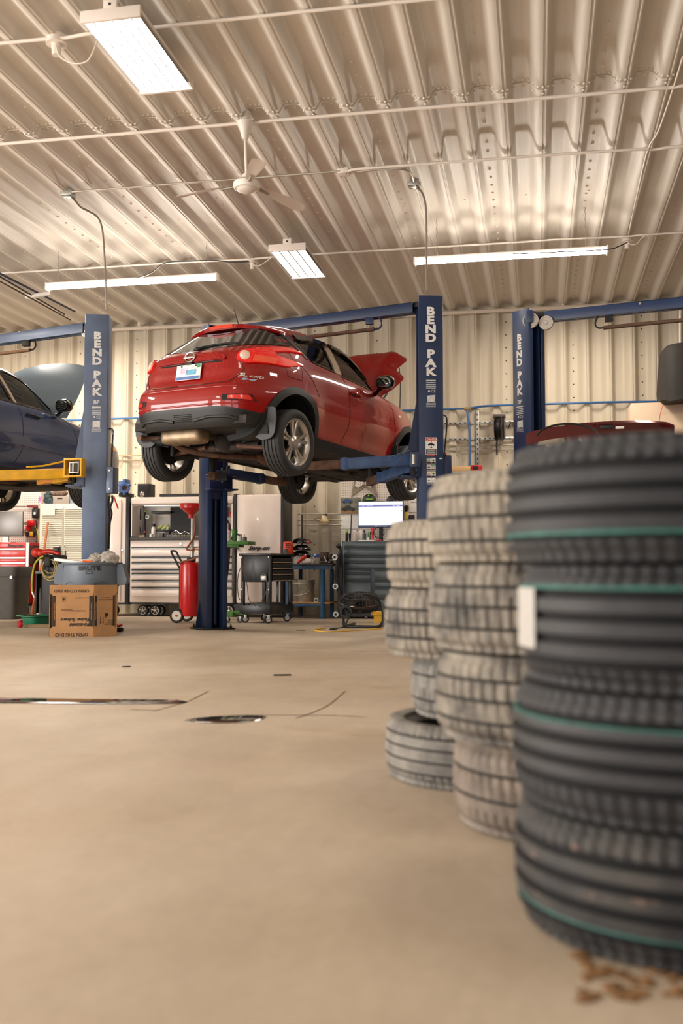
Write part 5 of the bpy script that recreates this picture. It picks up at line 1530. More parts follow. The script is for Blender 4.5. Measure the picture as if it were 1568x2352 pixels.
    for k in range(17):
        l = .95*k/16; hw = .70+.05*sin(pi*l/.95)-.10*max(0, l-.75)/.2; row = []
        for j in range(15):
            y = -1+2*j/14; up = .02+.05*(1-y*y)-.10*max(0, l-.7)**1.5*2; lx = l*(1-.05*abs(y)**3)
            row.append(hg+V((lx*cos(ha)-up*sin(ha), y*hw, lx*sin(ha)+up*cos(ha))))
        rows.append(row)
    mb.grid(rows); bmesh.ops.solidify(mb.bm, geom=list(mb.bm.faces), thickness=.025); t.part('hood', mb, ang=50)
    mb = MB(M_UNDER); mb.bb((.2, -.70, .30), (4.1, .70, .40)); mb.bb((1.3, -.70, .22), (3.0, .70, .32), .03); u = t.part('floor_pan', mb)
    mb = MB(M_RUST); mb.tube(smoothpath([(.6, .1, .22), (1.4, .25, .2), (2.4, .2, .2), (3.4, 0, .26)], 5), .04, 10); mb.ell((1.9, .22, .19), (.3, .1, .08), n=14, k=8); t.part('exhaust_pipe', mb, parent=u)
    mb = MB(M_UNDER); mb.box((3.4, 0, .26), (.7, 1.0, .18), None, .05); mb.box((2.7, -.1, .2), (.6, .5, .1), None, .03); t.part('engine_tray', mb, parent=u)
    mb = MB(M_DARK); mb.tube([(2.6+.05*sin(a), -.36+.18*cos(a), 1.03+.17*sin(a)) for a in np.linspace(0, 2*pi, 24, endpoint=False)], .014, 7, closed=True); t.part('steering_wheel', mb)
    mb = MB(mat('seat_tan', (70, 64, 54), .8))
    for y in (-.36, .36):
        mb.box((2.05, y, .78), (.5, .46, .14), None, .05); mb.box((1.8, y, 1.0), (.14, .44, .5), Matrix.Rotation(radians(-14), 3, 'Y'), .05); mb.box((1.7, y, 1.33), (.09, .22, .15), None, .035)
    t.part('front_seats', mb)
build_blue()
def build_maroon():
    paint = mat('maroon_paint', (86, 16, 24), .3, .3, coat=.8)
    ctr = c3+A3*1.5
    t = Thing('car', 'dark maroon car with an open liftgate showing just above the nearest tyre stack', 'car', M=car_frame(ctr.x-.15, ctr.y, .42, HDR, 0, 2.1)); flip_parts(t)
    body = CarBody(WT_, 1.5685, wmod, n=200, zs=list(np.linspace(.24, 1.5, 60))+[1.52, 1.54, 1.555, 1.565, 1.568])
    def drop(c):
        for ax in (.93, 3.5):
            if abs(c.y) > .48 and (c.x-ax)**2+(c.z-.345)**2 < .385**2: return True
        return False
    t.part('body', body.build(paint, lambda c: M_TRIM if c.z < .30 else paint, drop), ang=50, recalc=False)
    for s in (1, -1):
        mb = MB(M_GLASS); patch(body, mb, [(2.80, 1.06), (2.24, 1.44), (1.3, 1.45), (.7, 1.36), (.6, 1.1)], side_o, s, off=.005, thick=.01, step=.06); t.part('side_windows', mb, ang=60)
        for ax in (.93, 3.5): car_wheel(t, (ax, s*.767, .24), s)
    t.part = type(t).part.__get__(t)
    # open liftgate: nearly edge-on from the camera
    D = 8.45; mb = MB(paint); rows = []
    edge = [(1208, 996), (1225, 990), (1260, 982), (1300, 976), (1340, 971), (1400, 967), (1460, 965), (1500, 966), (1530, 969), (1548, 976)]
    near = [at_d(x, y, D+.25*abs(k-5)/5) for k, (x, y) in enumerate(edge)]
    for p in near:
        q = V((p.x*.6+1.05*.4+.12, p.y+.85, 1.965)); rows.append([p+V((0, 0, -.0)), p+V((.0, -.012, -.02)), p+V((.0, .03, -.10)), q+V((0, 0, -.06)), q, p*.5+q*.5+V((0, 0, .03))])
    mb.loft(rows); g = t.part('liftgate', mb, ang=50)
    mb = MB(M_DARK); o = at_d(1302, 992, D-.02)
    mb.tube([o+V((.26*cos(a), .01, .12*sin(a)-.05)) for a in np.linspace(.25, pi-.25, 14)], .010, 6); t.part('latch_guide', mb, parent=g)
    mb = MB(M_TRIM); mb.box(at_d(1392, 981, D), (.11, .03, .03), None, .004); t.part('handle_recess', mb, parent=g)
    mb = MB(M_STICK); mb.box(at_d(1423, 982, D-.02), (.07, .01, .022), None, .002); t.part('sticker', mb, parent=g)
build_maroon()
# cloth-covered tall thing at the far right
mb = MB(mat('dark_cover', (40, 38, 36), .75, bump=.4, bscale=14)); rows = []
pts = [(1517, 930), (1519, 870), (1524, 812), (1534, 800), (1568, 793), (1640, 790)]
D = 13.6
prof = [(1.00, 925), (.99, 915), (1.0, 895), (.985, 870), (.975, 830), (.955, 806), (.90, 798), (.6, 793), (.1, 791)]
cx = at_d(1640, 860, D)
for f, y in prof:
    z = at_d(1600, y, D).z; r = (1640-1517)*D/FPX*f
    rows.append([(cx.x+r*(1+.025*sin(5*a)*(y > 860))*np.sign(cos(a))*abs(cos(a))**.5, cx.y+.35*r*np.sign(sin(a))*abs(sin(a))**.5*2, z+.03*sin(4*a+y)*(y > 900)) for a in np.linspace(0, 2*pi, 40, endpoint=False)])
mb.loft(rows)
single('equipment_cover', mb, 'dark fabric cover draped over tall equipment at the far right edge', 'cover')
mb = MB(mat('tan_panel', (226, 200, 172), .6)); p = at_d(1448, 922, 13.75); zt = at_d(1500, 926, 13.75).z
mb.bb((p.x, p.y, 0), (p.x+1.6, p.y+.6, zt), .01); mb.m(M_DARK).bb((p.x+.7, p.y-.004, .1), (p.x+.71, p.y, zt-.1))
single('equipment_cabinet', mb, 'tan cabinet under the dark fabric cover at the far right', 'cabinet')
mb = MB(mat('orange_cord', (230, 96, 40), .5)); mb.tube(smoothpath([at_d(x, y, 13.3) for x, y in ((1523, 928), (1519, 940), (1515, 955), (1513, 975))], 4), .005, 6)
single('cord', mb, 'orange cord hanging below the dark fabric cover', 'cord')
mb = MB(M_COND); mb.tube(smoothpath([at_d(x, y, 13.9) for x, y in ((1568, 700), (1564, 706), (1562, 720), (1562, 798))], 4), .02, 8)
single('pipe', mb, 'pale bent pipe rising behind the dark fabric cover', 'pipe')
# ================================================================ along the back wall
def X_(px, Y, py=1280): return at_Y(px, py, Y).x
def Z_(py, Y, px=500): return at_Y(px, py, Y).z
def bx(mb, x0, y0, x1, y1, Y, dep, bev=.004, z0=None):
    pc = (x0+x1)/2
    zt = Z_(y0, Y, pc); zb = Z_(y1, Y, pc) if z0 is None else z0
    xa, xb = X_(x0, Y, (y0+y1)/2), X_(x1, Y, (y0+y1)/2)
    mb.bb((xa, Y, zb), (xb, Y+dep, zt), bev); return xa, xb, zb, zt
def tri(name, label, cat, x0, y0, x1, y1, Y, dep, m, bev=.004, z0=None, group=None):
    mb = MB(m); bx(mb, x0, y0, x1, y1, Y, dep, bev, z0); return single(name, mb, label, cat, group)
FX, FZ = V((1, 0, 0)), V((0, 0, 1))
M_CABW = mat('cabinet_white', (236, 222, 212), .32, coat=.2)
M_CABK = mat('cabinet_black', (18, 20, 24), .4)
M_PEG = None
def pegboard_mat():
    m = bpy.data.materials.new('pegboard'); m.use_nodes = True; nt = m.node_tree; N = nt.nodes; L = nt.links; b = N['Principled BSDF']
    tc = N.new('ShaderNodeTexCoord'); sp = N.new('ShaderNodeSeparateXYZ'); L.new(tc.outputs['Object'], sp.inputs[0])
    def fr(o):
        a = N.new('ShaderNodeMath'); a.operation = 'MULTIPLY'; a.inputs[1].default_value = 1/.0254/1.4; L.new(o, a.inputs[0])
        f = N.new('ShaderNodeMath'); f.operation = 'FRACT'; L.new(a.outputs[0], f.inputs[0])
        s = N.new('ShaderNodeMath'); s.operation = 'SUBTRACT'; s.inputs[1].default_value = .5; L.new(f.outputs[0], s.inputs[0])
        q = N.new('ShaderNodeMath'); q.operation = 'MULTIPLY'; L.new(s.outputs[0], q.inputs[0]); L.new(s.outputs[0], q.inputs[1]); return q.outputs[0]
    ad = N.new('ShaderNodeMath'); ad.operation = 'ADD'; L.new(fr(sp.outputs[0]), ad.inputs[0]); L.new(fr(sp.outputs[2]), ad.inputs[1])
    lt = N.new('ShaderNodeMath'); lt.operation = 'LESS_THAN'; lt.inputs[1].default_value = .032; L.new(ad.outputs[0], lt.inputs[0])
    mx = N.new('ShaderNodeMix'); mx.data_type = 'RGBA'; mx.inputs['A'].default_value = (*lin((232, 222, 212)), 1); mx.inputs['B'].default_value = (*lin((96, 84, 74)), 1)
    L.new(lt.outputs[0], mx.inputs['Factor']); L.new(mx.outputs['Result'], b.inputs['Base Color']); b.inputs['Roughness'].default_value = .55
    return m
M_PEG = pegboard_mat()
YF = 14.25                                              # front plane of the white cabinets
def caster(t, p, r=.045, w_=.03, plate=True, parent=None, m=None, rim=None):
    mb = MB(M_RUBBER if m is None else m); p = V(p)
    mb.lathe([(r*.62, -w_/2), (r*.9, -w_/2), (r, -w_*.3), (r, w_*.3), (r*.9, w_/2), (r*.62, w_/2)], p+V((0, 0, r)), (.35, -1, 0), 22, closed=True)
    mb.m(rim or M_STEEL).lathe([(0, -w_*.4), (r*.64, -w_*.4), (r*.64, w_*.4), (0, w_*.4)], p+V((0, 0, r)), (.35, -1, 0), 22)
    w = t.part('caster', mb, parent=parent)
    mb = MB(M_STEEL)
    for s in (-1, 1): mb.box(p+V((.01, s*w_*.75, r*1.5)), (r*.6, .004, r*1.1), None, .001)
    mb.box(p+V((0, .01, r*2.05)), (r*1.3, w_*2, .006), None, .001)
    t.part('caster_fork', mb, parent=w); return w
def spoked(t, p, r, w_, n=5, parent=None, rim=M_ALLOY, name='wheel'):
    mb = MB(rim); p = V(p); ax = (0, -1, 0)
    mb.lathe([(r*.60, -w_*.3), (r*.70, -w_*.3), (r*.72, w_*.45), (r*.64, w_*.45)], p, ax, 24, closed=True); mb.cyl(p+V((0, w_*.3, 0)), p-V((0, w_*.45, 0)), r*.16, n=12)
    for k in range(n):
        a = 2*pi*k/n+.4; d = V((cos(a), 0, sin(a))); mb.tube([p-V((0, w_*.3, 0))+d*r*.1, p-V((0, w_*.35, 0))+d*r*.64], [r*.07, r*.11], 6)
    w = t.part(name, mb, parent=parent)
    mb = MB(M_RUBBER); mb.lathe([(r*.70, -w_/2), (r*.9, -w_/2), (r, -w_*.3), (r, w_*.3), (r*.9, w_/2), (r*.70, w_/2)], p, ax, 28, closed=True); t.part('tyre', mb, parent=w)
    return w
def script(t, txt, px, py, w_px, Y, par=None, m=None, h=.05):
    """slanted lettering plate"""
    mb = MB(m or M_BLACK); o = at_Y(px, py, Y-.006)
    mb.text(txt, o, FX, FZ, h, 0, bold=.05, squeeze=1.25, shear=.35)
    return t.part('lettering', mb, parent=par)
# ---- white storage wall: left locker, hutch with roll cab, right locker
t = Thing('tool_locker', 'tall white tool locker left of the open hutch, behind the left post', 'locker', (X_(265, YF), YF, 0))
mb = MB(M_CABW); xa, xb, zb, zt = bx(mb, 226, 1143, 288, 1384, YF, .68, .008); t.part('body', mb)
mb = MB(M_CABW); bx(mb, 229, 1147, 277, 1380, YF-.022, .022, .006); d_ = t.part('door', mb)
mb = MB(M_CHROME); p = at_Y(282, 1264, YF); mb.cyl(p, p-V((0, .03, 0)), .012, n=14); t.part('lock', mb)
mb = MB(M_CABK); bx(mb, 288, 1141, 296, 1386, YF-.01, .69, .004); t.part('edge_trim', mb)
for x in (235, 262):
    spoked(t, at_Y(x, 1401, YF+.1)*1.0, .085, .05)
mb = MB(M_CABK); bx(mb, 226, 1384, 297, 1388, YF, .66, .002); t.part('base_rail', mb)
t = Thing('tool_hutch', 'white open tool hutch with lit back panel standing on the white roll cab', 'hutch', (X_(415, YF), YF, Z_(1233, YF)))
mb = MB(M_CABW); bx(mb, 301, 1141, 534.5, 1157, YF-.01, .45, .01); t.part('top_cover', mb)
mb = MB(mat('hutch_back', (176, 170, 160), .4, .2, var=.15, vscale=8)); bx(mb, 304, 1157, 531, 1232, YF+.42, .02, 0); t.part('back_panel', mb)
mb = MB(M_CABW); bx(mb, 301, 1157, 303, 1232, YF, .44, 0); t.part('side_panel', mb)
mb = MB(M_CABW); bx(mb, 531, 1157, 534.3, 1232, YF, .44, 0); t.part('side_panel', mb)
mb = MB(M_CABW); bx(mb, 304, 1158, 448, 1161, YF+.02, .05, 0); t.part('light_rail', mb)
mb = MB(mat('shop_light', (255, 252, 244), emit=3.0)); bx(mb, 330, 1159, 520, 1161, YF+.30, .03, 0); t.part('lamp_tube', mb)
t = Thing('roll_cab', 'white wide roll cab with black-lined drawers under the hutch', 'tool chest', (X_(415, YF), YF, 0))
mb = MB(M_CABW); bx(mb, 298.5, 1240, 534.5, 1384, YF, .66, .006); t.part('body', mb)
mb = MB(mat('worktop_dark', (52, 48, 44), .5)); bx(mb, 298, 1233, 535, 1241, YF-.02, .68, .006); t.part('worktop', mb)
rows = [(1255.5, 1277), (1278, 1290), (1291, 1306), (1307.5, 1314.5), (1316, 1331), (1332.5, 1347.5), (1349, 1370)]
for y0, y1 in rows:
    mb = MB(M_CABW); bx(mb, 301.5, y0+4.2, 532, y1, YF-.024, .024, .004); d_ = t.part('drawer', mb)
    mb = MB(M_CABK); bx(mb, 301.5, y0, 532, y0+3.4, YF-.014, .014, 0); t.part('pull_channel', mb, parent=d_)
    mb = MB(M_STEEL); bx(mb, 301.5, y0+3.2, 532, y0+4.4, YF-.030, .014, .001); t.part('drawer_pull', mb, parent=d_)
mb = MB(M_CHROME); p = at_Y(415.5, 1248.5, YF); mb.cyl(p, p-V((0, .02, 0)), .016, n=16); t.part('lock', mb)
mb = MB(M_CABK); bx(mb, 299, 1384, 534, 1388, YF, .64, .002); t.part('base_rail', mb)
for x in (329, 357, 500, 526): spoked(t, at_Y(x, 1402, YF+.08), .088, .055, 5)
for x in (340, 368): spoked(t, at_Y(x, 1402, YF+.5), .085, .05, 5)
t = Thing('tool_locker', 'tall white tool locker with black slanted lettering, behind the black cart', 'locker', (X_(598, YF), YF, 0))
mb = MB(M_CABW); bx(mb, 543, 1136, 645, 1385, YF, .55, .008); t.part('body', mb)
mb = MB(M_CABW); bx(mb, 559, 1138, 644, 1383, YF-.022, .022, .008); d_ = t.part('door', mb)
script(t, 'Snap-on', 594, 1263, 40, YF-.022, d_, h=.055)
mb = MB(M_CABK); bx(mb, 535.5, 1134, 542, 1387, YF-.01, .5, .003); t.part('edge_trim', mb)
mb = MB(M_CABK); bx(mb, 644.5, 1134, 651.5, 1387, YF-.01, .5, .003); t.part('edge_trim', mb)
mb = MB(M_CHROME); p = at_Y(547, 1260, YF); mb.cyl(p, p-V((0, .02, 0)), .014, n=14); t.part('lock', mb)
mb = MB(M_CABK); bx(mb, 538, 1385.5, 649, 1410, YF+.03, .45, 0); t.part('base_rail', mb)
t = Thing('wall_cabinet', 'narrow cream cabinet between the lettered white locker and the blue bench', 'cabinet', (X_(662, 14.75), 14.75, 0))
mb = MB(mat('cream_cabinet', (226, 214, 198), .5)); bx(mb, 651, 1140, 674, 1415, 14.75, .4, .006, z0=0); t.part('body', mb)
mb = MB(mat('small_plate', (150, 130, 104), .5)); bx(mb, 657, 1157, 665, 1164, 14.742, .008, 0); t.part('name_plate', mb)
# things on top of and inside the hutch
ZT = Z_(1140.5, YF)
t = Thing('speaker', 'black box speaker standing on top of the white hutch', 'speaker', (X_(334, YF+.1), YF+.15, ZT))
mb = MB(mat('speaker_black', (46, 44, 44), .6)); bx(mb, 315.5, 1111, 344, 1140.5, YF+.15, .22, .006); t.part('cabinet', mb)
mb = MB(M_BLACK); bx(mb, 317.5, 1113, 342, 1139, YF+.142, .01, .003); t.part('grille', mb)
mb = MB(M_CHROME); p = at_Y(326, 1134, YF+.02); mb.ell(p, .036, n=18, k=12); mb.cyl(p-V((0, 0, .036)), V((p.x, p.y, ZT)), .02, .03, 14)
single('hitch_ball', mb, 'dark shiny round ball in front of the black speaker on the hutch', 'ball')
tri('panel', 'long flat black panel lying on top of the white hutch', 'panel', 366, 1134, 460, 1140.5, YF+.1, .25, M_BLACK)
def monitor(name, label, x0, y0, x1, y1, Y, z_foot, m_scr, bezel=.012, th=.045, stand=True, cat='monitor'):
    t = Thing(name, label, cat, ((X_(x0, Y)+X_(x1, Y))/2, Y, z_foot))
    mb = MB(M_BLACK); xa, xb, zb, zt = bx(mb, x0, y0, x1, y1, Y, th, .006); t.part('casing', mb)
    mb = MB(m_scr); mb.bb((xa+bezel, Y-.003, zb+bezel*1.6), (xb-bezel, Y+.004, zt-bezel)); s = t.part('screen', mb)
    if stand:
        xm = (xa+xb)/2
        mb = MB(M_BLACK); mb.bb((xm-.03, Y+.03, z_foot), (xm+.03, Y+.06, zb+.05), .004); mb.bb((xm-.12, Y-.06, z_foot), (xm+.12, Y+.12, z_foot+.012), .004); t.part('stand', mb)
    return t, (xa, xb, zb, zt), s
ZW = Z_(1233.5, YF)
monitor('computer_monitor', 'switched-off black monitor inside the white hutch', 390.5, 1165, 441, 1222, YF+.16, ZW, mat('screen_off', (10, 10, 11), .6))
def bottle(label, px, y0, y1, w_px, Y, m, mcap=None, capf=.2, neck=.35, cat='bottle', group=None, name='bottle', zfoot=None):
    zt, zb = Z_(y0, Y, px), Z_(y1, Y, px) if zfoot is None else zfoot
    x = X_(px, Y, (y0+y1)/2); r = w_px*.5*(X_(px+1, Y)-X_(px, Y)); h = zt-zb
    t = Thing(name, label, cat, (x, Y, zb), group=group)
    mb = MB(m); mb.lathe([(0, 0), (r*.95, 0), (r, .01*h), (r, h*(1-capf)*.80), (r*.85, h*(1-capf)*.88), (r*neck, h*(1-capf)*.97), (r*neck, h*(1-capf)), (0, h*(1-capf))], (x, Y, zb), n=16); t.part('body', mb)
    mb = MB(mcap or M_WHITE); mb.cyl((x, Y, zb+h*(1-capf)), (x, Y, zt), r*neck*1.15, n=14); t.part('cap', mb)
    return t
def tub(label, px, y0, y1, w_px, Y, m, cat='can', name='can', zfoot=None, rim=True, group=None, n=20):
    zt, zb = Z_(y0, Y, px), Z_(y1, Y, px) if zfoot is None else zfoot
    x = X_(px, Y, (y0+y1)/2); r = w_px*.5*(X_(px+1, Y)-X_(px, Y)); h = zt-zb
    mb = MB(m); mb.lathe([(0, 0), (r*.96, 0), (r, .02*h), (r, h*.96), (r*1.03, h*.97), (r*1.03, h), (r*.9, h), (r*.9, h*.9), (0, h*.9)], (x, Y, zb), n=n)
    return single(name, mb, label, cat, group)
bottle('white spray can with black cap on the roll cab worktop', 352.5, 1203, 1234, 9.5, YF+.1, mat('can_white', (226, 222, 214), .35), M_BLACK, .22, .8, 'spray can', name='spray_can', zfoot=ZW)
tub('short white tub beside the spray can', 347, 1226, 1234, 7, YF+.06, mat('can_white'), zfoot=ZW)
mb = MB(mat('work_glove', (196, 204, 120), .8, rgb2=(230, 232, 196), vscale=25)); 
for k in range(7): mb.ell(at_Y(365+3.6*k, 1212-3*((k*37) % 3)+2, YF+.2), (.028, .04, .03), Matrix.Rotation(.5*k, 3, 'Y'), 10, 7)
single('work_gloves', mb, 'crumpled yellow-green work gloves on the shelf inside the hutch', 'gloves')
tri('tool_shelf', 'dark shelf carrying the yellow-green gloves inside the hutch', 'shelf', 358, 1217, 391, 1220, YF+.12, .28, M_CABK)
tri('tool_shelf', 'black tray-like shelf hanging near the top of the hutch', 'shelf', 347, 1174, 391, 1179, YF+.08, .30, M_CABK)
def hung(label, pts, Y, r, m, name, cat, extra=None):
    t = Thing(name, label, cat, at_Y(*pts[0], Y))
    mb = MB(m); mb.tube([at_Y(x, y, Y) for x, y in pts], r, 8); t.part('shaft', mb)
    if extra: extra(t)
    return t
def ex(t):
    mb = MB(M_BLACK); bx(mb, 309, 1167, 322, 1194, YF+.30, .06, .012); t.part('head', mb)
hung('black long-handled tool hanging at the left inside the hutch', [(317, 1192), (321, 1210), (324, 1229)], YF+.32, .008, M_DARK, 'hanging_tool', 'tool', ex)
hung('thin black rod hanging left of the grease gun inside the hutch', [(311, 1194), (315, 1213)], YF+.34, .007, M_DARK, 'hanging_tool', 'tool')
def ex(t):
    mb = MB(mat('tool_lime', (190, 220, 60), .5)); p = at_Y(333, 1173, YF+.2); mb.cyl(p, p+V((0, 0, -.06)), .014, n=10); t.part('grip', mb)
    mb = MB(M_RED); p = at_Y(333.5, 1220, YF+.2); mb.cyl(p, p+V((0, 0, -.02)), .019, n=12); t.part('band', mb)
    mb = MB(M_STEEL); p = at_Y(338, 1187, YF+.2); mb.lathe([(.02, 0), (.034, 0), (.034, .01), (.02, .01)], p, (0, -1, 0), 16, closed=True); t.part('gauge', mb)
hung('black grease gun standing upright inside the hutch', [(333, 1176), (333, 1205), (333.5, 1234)], YF+.2, .016, M_BLACK, 'grease_gun', 'grease gun', ex)
for i, (x0, x1, y0, y1, c, lab) in enumerate(((377, 388, 1221, 1233, (60, 58, 56), 'small dark box left of the switched-off monitor'), (318, 331, 1229, 1234, (150, 130, 90), 'flat brown box on the left of the roll cab worktop'), (364, 374, 1224, 1234, (84, 80, 76), 'grey box under the shelf with gloves'))):
    tri('box', lab, 'box', x0, y0, x1, y1, YF+.08, .1, mat('boxc%d' % i, c, .6), z0=ZW)
t = Thing('socket_rail', 'row of silver sockets on the roll cab worktop', 'socket set', at_Y(412, 1234, YF+.05))
mb = MB(M_DARK); bx(mb, 384, 1232.3, 440, 1234, YF+.04, .04, 0); t.part('rail', mb)
for k in range(16):
    p = at_Y(385.5+3.5*k, 1232.5, YF+.06); mb = MB(M_CHROME); mb.cyl(p, p+V((0, 0, .025+.004*(k % 3))), .009, n=8); t.part('socket', mb)
mb = MB(M_CABK); bx(mb, 395, 1222, 440, 1228, YF+.1, .14, .004); 
single('keyboard', mb, 'black keyboard tray under the switched-off monitor', 'keyboard')
mb = MB(M_CHROME); mb.tube(smoothpath([at_Y(x, y, YF+.08) for x, y in ((396, 1224), (405, 1219), (414, 1226), (425, 1221), (436, 1227))], 4), .006, 6); single('wrench', mb, 'bent silver wrench lying before the switched-off monitor', 'wrench')
# red framed picture and small red tool at the right end of the hutch, cap-wearing mechanic hidden behind the post
t = Thing('picture_frame', 'red framed picture hanging at the right end of the hutch', 'picture', at_Y(519, 1188, YF+.38))
mb = MB(M_RED); bx(mb, 513, 1163, 523, 1188, YF+.36, .015, .003); t.part('frame', mb)
mb = MB(mat('picture_dark', (40, 42, 34), .5, rgb2=(150, 140, 60), vscale=40)); bx(mb, 515, 1166, 521, 1185, YF+.355, .012, 0); t.part('print', mb)
mb = MB(M_RED); p = at_Y(530.5, 1182, YF+.3); mb.lathe([(0, .05), (.02, .04), (.035, 0), (.03, -.03), (0, -.04)], p, n=12); single('funnel', mb, 'small red funnel hanging beside the red framed picture', 'funnel')
# ---- mechanic standing behind the middle lift's left post
def person():
    sk = mat('skin', (196, 146, 116), .5); cl = mat('shirt_black', (24, 24, 27), .8); pt = mat('trousers_dark', (30, 31, 35), .8); hr = mat('hair_dark', (36, 28, 24), .7)
    P0 = at_Y(509.5, 1404, 13.7); P0.z = 0; x, y = P0.x, P0.y
    h = Z_(1150, 13.7, 512); k = h/1.75
    t = Thing('person', 'person in dark clothes standing behind the post of the middle lift, facing left', 'person', P0)
    def pos(a, b, c): return V((x+a*k, y+b*k, c*k))
    # legs+torso+arms as one skinned body
    vs, es, rr = [], [], []
    def chain(pts, par=None):
        prev = par
        for (p, r) in pts:
            vs.append(pos(*p)); rr.append(r*k); i = len(vs)-1
            if prev is not None: es.append((prev, i))
            prev = i
        return prev
    pel = chain([((0, 0, .95), .15)])
    chest = chain([((-.01, 0, 1.12), .145), ((-.01, 0, 1.30), .16), ((0, 0, 1.43), .12)], pel)
    chain([((-.005, 0, 1.50), .055), ((-.02, 0, 1.58), .06), ((-.03, 0, 1.66), .085), ((-.03, 0, 1.72), .075)], chest)
    for s in (-1, 1):
        chain([((0, s*.09, .88), .10), ((-.02, s*.10, .50), .065), ((.02, s*.10, .10), .045), ((-.01, s*.10, .045), .045), ((-.14, s*.11, .03), .032)], pel)
        wr = chain([((0, s*.18, 1.41), .065), ((.01, s*.22, 1.15), .045), ((-.18, s*.20, 1.02), .036), ((-.27, s*.19, 1.03), .026), ((-.31, s*.19, 1.03), .03)], chest)
        for j, (dy, dz, l) in enumerate(((-.03, .0, .07), (-.01, .005, .085), (.01, .005, .08), (.03, 0, .06))):
            chain([((-.34, s*.19+dy, 1.03+dz), .010), ((-.34-l*.5, s*.19+dy, 1.02), .0095), ((-.34-l*.8, s*.19+dy, .99), .008)], wr)
        chain([((-.29, s*.19-s*.03, 1.04), .012), ((-.33, s*.19-s*.05, 1.045), .010)], wr)
    me = bpy.data.meshes.new('body'); me.from_pydata([tuple(t.M.inverted() @ v) for v in vs], es, [])
    o = bpy.data.objects.new('body', me); COL.objects.link(o); o.parent = t.o
    sm = o.modifiers.new('skin', 'SKIN'); sm.use_smooth_shade = True
    lay = me.skin_vertices.new() if not me.skin_vertices else me.skin_vertices[0]
    for i, r in enumerate(rr): lay.data[i].radius = (r, r)
    lay.data[pel].use_root = True
    o.modifiers.new('sub', 'SUBSURF').levels = 1; o.modifiers['sub'].render_levels = 2
    dg = bpy.context.evaluated_depsgraph_get(); m2 = bpy.data.meshes.new_from_object(o.evaluated_get(dg)); o.modifiers.clear(); o.data = m2
    m2.materials.clear()
    for m in (sk, cl, pt): m2.materials.append(m)
    for p in m2.polygons:
        c = p.center; cx, cz = c.x/k, c.z/k
        p.material_index = 2 if cz < .98 and cx > -.24 else (1 if cz < 1.47 and cx > -.2 else 0)
        p.use_smooth = True
    # face and hair
    hc = pos(-.03, 0, 1.665)
    mb = MB(sk); mb.ell(hc+V((-.085*k, 0, -.005*k)), (.022*k, .016*k, .022*k), n=10, k=8); t.part('nose', mb, parent=o)
    mb = MB(mat('lips', (150, 92, 80), .5)); mb.ell(hc+V((-.074*k, 0, -.048*k)), (.012*k, .024*k, .008*k), n=10, k=6); t.part('mouth', mb, parent=o)
    for s in (-1, 1):
        mb = MB(M_DARK); mb.ell(hc+V((-.072*k, s*.032*k, .022*k)), (.010*k, .014*k, .008*k), n=10, k=6); t.part('eye', mb, parent=o)
        mb = MB(sk); mb.ell(hc+V((.01*k, s*.085*k, 0)), (.022*k, .010*k, .032*k), n=10, k=8); t.part('ear', mb, parent=o)
    mb = MB(hr); mb.ell(hc+V((.014*k, 0, .035*k)), (.098*k, .088*k, .085*k), n=18, k=12); t.part('hair', mb)
    for s in (-1, 1):
        mb = MB(M_BLACK); mb.ell(pos(-.05, s*.10, .035), (.14*k, .05*k, .045*k), n=14, k=8); t.part('shoe', mb)
person()
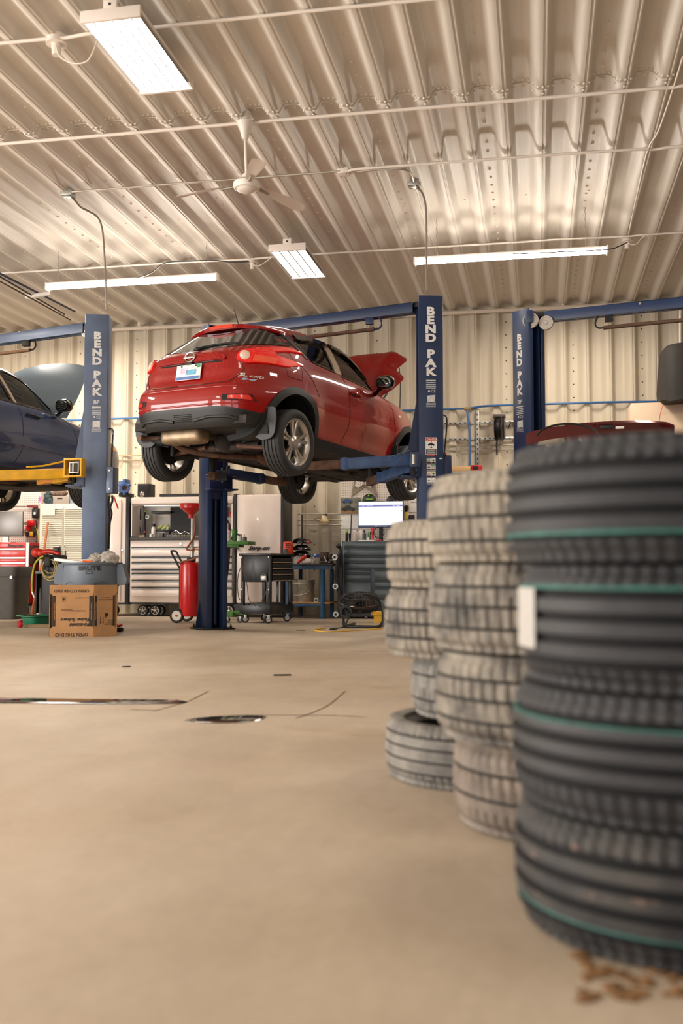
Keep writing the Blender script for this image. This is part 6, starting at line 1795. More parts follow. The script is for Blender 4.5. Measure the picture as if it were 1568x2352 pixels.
# ---- red waste-oil drain
def oil_drain():
    Y = 12.75; cx = X_(436, Y)
    t = Thing('oil_drain', 'red wheeled waste oil drain with funnel, left of the middle lift post', 'oil drain', (cx, Y, 0))
    u = X_(437, Y)-X_(436, Y); zb, zt = Z_(1416, Y), Z_(1290, Y); R = 21.5*u
    mb = MB(M_RED); mb.lathe([(0, zb), (R*.9, zb), (R, zb+.03), (R, zt-.05), (R*.93, zt-.015), (R*.5, zt), (0, zt)], (cx, Y, 0), n=36); b = t.part('tank', mb)
    zf0, zf1 = Z_(1181, Y), Z_(1156, Y); RF = 25*u
    fx = X_(438, Y)
    mb = MB(M_RED); mb.lathe([(0, zf0-.05), (.035, zf0-.05), (.04, zf0), (RF*.98, zf0+.085), (RF, zf1-.01), (RF*1.03, zf1), (RF*.96, zf1), (RF*.94, zf0+.095), (.03, zf0+.015), (0, zf0+.015)], (fx, Y, 0), n=36); t.part('funnel', mb)
    mb = MB(M_STEEL); mb.cyl((fx+.02, Y, zt), (fx+.02, Y, zf0-.04), .022, n=14); t.part('riser_pipe', mb)
    mb = MB(mat('hose_brown', (136, 72, 44), .5)); mb.tube(smoothpath([at_Y(x, y, Y-.05) for x, y in ((447, 1184), (448, 1210), (444, 1235), (434, 1252), (428, 1261), (440, 1264), (446, 1258))], 5), .013, 8); mb.tube(smoothpath([at_Y(x, y, Y-.12) for x, y in ((413, 1296), (420, 1290), (440, 1286), (449, 1281))], 5), .014, 8); t.part('drain_hose', mb)
    mb = MB(M_BLACK); mb.tube(smoothpath([at_Y(x, y, Y-.03) for x, y in ((412, 1305), (403, 1287), (393, 1268), (396, 1265.5), (404, 1267), (411, 1280), (418, 1292))], 3), .014, 8); t.part('push_handle', mb)
    mb = MB(M_BLACK); mb.tube([at_Y(413, 1300, Y-.02), at_Y(412, 1404, Y-.02)], .012, 8); t.part('frame_tube', mb)
    mb = MB(M_DARK); mb.box((cx+.02, Y, zt+.03), (.10, .10, .06), None, .01); t.part('valve', mb)
    mb = MB(M_STEEL); mb.tube([at_Y(424, 1290, Y), at_Y(440, 1275, Y), at_Y(446, 1270, Y)], .006, 6); t.part('lever', mb)
    rim = mat('wheel_cream', (214, 204, 184), .5)
    for (x, y, dy) in ((406, 1419, -.10), (429, 1422, .30)):
        p = at_Y(x, y, Y+dy); p.z = .098
        mb = MB(rim); mb.lathe([(0, -.02), (.02, -.03), (.066, -.02), (.068, .02), (0, .02)], p, (0, -1, 0), 28); w = t.part('wheel', mb)
        mb = MB(M_RUBBER); mb.lathe([(.066, -.022), (.085, -.025), (.098, -.012), (.098, .012), (.085, .025), (.066, .022)], p, (0, -1, 0), 32, closed=True); t.part('tyre', mb, parent=w)
        mb = MB(M_RED); mb.cyl(p-V((0, .035, 0)), p, .014, n=12); t.part('hub_cap', mb, parent=w)
oil_drain()
# ---- green rolling stand with bottles
def green_stand():
    G = mat('green_enamel', (78, 132, 52), .4, var=.12, vscale=8); Y = 12.9
    t = Thing('rolling_stand', 'green rolling stand with small tray, right of the middle lift post', 'stand', at_Y(513, 1425, Y))
    mb = MB(G); bx(mb, 495, 1243, 569.5, 1251, Y-.05, .36, .004); tr = t.part('tray', mb)
    mb = MB(G); bx(mb, 500, 1251, 548, 1257, Y, .26, .004); t.part('tray_support', mb)
    mb = MB(G); p0 = at_Y(513.5, 1405, Y+.05); p1 = at_Y(513.5, 1298, Y+.05); mb.cyl(p0, p1, .024, n=16); t.part('column', mb)
    mb = MB(M_STEEL); p2 = at_Y(513.5, 1255, Y+.05); mb.cyl(p1, p2, .017, n=14); t.part('inner_tube', mb)
    mb = MB(G); bx(mb, 488, 1406, 534, 1417, Y-.06, .12, .006); bx(mb, 512, 1404, 556, 1412, Y+.02, .08, .006); t.part('base', mb)
    for x in (492, 523, 552): caster(t, V((X_(x, Y-.02), Y-.02, 0)), .040, .028)
    return Z_(1243, Y, 530), Y
zt_, Yg = green_stand()
bottle('pink and white bottle with pointed nozzle on the green stand', 523.5, 1202, 1243, 11, Yg+.12, mat('bottle_pink', (224, 150, 168), .4, rgb2=(236, 214, 214), vscale=18), mat('nozzle', (210, 160, 130), .5), .34, .16, zfoot=zt_)
tub('white tub in front of the pink bottle on the green stand', 523, 1226, 1243, 15, Yg+.0, mat('tub_white', (232, 226, 218), .5), zfoot=zt_)
tub('second white tub by the lift post on the green stand', 512, 1226, 1243, 8, Yg+.04, mat('tub_white'), zfoot=zt_)
t = Thing('gripper_cup', 'green cup with a grip on the green stand tray', 'cup', (X_(536, Yg), Yg+.05, zt_))
mb = MB(mat('green_plastic', (58, 120, 44), .45)); u = X_(537, Yg)-X_(536, Yg); xx = X_(536, Yg)
mb.lathe([(0, 0), (4.5*u, 0), (5.5*u, .03), (6.5*u, .15), (6.8*u, .16), (6*u, .155), (4.2*u, .02), (0, .02)], (xx, Yg+.05, zt_), n=20); t.part('cup', mb)
mb = MB(M_BLACK); mb.tube([(xx+5*u, Yg+.03, zt_+.10), (xx+11*u, Yg, zt_+.09), (xx+14*u, Yg, zt_+.07)], .012, 8); t.part('grip', mb)
tub('small white can right of the green cup on the stand', 551, 1227, 1243, 8.5, Yg+.06, mat('tub_white'), zfoot=zt_)
tub('grey tin holding small tools at the end of the green stand tray', 562, 1234, 1244, 10, Yg+.06, mat('tin_grey', (96, 98, 96), .5), zfoot=zt_)
mb = MB(mat('brush_handles', (150, 96, 70), .5))
for dx, y in ((-2.5, 1229), (0, 1227), (2.5, 1230)): mb.tube([at_Y(562+dx*.5, 1240, Yg+.06), at_Y(562+dx, y, Yg+.06)], .004, 5)
single('tool_bundle', mb, 'few thin tools standing in the grey tin on the green stand', 'tools')
# ---- black tool cart with casters, turned a little
def black_cart():
    M = mat('cart_black', (22, 23, 25), .35, var=.2, vscale=20)
    Y = 12.85; A = at_Y(552, 1424, Y); B = at_Y(620, 1428, Y-.12)
    ang = atan2(B.y-A.y, B.x-A.x); L_ = (V((B.x, B.y, 0))-V((A.x, A.y, 0))).length
    t = Thing('tool_cart', 'black tool cart on casters with a cord hung over it, before the white lettered locker', 'cart', (A.x, A.y, 0), ang)
    ux = V((cos(ang), sin(ang), 0)); uy = V((-sin(ang), cos(ang), 0)); o = V((A.x, A.y, 0)); D = .62
    def P(a, b, z): return o+ux*a+uy*b+V((0, 0, z))
    R = Matrix((ux, uy, FZ)).transposed()
    def b_(mb, a0, a1, b0, b1, z0, z1, bev=.004): mb.box(P((a0+a1)/2, (b0+b1)/2, (z0+z1)/2), (a1-a0, b1-b0, z1-z0), R, bev)
    zt = Z_(1271, Y-.05, 585); zp = Z_(1337, Y-.05, 585); zl1 = Z_(1390, Y, 585); zl0 = Z_(1409, Y, 585)
    mb = MB(M); b_(mb, -.02, L_+.02, -.02, D, zt-.03, zt); t.part('top', mb)
    mb = MB(M); b_(mb, .02, L_-.02, .0, .012, zp, zt-.02); b_(mb, .02, L_-.0, D-.03, D-.02, zp, zt-.02); b_(mb, 0, .012, 0, D-.02, zp, zt-.02); t.part('upper_panel', mb)
    for (a, b) in ((0, 0), (L_-.045, 0), (0, D-.06), (L_-.045, D-.06)):
        mb = MB(M); b_(mb, a, a+.045, b, b+.045, zl0, zt-.02, .003); lg = t.part('leg', mb)
        if b == 0:
            for z in (zt-.05, zp-.10, zl1-.07, zl0+.03):
                mb = MB(M_STEEL); p = P(a+.022, -.004, z); mb.cyl(p, p-uy*.004, .008, n=10); t.part('bolt', mb, parent=lg)
    mb = MB(M); b_(mb, L_*.48, L_*.48+.03, D-.05, D-.03, zl1, zp); t.part('rear_strut', mb)
    nd = 4
    for k in range(nd):
        z1 = zt-.06-k*(zt-.06-zp)/nd; z0 = z1-(zt-.06-zp)/nd+.012
        mb = MB(M_DARK); b_(mb, L_-.01, L_+.008, .05, D-.06, z0, z1); d = t.part('drawer', mb)
        mb = MB(mat('drawer_pull_tan', (170, 150, 128), .35, .5)); b_(mb, L_+.004, L_+.022, .05, D-.06, z0, z0+.014, .002); t.part('drawer_pull', mb, parent=d)
    mb = MB(M); b_(mb, -.01, L_+.01, -.01, D, zl0, zl0+.012); 
    for (a0, a1, b0, b1) in ((-.01, L_+.01, -.01, 0), (-.01, L_+.01, D-.01, D), (-.01, 0, -.01, D), (L_, L_+.01, -.01, D)): b_(mb, a0, a1, b0, b1, zl0, zl1, .002)
    t.part('lower_tray', mb)
    for (a, b) in ((.05, .04), (L_-.05, .04), (.05, D-.08), (L_-.05, D-.08)):
        caster(t, P(a, b, 0), .052, .034, rim=mat('caster_hub', (190, 186, 178), .4))
    mb = MB(M_STEEL); b_(mb, L_-.135, L_-.04, -.03, -.004, zp+.02, zp+.09, .01); mb.tube([P(L_-.12, -.02, zp+.09), P(L_-.09, -.03, zp+.12), P(L_-.06, -.02, zp+.09)], .006, 6); t.part('clamp', mb)
    for i, pts in enumerate((((555, 1285), (556, 1295), (562, 1320), (568, 1350), (571, 1375), (580, 1388), (588, 1392)), ((554, 1300), (547, 1320), (545, 1345), (548, 1372), (552, 1378)), ((611, 1290), (609, 1305), (612, 1335), (611, 1360), (600, 1380)))):
        mb = MB(mat('cord_grey', (92, 84, 74), .6)); mb.tube(smoothpath([at_Y(x, y, Y-.16) for x, y in pts], 5), .006, 6)
        single('cord', mb, ['cord trailing over the front of the black tool cart into its lower tray', 'cord hanging left of the black tool cart', 'cord hanging from the right leg of the black tool cart'][i], 'cord')
    mb = MB(M_BLACK); b_(mb, .06, L_-.05, .08, D-.12, zl0+.014, zl1+.03, .02); single('tool_case', mb, 'black case lying in the lower tray of the black cart', 'case')
black_cart()
# ---- blue workbench
def bench():
    Bm = mat('bench_blue', (44, 84, 116), .45, var=.2, vscale=12, wear=(24, 32, 40), wscale=20, wamt=.68)
    Y = 14.05
    t = Thing('workbench', 'blue steel workbench with round legs against the back wall', 'workbench', at_Y(706, 1418, Y))
    mb = MB(mat('bench_top', (38, 36, 36), .5)); bx(mb, 655, 1294.5, 764, 1299, Y-.03, .72, .004); t.part('tabletop', mb)
    mb = MB(Bm); bx(mb, 657, 1299, 762, 1308, Y, .06, .003); bx(mb, 655, 1299, 763, 1308, Y+.6, .05, .003); t.part('apron', mb)
    for (x, dy) in ((662, .05), (740, .05), (690, .6), (762, .6)):
        mb = MB(Bm); a = at_Y(x, 1308, Y+dy); r = (6.5 if dy < .1 else 4.5)*(X_(701, Y)-X_(700, Y)); mb.cyl(V((a.x, a.y, 0)), a, r, n=20); mb.cyl(V((a.x, a.y, 0)), V((a.x, a.y, .012)), r*1.5, n=20); t.part('leg', mb)
    mb = MB(Bm); bx(mb, 664, 1387, 737, 1393, Y+.02, .05, .003); sh = t.part('shelf_rail', mb)
    mb = MB(mat('shelf_wood', (206, 146, 84), .6, var=.12)); bx(mb, 664, 1383.5, 757, 1386.5, Y+.03, .6, .002); t.part('shelf_board', mb)
    return Y
Yb = bench(); ZB = Z_(1294.5, Yb-.03, 706); ZS = Z_(1383.5, Yb+.03, 706)
def bucket():
    Y = Yb+.27; u = X_(701, Y)-X_(700, Y); x = X_(696.5, Y); h = Z_(1331, Y)-ZS
    t = Thing('bucket', 'dented galvanised metal bucket on the lower shelf of the blue bench', 'bucket', (x, Y, ZS+.012))
    M = mat('bucket_zinc', (176, 170, 152), .35, .35, var=.2, vscale=14)
    mb = MB(M); r0, r1 = 22*u, 25.5*u
    mb.lathe([(0, 0), (r0, 0), (r0, .012), (r0*1.01, .05*h), (r0*1.04, .08*h), (r0+(r1-r0)*.8, .78*h), (r1*1.0, .80*h), (r1*1.0, .84*h), (r1*.97, .86*h), (r1*1.0, .96*h), (r1*1.03, h), (r1*.99, h), (r1*.95, .84*h), (r0*.97, .03*h), (0, .03*h)], (x, Y, ZS), n=40); t.part('body', mb)
    mb = MB(M_STEEL); mb.tube(smoothpath([(x-r1*1.02, Y, ZS+h*.88), (x-r1*1.1, Y-.1, ZS+h*.55), (x-r1*.4, Y-r1*.95, ZS+h*.30), (x+r1*.6, Y-r1*.8, ZS+h*.45), (x+r1*1.02, Y, ZS+h*.88)], 5), .005, 6); t.part('bail_handle', mb)
bucket()
mb = MB(M_STEEL); p = at_Y(726.5, 1379, Yb+.1); mb.lathe([(.02, 0), (.036, 0), (.036, .02), (.02, .02)], p-V((0, 0, .0)), (0, -1, .2), 20, closed=True); mb.tube([p, p+V((.06, .05, -.03))], .01, 6); single('ring_fitting', mb, 'small steel ring fitting right of the bucket on the bench shelf', 'fitting')
def vac():
    Y = Yb+.08; t = Thing('work_lamp', 'orange and grey upright shop unit at the left end of the blue bench', 'work lamp', (X_(658, Y), Y, ZB))
    O = mat('orange_plastic', (222, 70, 34), .4)
    mb = MB(O); bx(mb, 649.5, 1244, 668, 1276, Y, .16, .02); mb2 = t.part('housing', mb)
    mb = MB(M_DARK)
    for k in range(3): bx(mb, 655, 1248+4*k, 666, 1250+4*k, Y-.004, .01, 0)
    t.part('vent_slots', mb, parent=mb2)
    mb = MB(mat('lamp_grey', (84, 78, 74), .5)); p = [(648, 1296), (652, 1278), (656, 1261), (660, 1261), (664, 1278), (671, 1296)]
    mb.prism([(at_Y(x, y, Y-.03).x-at_Y(658, 1296, Y-.03).x, at_Y(x, y, Y-.03).z-ZB) for x, y in p], (at_Y(658, 1296, Y-.03).x, Y-.02, ZB), FX, FZ, .10); t.part('base', mb)
vac()
def filters():
    Y = Yb+.42; x = X_(693, Y); u = X_(701, Y)-X_(700, Y)
    t = Thing('lamp_stand', 'stack of glossy black dished shapes on an upright pole on the blue bench', 'lamp stand', (x, Y, ZB))
    mb = MB(M_BLACK); mb.cyl((x, Y, ZB), (x, Y, Z_(1183, Y, 693)), .011, n=12); mb.cyl((x, Y, Z_(1236, Y, 693)), (x, Y, Z_(1215, Y, 693)), .020, .012, n=12); t.part('pole', mb)
    for (y, r, s) in ((1241, 22, 0), (1257, 21.5, 1), (1271, 22.5, 2)):
        z = Z_(y, Y, 693); mb = MB(M_GLOSSB); mb.lathe([(0, .04), (r*u*.5, .035), (r*u*.9, .0), (r*u, -.03), (r*u*.98, -.045), (r*u*.9, -.03), (r*u*.8, -.012), (0, .02)], (x, Y, z), (.03*s, 0, 1), 30); h = t.part('lamp_head', mb)
        if s != 1:
            mb = MB(M_RED); mb.box((x+r*u*(.8 if s == 0 else -.75), Y-.08, z-.03), (.05, .05, .05), None, .012); t.part('knob', mb, parent=h)
    mb = MB(mat('tub_white')); mb.box((x-.03, Y-.02, ZB+.05), (.16, .14, .10), None, .01); t.part('control_box', mb)
    mb = MB(M_DARK); mb.cyl((x+.08, Y-.02, ZB), (x+.08, Y-.02, ZB+.13), .05, n=18); t.part('motor', mb)
filters()
mb = MB(mat('red_cloth', (206, 62, 44), .8))
for k in range(6): mb.ell(at_Y(686+2.6*k, 1290-2.2*k, Yb+.0), (.035, .05, .022), Matrix.Rotation(-.6, 3, 'Y'), 12, 8)
single('red_glove', mb, 'crumpled red glove on the front of the blue bench', 'glove')
mb = MB(mat('rag_white', (220, 210, 204), .8)); mb.ell(at_Y(706, 1289, Yb+.02), (.06, .05, .045), n=14, k=9); mb.ell(at_Y(700, 1291, Yb+.02), (.05, .05, .03), n=12, k=8); single('rag', mb, 'white crumpled rag beside the red glove on the blue bench', 'rag')
mb = MB(M_STEEL); mb.tube([at_Y(711, 1292, Yb+.02), at_Y(722, 1277, Yb+.02)], .009, 8); mb.ell(at_Y(723, 1275, Yb+.02), (.022, .012, .022), n=12, k=8); single('ratchet', mb, 'steel ratchet leaning before the blue block on the bench', 'ratchet')
tri('blue_block', 'small bright blue block behind the ratchet on the bench', 'block', 716, 1272, 731, 1280, Yb+.3, .08, mat('block_blue', (50, 84, 150), .5))
tub('white jar behind the blue block on the bench', 720, 1282, 1294.5, 8, Yb+.2, mat('tub_white'), zfoot=ZB)
def vise():
    Y = Yb+.02; M = mat('vise_brown', (62, 44, 38), .5, .3, var=.25, vscale=15); t = Thing('bench_vise', 'brown bench vise bolted to the right end of the blue bench', 'vise', (X_(746, Y), Y, ZB))
    mb = MB(M); bx(mb, 732, 1288, 760, 1294.5, Y, .2, .008); b = t.part('base', mb)
    mb = MB(M); bx(mb, 734, 1268, 752, 1289, Y+.02, .14, .015); t.part('fixed_jaw', mb)
    mb = MB(M); bx(mb, 752, 1272, 760, 1284, Y+.03, .12, .012); t.part('sliding_jaw', mb)
    mb = MB(M); p = at_Y(758, 1278, Y+.08); mb.cyl(p, p+V((.12, -.02, 0)), .022, .016, 14); t.part('screw', mb)
    mb = MB(M_STEEL); p = at_Y(752, 1291, Y-.01); mb.tube([at_Y(745, 1279, Y-.02), at_Y(749, 1290, Y-.04)], .007, 8); t.part('handle_bar', mb)
    for x in (735, 756):
        mb = MB(M_STEEL); p = at_Y(x, 1291, Y); mb.cyl(p, p-V((0, .015, 0)), .010, n=6); t.part('bolt', mb, parent=b)
vise()
# black upright creeper with ring casters
def creeper():
    Y = 14.0; t = Thing('creeper', 'black mechanic creeper standing upright between the bench and the grey chest', 'creeper', at_Y(778, 1418, Y))
    mb = MB(mat('creeper_black', (28, 28, 30), .6)); mb.tube(smoothpath([at_Y(x, y, Y) for x, y in ((782, 1268), (776, 1285), (771, 1320), (774, 1345), (780, 1370), (778, 1414))], 4), .026, 8)
    bx(mb, 774, 1270, 786, 1412, Y+.05, .06, .02); t.part('pad', mb)
    mb = MB(M_BLACK); mb.ell(at_Y(777, 1254, Y), (.04, .04, .035), n=14, k=9); mb.tube([at_Y(781, 1255, Y+.03), at_Y(785, 1300, Y+.05)], .02, 8); t.part('head_rest', mb)
    for (x, y) in ((769, 1280), (770, 1347), (771, 1411)):
        p = at_Y(x, y, Y-.02); mb = MB(M_STEEL); mb.lathe([(.022, -.012), (.040, -.012), (.040, .012), (.022, .012)], p, (0, -1, 0), 24, closed=True); mb.tube([p, at_Y(x+6, y-2, Y)], .014, 8); t.part('caster', mb)
creeper()
# ---- grey tool chest, pegboard, screen and clutter on the right
YG = 14.2
G_ = mat('chest_grey', (72, 82, 84), .32, .2, var=.08, vscale=5)
GE = mat('chest_edge', (50, 60, 66), .35, .2)
t = Thing('tool_chest', 'dark grey tool chest with many drawers behind the dusty tyre stacks', 'tool chest', at_Y(850, 1417, YG))
mb = MB(GE); bx(mb, 785, 1243, 935, 1403, YG, .6, .006); t.part('body', mb)
mb = MB(mat('chest_trim', (120, 134, 140), .3, .5)); bx(mb, 788, 1246, 790, 1400, YG-.012, .012, .002); t.part('corner_trim', mb)
def gdr(x0, x1, y0, y1):
    mb = MB(G_); bx(mb, x0, y0+2, x1, y1, YG-.02, .02, .004); d = t.part('drawer', mb)
    mb = MB(GE); bx(mb, x0, y0, x1, y0+2.4, YG-.03, .012, .003); t.part('drawer_pull', mb, parent=d)
ys = [1257.5, 1277, 1291, 1307]
mb = MB(G_); bx(mb, 790, 1244, 934, 1257, YG-.02, .02, .004); t.part('top_panel', mb)
for a, b in zip(ys[:-1], ys[1:]): gdr(790, 934, a, b-.5)
for a, b in ((1307, 1316), (1317, 1333), (1334, 1396)): gdr(790, 851, a, b)
for a, b in ((1307, 1333), (1334, 1350), (1351, 1374), (1375, 1396)): gdr(860, 934, a, b)
mb = MB(M_CABK); bx(mb, 785, 1403, 935, 1416, YG+.02, .5, 0); t.part('base', mb)
for x in (800, 840, 915): caster(t, V((X_(x, YG+.05), YG+.05, 0)), .035, .03)
ZG = Z_(1243, YG, 860)
YP = 15.0
mb = MB(M_PEG); xa, xb, zb, zt = bx(mb, 783, 1098, 1000, 1262, YP, .02, 0); single('pegboard', mb, 'white pegboard behind the lit monitor and grey chest', 'pegboard')
# poster with cars
t = Thing('wall_calendar', 'car photo calendar pinned left of the lit monitor', 'calendar', at_Y(802, 1180, YP-.01))
mb = MB(mat('poster_photo', (84, 96, 86), .5, rgb2=(150, 146, 120), vscale=9)); bx(mb, 782, 1143.5, 828, 1180, YP-.012, .006, 0); p_ = t.part('photo', mb)
for (x, y, w_, c) in ((797, 1151, 24, (52, 84, 140)), (800, 1168, 30, (44, 42, 40))):
    m = mat('poster_car%d' % c[0], c, .4); mb = MB(m); o = at_Y(x, y, YP-.016); u = X_(801, YP)-X_(800, YP)
    P = [(-.5, -.13), (-.5, .05), (-.36, .07), (-.2, .22), (.12, .22), (.26, .08), (.48, .04), (.5, -.13)]
    mb.prism([(a*w_*u, b*w_*u) for a, b in P], o, FX, FZ, -.002)
    mb.m(M_BLACK)
    for q in (-.3, .3): mb.cyl(o+V((q*w_*u, -.004, -.13*w_*u)), o+V((q*w_*u, 0, -.13*w_*u)), .09*w_*u, n=14)
    t.part('printed_car', mb, parent=p_)
mb = MB(mat('poster_brown', (170, 120, 70), .6)); bx(mb, 782, 1174, 828, 1178, YP-.014, .004, 0); t.part('printed_ground', mb, parent=p_)
mb = MB(M_STICK); bx(mb, 782.5, 1185, 824, 1214, YP-.012, .004, 0); t.part('date_sheet', mb)
# grey sign shape and caps
mb = MB(mat('sign_grey', (150, 136, 118), .5, .2)); o = at_Y(836, 1140, YP-.02); u = X_(801, YP)-X_(800, YP)
def shp(P): return [((x-836)*u, (1140-y)*u) for x, y in P]
mb.prism(shp([(806, 1141), (814, 1100), (836, 1096), (858, 1100), (866, 1141), (837, 1119)]), o, FX, FZ, -.02)
sg = single('wall_sign', mb, 'grey pointed metal sign shape hanging on the right pegboard', 'sign')
mb = MB(M_PEG); mb.prism(shp([(815, 1116), (818, 1106), (834, 1104), (836, 1113), (823, 1121)]), o-V((0, .021, 0)), FX, FZ, -.001); mb.prism(shp([(857, 1116), (854, 1106), (839, 1104), (837, 1113), (850, 1121)]), o-V((0, .021, 0)), FX, FZ, -.001)
mm = mb.mesh('sign_cutout', Matrix.Translation(-sg.location)); oo = bpy.data.objects.new('sign_cutout', mm); COL.objects.link(oo); oo.parent = sg
def cap(label, px, py, w_, green):
    t = Thing('cap', label, 'cap', at_Y(px, py, YP-.10)); o = at_Y(px, py, YP-.10); u = X_(801, YP)-X_(800, YP); r = w_*u/2
    mb = MB(M_BLACK); rows = []
    for k in range(7):
        f = k/6*pi/2; rows.append([o+V((r*cos(f)*cos(a), .6*r*cos(f)*sin(a), 1.0*r*sin(f)*.98+.0)) for a in np.linspace(0, 2*pi, 28, endpoint=False)])
    mb.loft(rows); t.part('crown', mb)
    mb = MB(M_BLACK); mb.loft([[o+V((r*1.02*cos(a), -.35*r+.75*r*(sin(a)-1)*.5, -.01+.03*cos(a)**2*-1)) for a in np.linspace(0, 2*pi, 24, endpoint=False)], [o+V((r*1.02*cos(a), -.35*r+.75*r*(sin(a)-1)*.5, .004-.03*cos(a)**2)) for a in np.linspace(0, 2*pi, 24, endpoint=False)]]); t.part('brim', mb)
    if green:
        mb = MB(mat('cap_green', (140, 220, 60), .6)); c = o+V((0, -.62*r-.004, r*.42)); mb.prism([(.02*cos(pi/2+k*pi/5)*(1 if k % 2 == 0 else .42), .02*sin(pi/2+k*pi/5)*(1 if k % 2 == 0 else .42)) for k in range(10)], c+V((0, .02, .03)), FX, FZ, -.02)
        bx(mb, px-7, py-5, px+7, py-2.5, o.y-.62*r-.012, .02, 0); t.part('embroidery', mb, label='bright green star and line embroidery')
cap('black cap with bright green embroidery above the lit monitor', 847.5, 1150, 32, True)
cap('black cap beside the front wheel of the red car, right of the green embroidered one', 899, 1150, 24, False)
scr = mat('screen_glow', (226, 229, 244), .2, emit=.55)
tm, (xa, xb, zb, zt), s_ = monitor('computer_monitor', 'lit computer monitor showing a white page above the grey chest', 822, 1150.5, 926, 1211.5, YP-.25, ZG, scr, bezel=.010)
u = X_(801, YP-.25)-X_(800, YP-.25)
def onscr(x0, y0, x1, y1, m, nm, lab=None):
    mb = MB(m); bx(mb, x0, y0, x1, y1, YP-.254, .003, 0); tm.part(nm, mb, parent=s_, label=lab)
onscr(823.5, 1159.5, 924.5, 1163.5, mat('screen_bar', (110, 116, 176), .3, emit=.35), 'toolbar', 'violet-blue toolbar')
onscr(823.5, 1206, 924.5, 1210.5, mat('screen_task', (46, 62, 98), .3, emit=.3), 'taskbar', 'dark blue taskbar')
for k in range(8): onscr(860+3.7*k, 1207, 862.4+3.7*k, 1209.5, scr, 'task_icon')
for k in range(10): onscr(843, 1170+3.2*k, 878-((k*5) % 9), 1170.8+3.2*k, mat('screen_line', (196, 200, 222), .3, emit=.4), 'text_line')
for (a, b) in ((825, 828), (831, 838), (841, 856), (902, 907), (910, 918)): onscr(a, 1160.8, b, 1162.2, scr, 'toolbar_item')
onscr(920, 1172, 922.5, 1174.5, M_BLACK, 'pointer')
YC = YG+.15
bottle('black bottle with lime green top at the left end of the grey chest', 796, 1217, 1243, 6, YC, M_BLACK, mat('lime', (140, 190, 50), .5), .22, .8, zfoot=ZG)
hung('tall thin black tyre iron standing on the grey chest before the calendar', [(807, 1181), (806, 1210), (804.5, 1242.5)], YC+.03, .008, M_DARK, 'pry_bar', 'pry bar')
hung('short dark screwdriver beside the thin tyre iron on the grey chest', [(801.5, 1225), (803, 1242.5)], YC, .012, M_DARK, 'screwdriver', 'screwdriver')
clr = mat('clear_plastic', (222, 212, 206), .2, alpha=.55)
bottle('clear plastic bottle with label on the grey chest, left one of two', 814.5, 1218, 1243, 6, YC, clr, M_STICK, .15, .4, zfoot=ZG)
bottle('clear plastic bottle with pinkish label on the grey chest, right one of two', 820.5, 1217, 1243, 7, YC+.04, mat('clear_pink', (226, 206, 200), .2, alpha=.7), mat('cap_brown', (150, 84, 60), .5), .12, .4, zfoot=ZG)
tri('box', 'white carton between the clear bottles and the dark bottle on the grey chest', 'box', 824, 1217, 831, 1241, YC+.05, .08, mat('tub_white'), z0=ZG)
bottle('dark bottle with pale label standing in the middle of the grey chest top', 836.5, 1218, 1241.5, 8.5, YC, mat('bottle_dark', (54, 72, 78), .3), M_BLACK, .18, .5, zfoot=ZG)
mb = MB(M_STICK); p = at_Y(836.5, 1233, YC); mb.lathe([(.0287, -.03), (.0287, .03)], p, n=16); lb = mb.mesh('label_band'); o_ = bpy.data.objects.new('label_band', lb); 
bpy.data.objects.remove(o_)
bottle('small green-capped white tube on the grey chest', 845.5, 1224, 1241, 4.5, YC, mat('tub_white'), mat('green_plastic'), .5, .6, zfoot=ZG)
bottle('small grey tube left of the red torch on the grey chest', 850, 1222, 1241, 3.5, YC+.03, mat('tube_grey', (110, 120, 120), .4), M_BLACK, .3, .6, zfoot=ZG)
t = Thing('torch', 'red torch standing upright on the grey chest', 'torch', (X_(855.5, YC), YC, ZG))
mb = MB(M_RED); x = X_(855.5, YC); h = Z_(1212, YC, 855)-ZG; mb.lathe([(0, 0), (.018, 0), (.018, h*.62), (.022, h*.68), (.024, h*.95), (.020, h), (0, h)], (x, YC, ZG), n=18); t.part('body', mb)
mb = MB(M_BLACK); mb.cyl((x, YC, ZG+h*.60), (x, YC, ZG+h*.66), .021, n=16); t.part('ring', mb)
mb = MB(M_BLACK); c = at_Y(870, 1223, YC+.02); mb.tube([c+V((.075*cos(a), .01*sin(2*a), .075*sin(a))) for a in np.linspace(0, 2*pi*1.0, 40, endpoint=False)], .006, 6, closed=True); mb.tube(smoothpath([c+V((-.07, 0, -.02)), c+V((-.04, -.02, -.08)), c+V((.03, -.03, -.10)), c+V((.09, -.03, -.09))], 5), .006, 6); single('coiled_cable', mb, 'black cable coiled into a loop beside the red torch', 'cable')
mb = MB(mat('red_lid', (176, 40, 44), .5)); bx(mb, 862, 1239.5, 876, 1243, YC-.06, .06, .003); single('red_box', mb, 'flat red box at the front of the grey chest beside the cable', 'box')
tri('paper_stack', 'low stack of white papers at the front of the grey chest', 'papers', 822, 1240.5, 858, 1243, YC-.10, .07, M_STICK)
t = Thing('flashlight', 'yellow and black flashlight hanging on the pegboard right of the lit monitor', 'flashlight', at_Y(932.5, 1178, YP-.04))
mb = MB(mat('torch_yellow', (226, 184, 40), .45)); p = at_Y(932.5, 1191, YP-.05); q = at_Y(932.5, 1176, YP-.05); mb.cyl(p, q, .026, .020, 14); t.part('handle', mb)
mb = MB(M_BLACK); mb.lathe([(0, 0), (.02, 0), (.024, .03), (.034, .06), (.034, .09), (.02, .10), (0, .10)], q, n=16); t.part('head', mb)
tri('tool_holder', 'small black holder right of the yellow flashlight', 'holder', 938, 1183, 951, 1193, YP-.06, .05, M_CABK)
t = Thing('paper_notice', 'white printed notice on the pegboard right of the lit monitor', 'notice', at_Y(950, 1178, YP-.01))
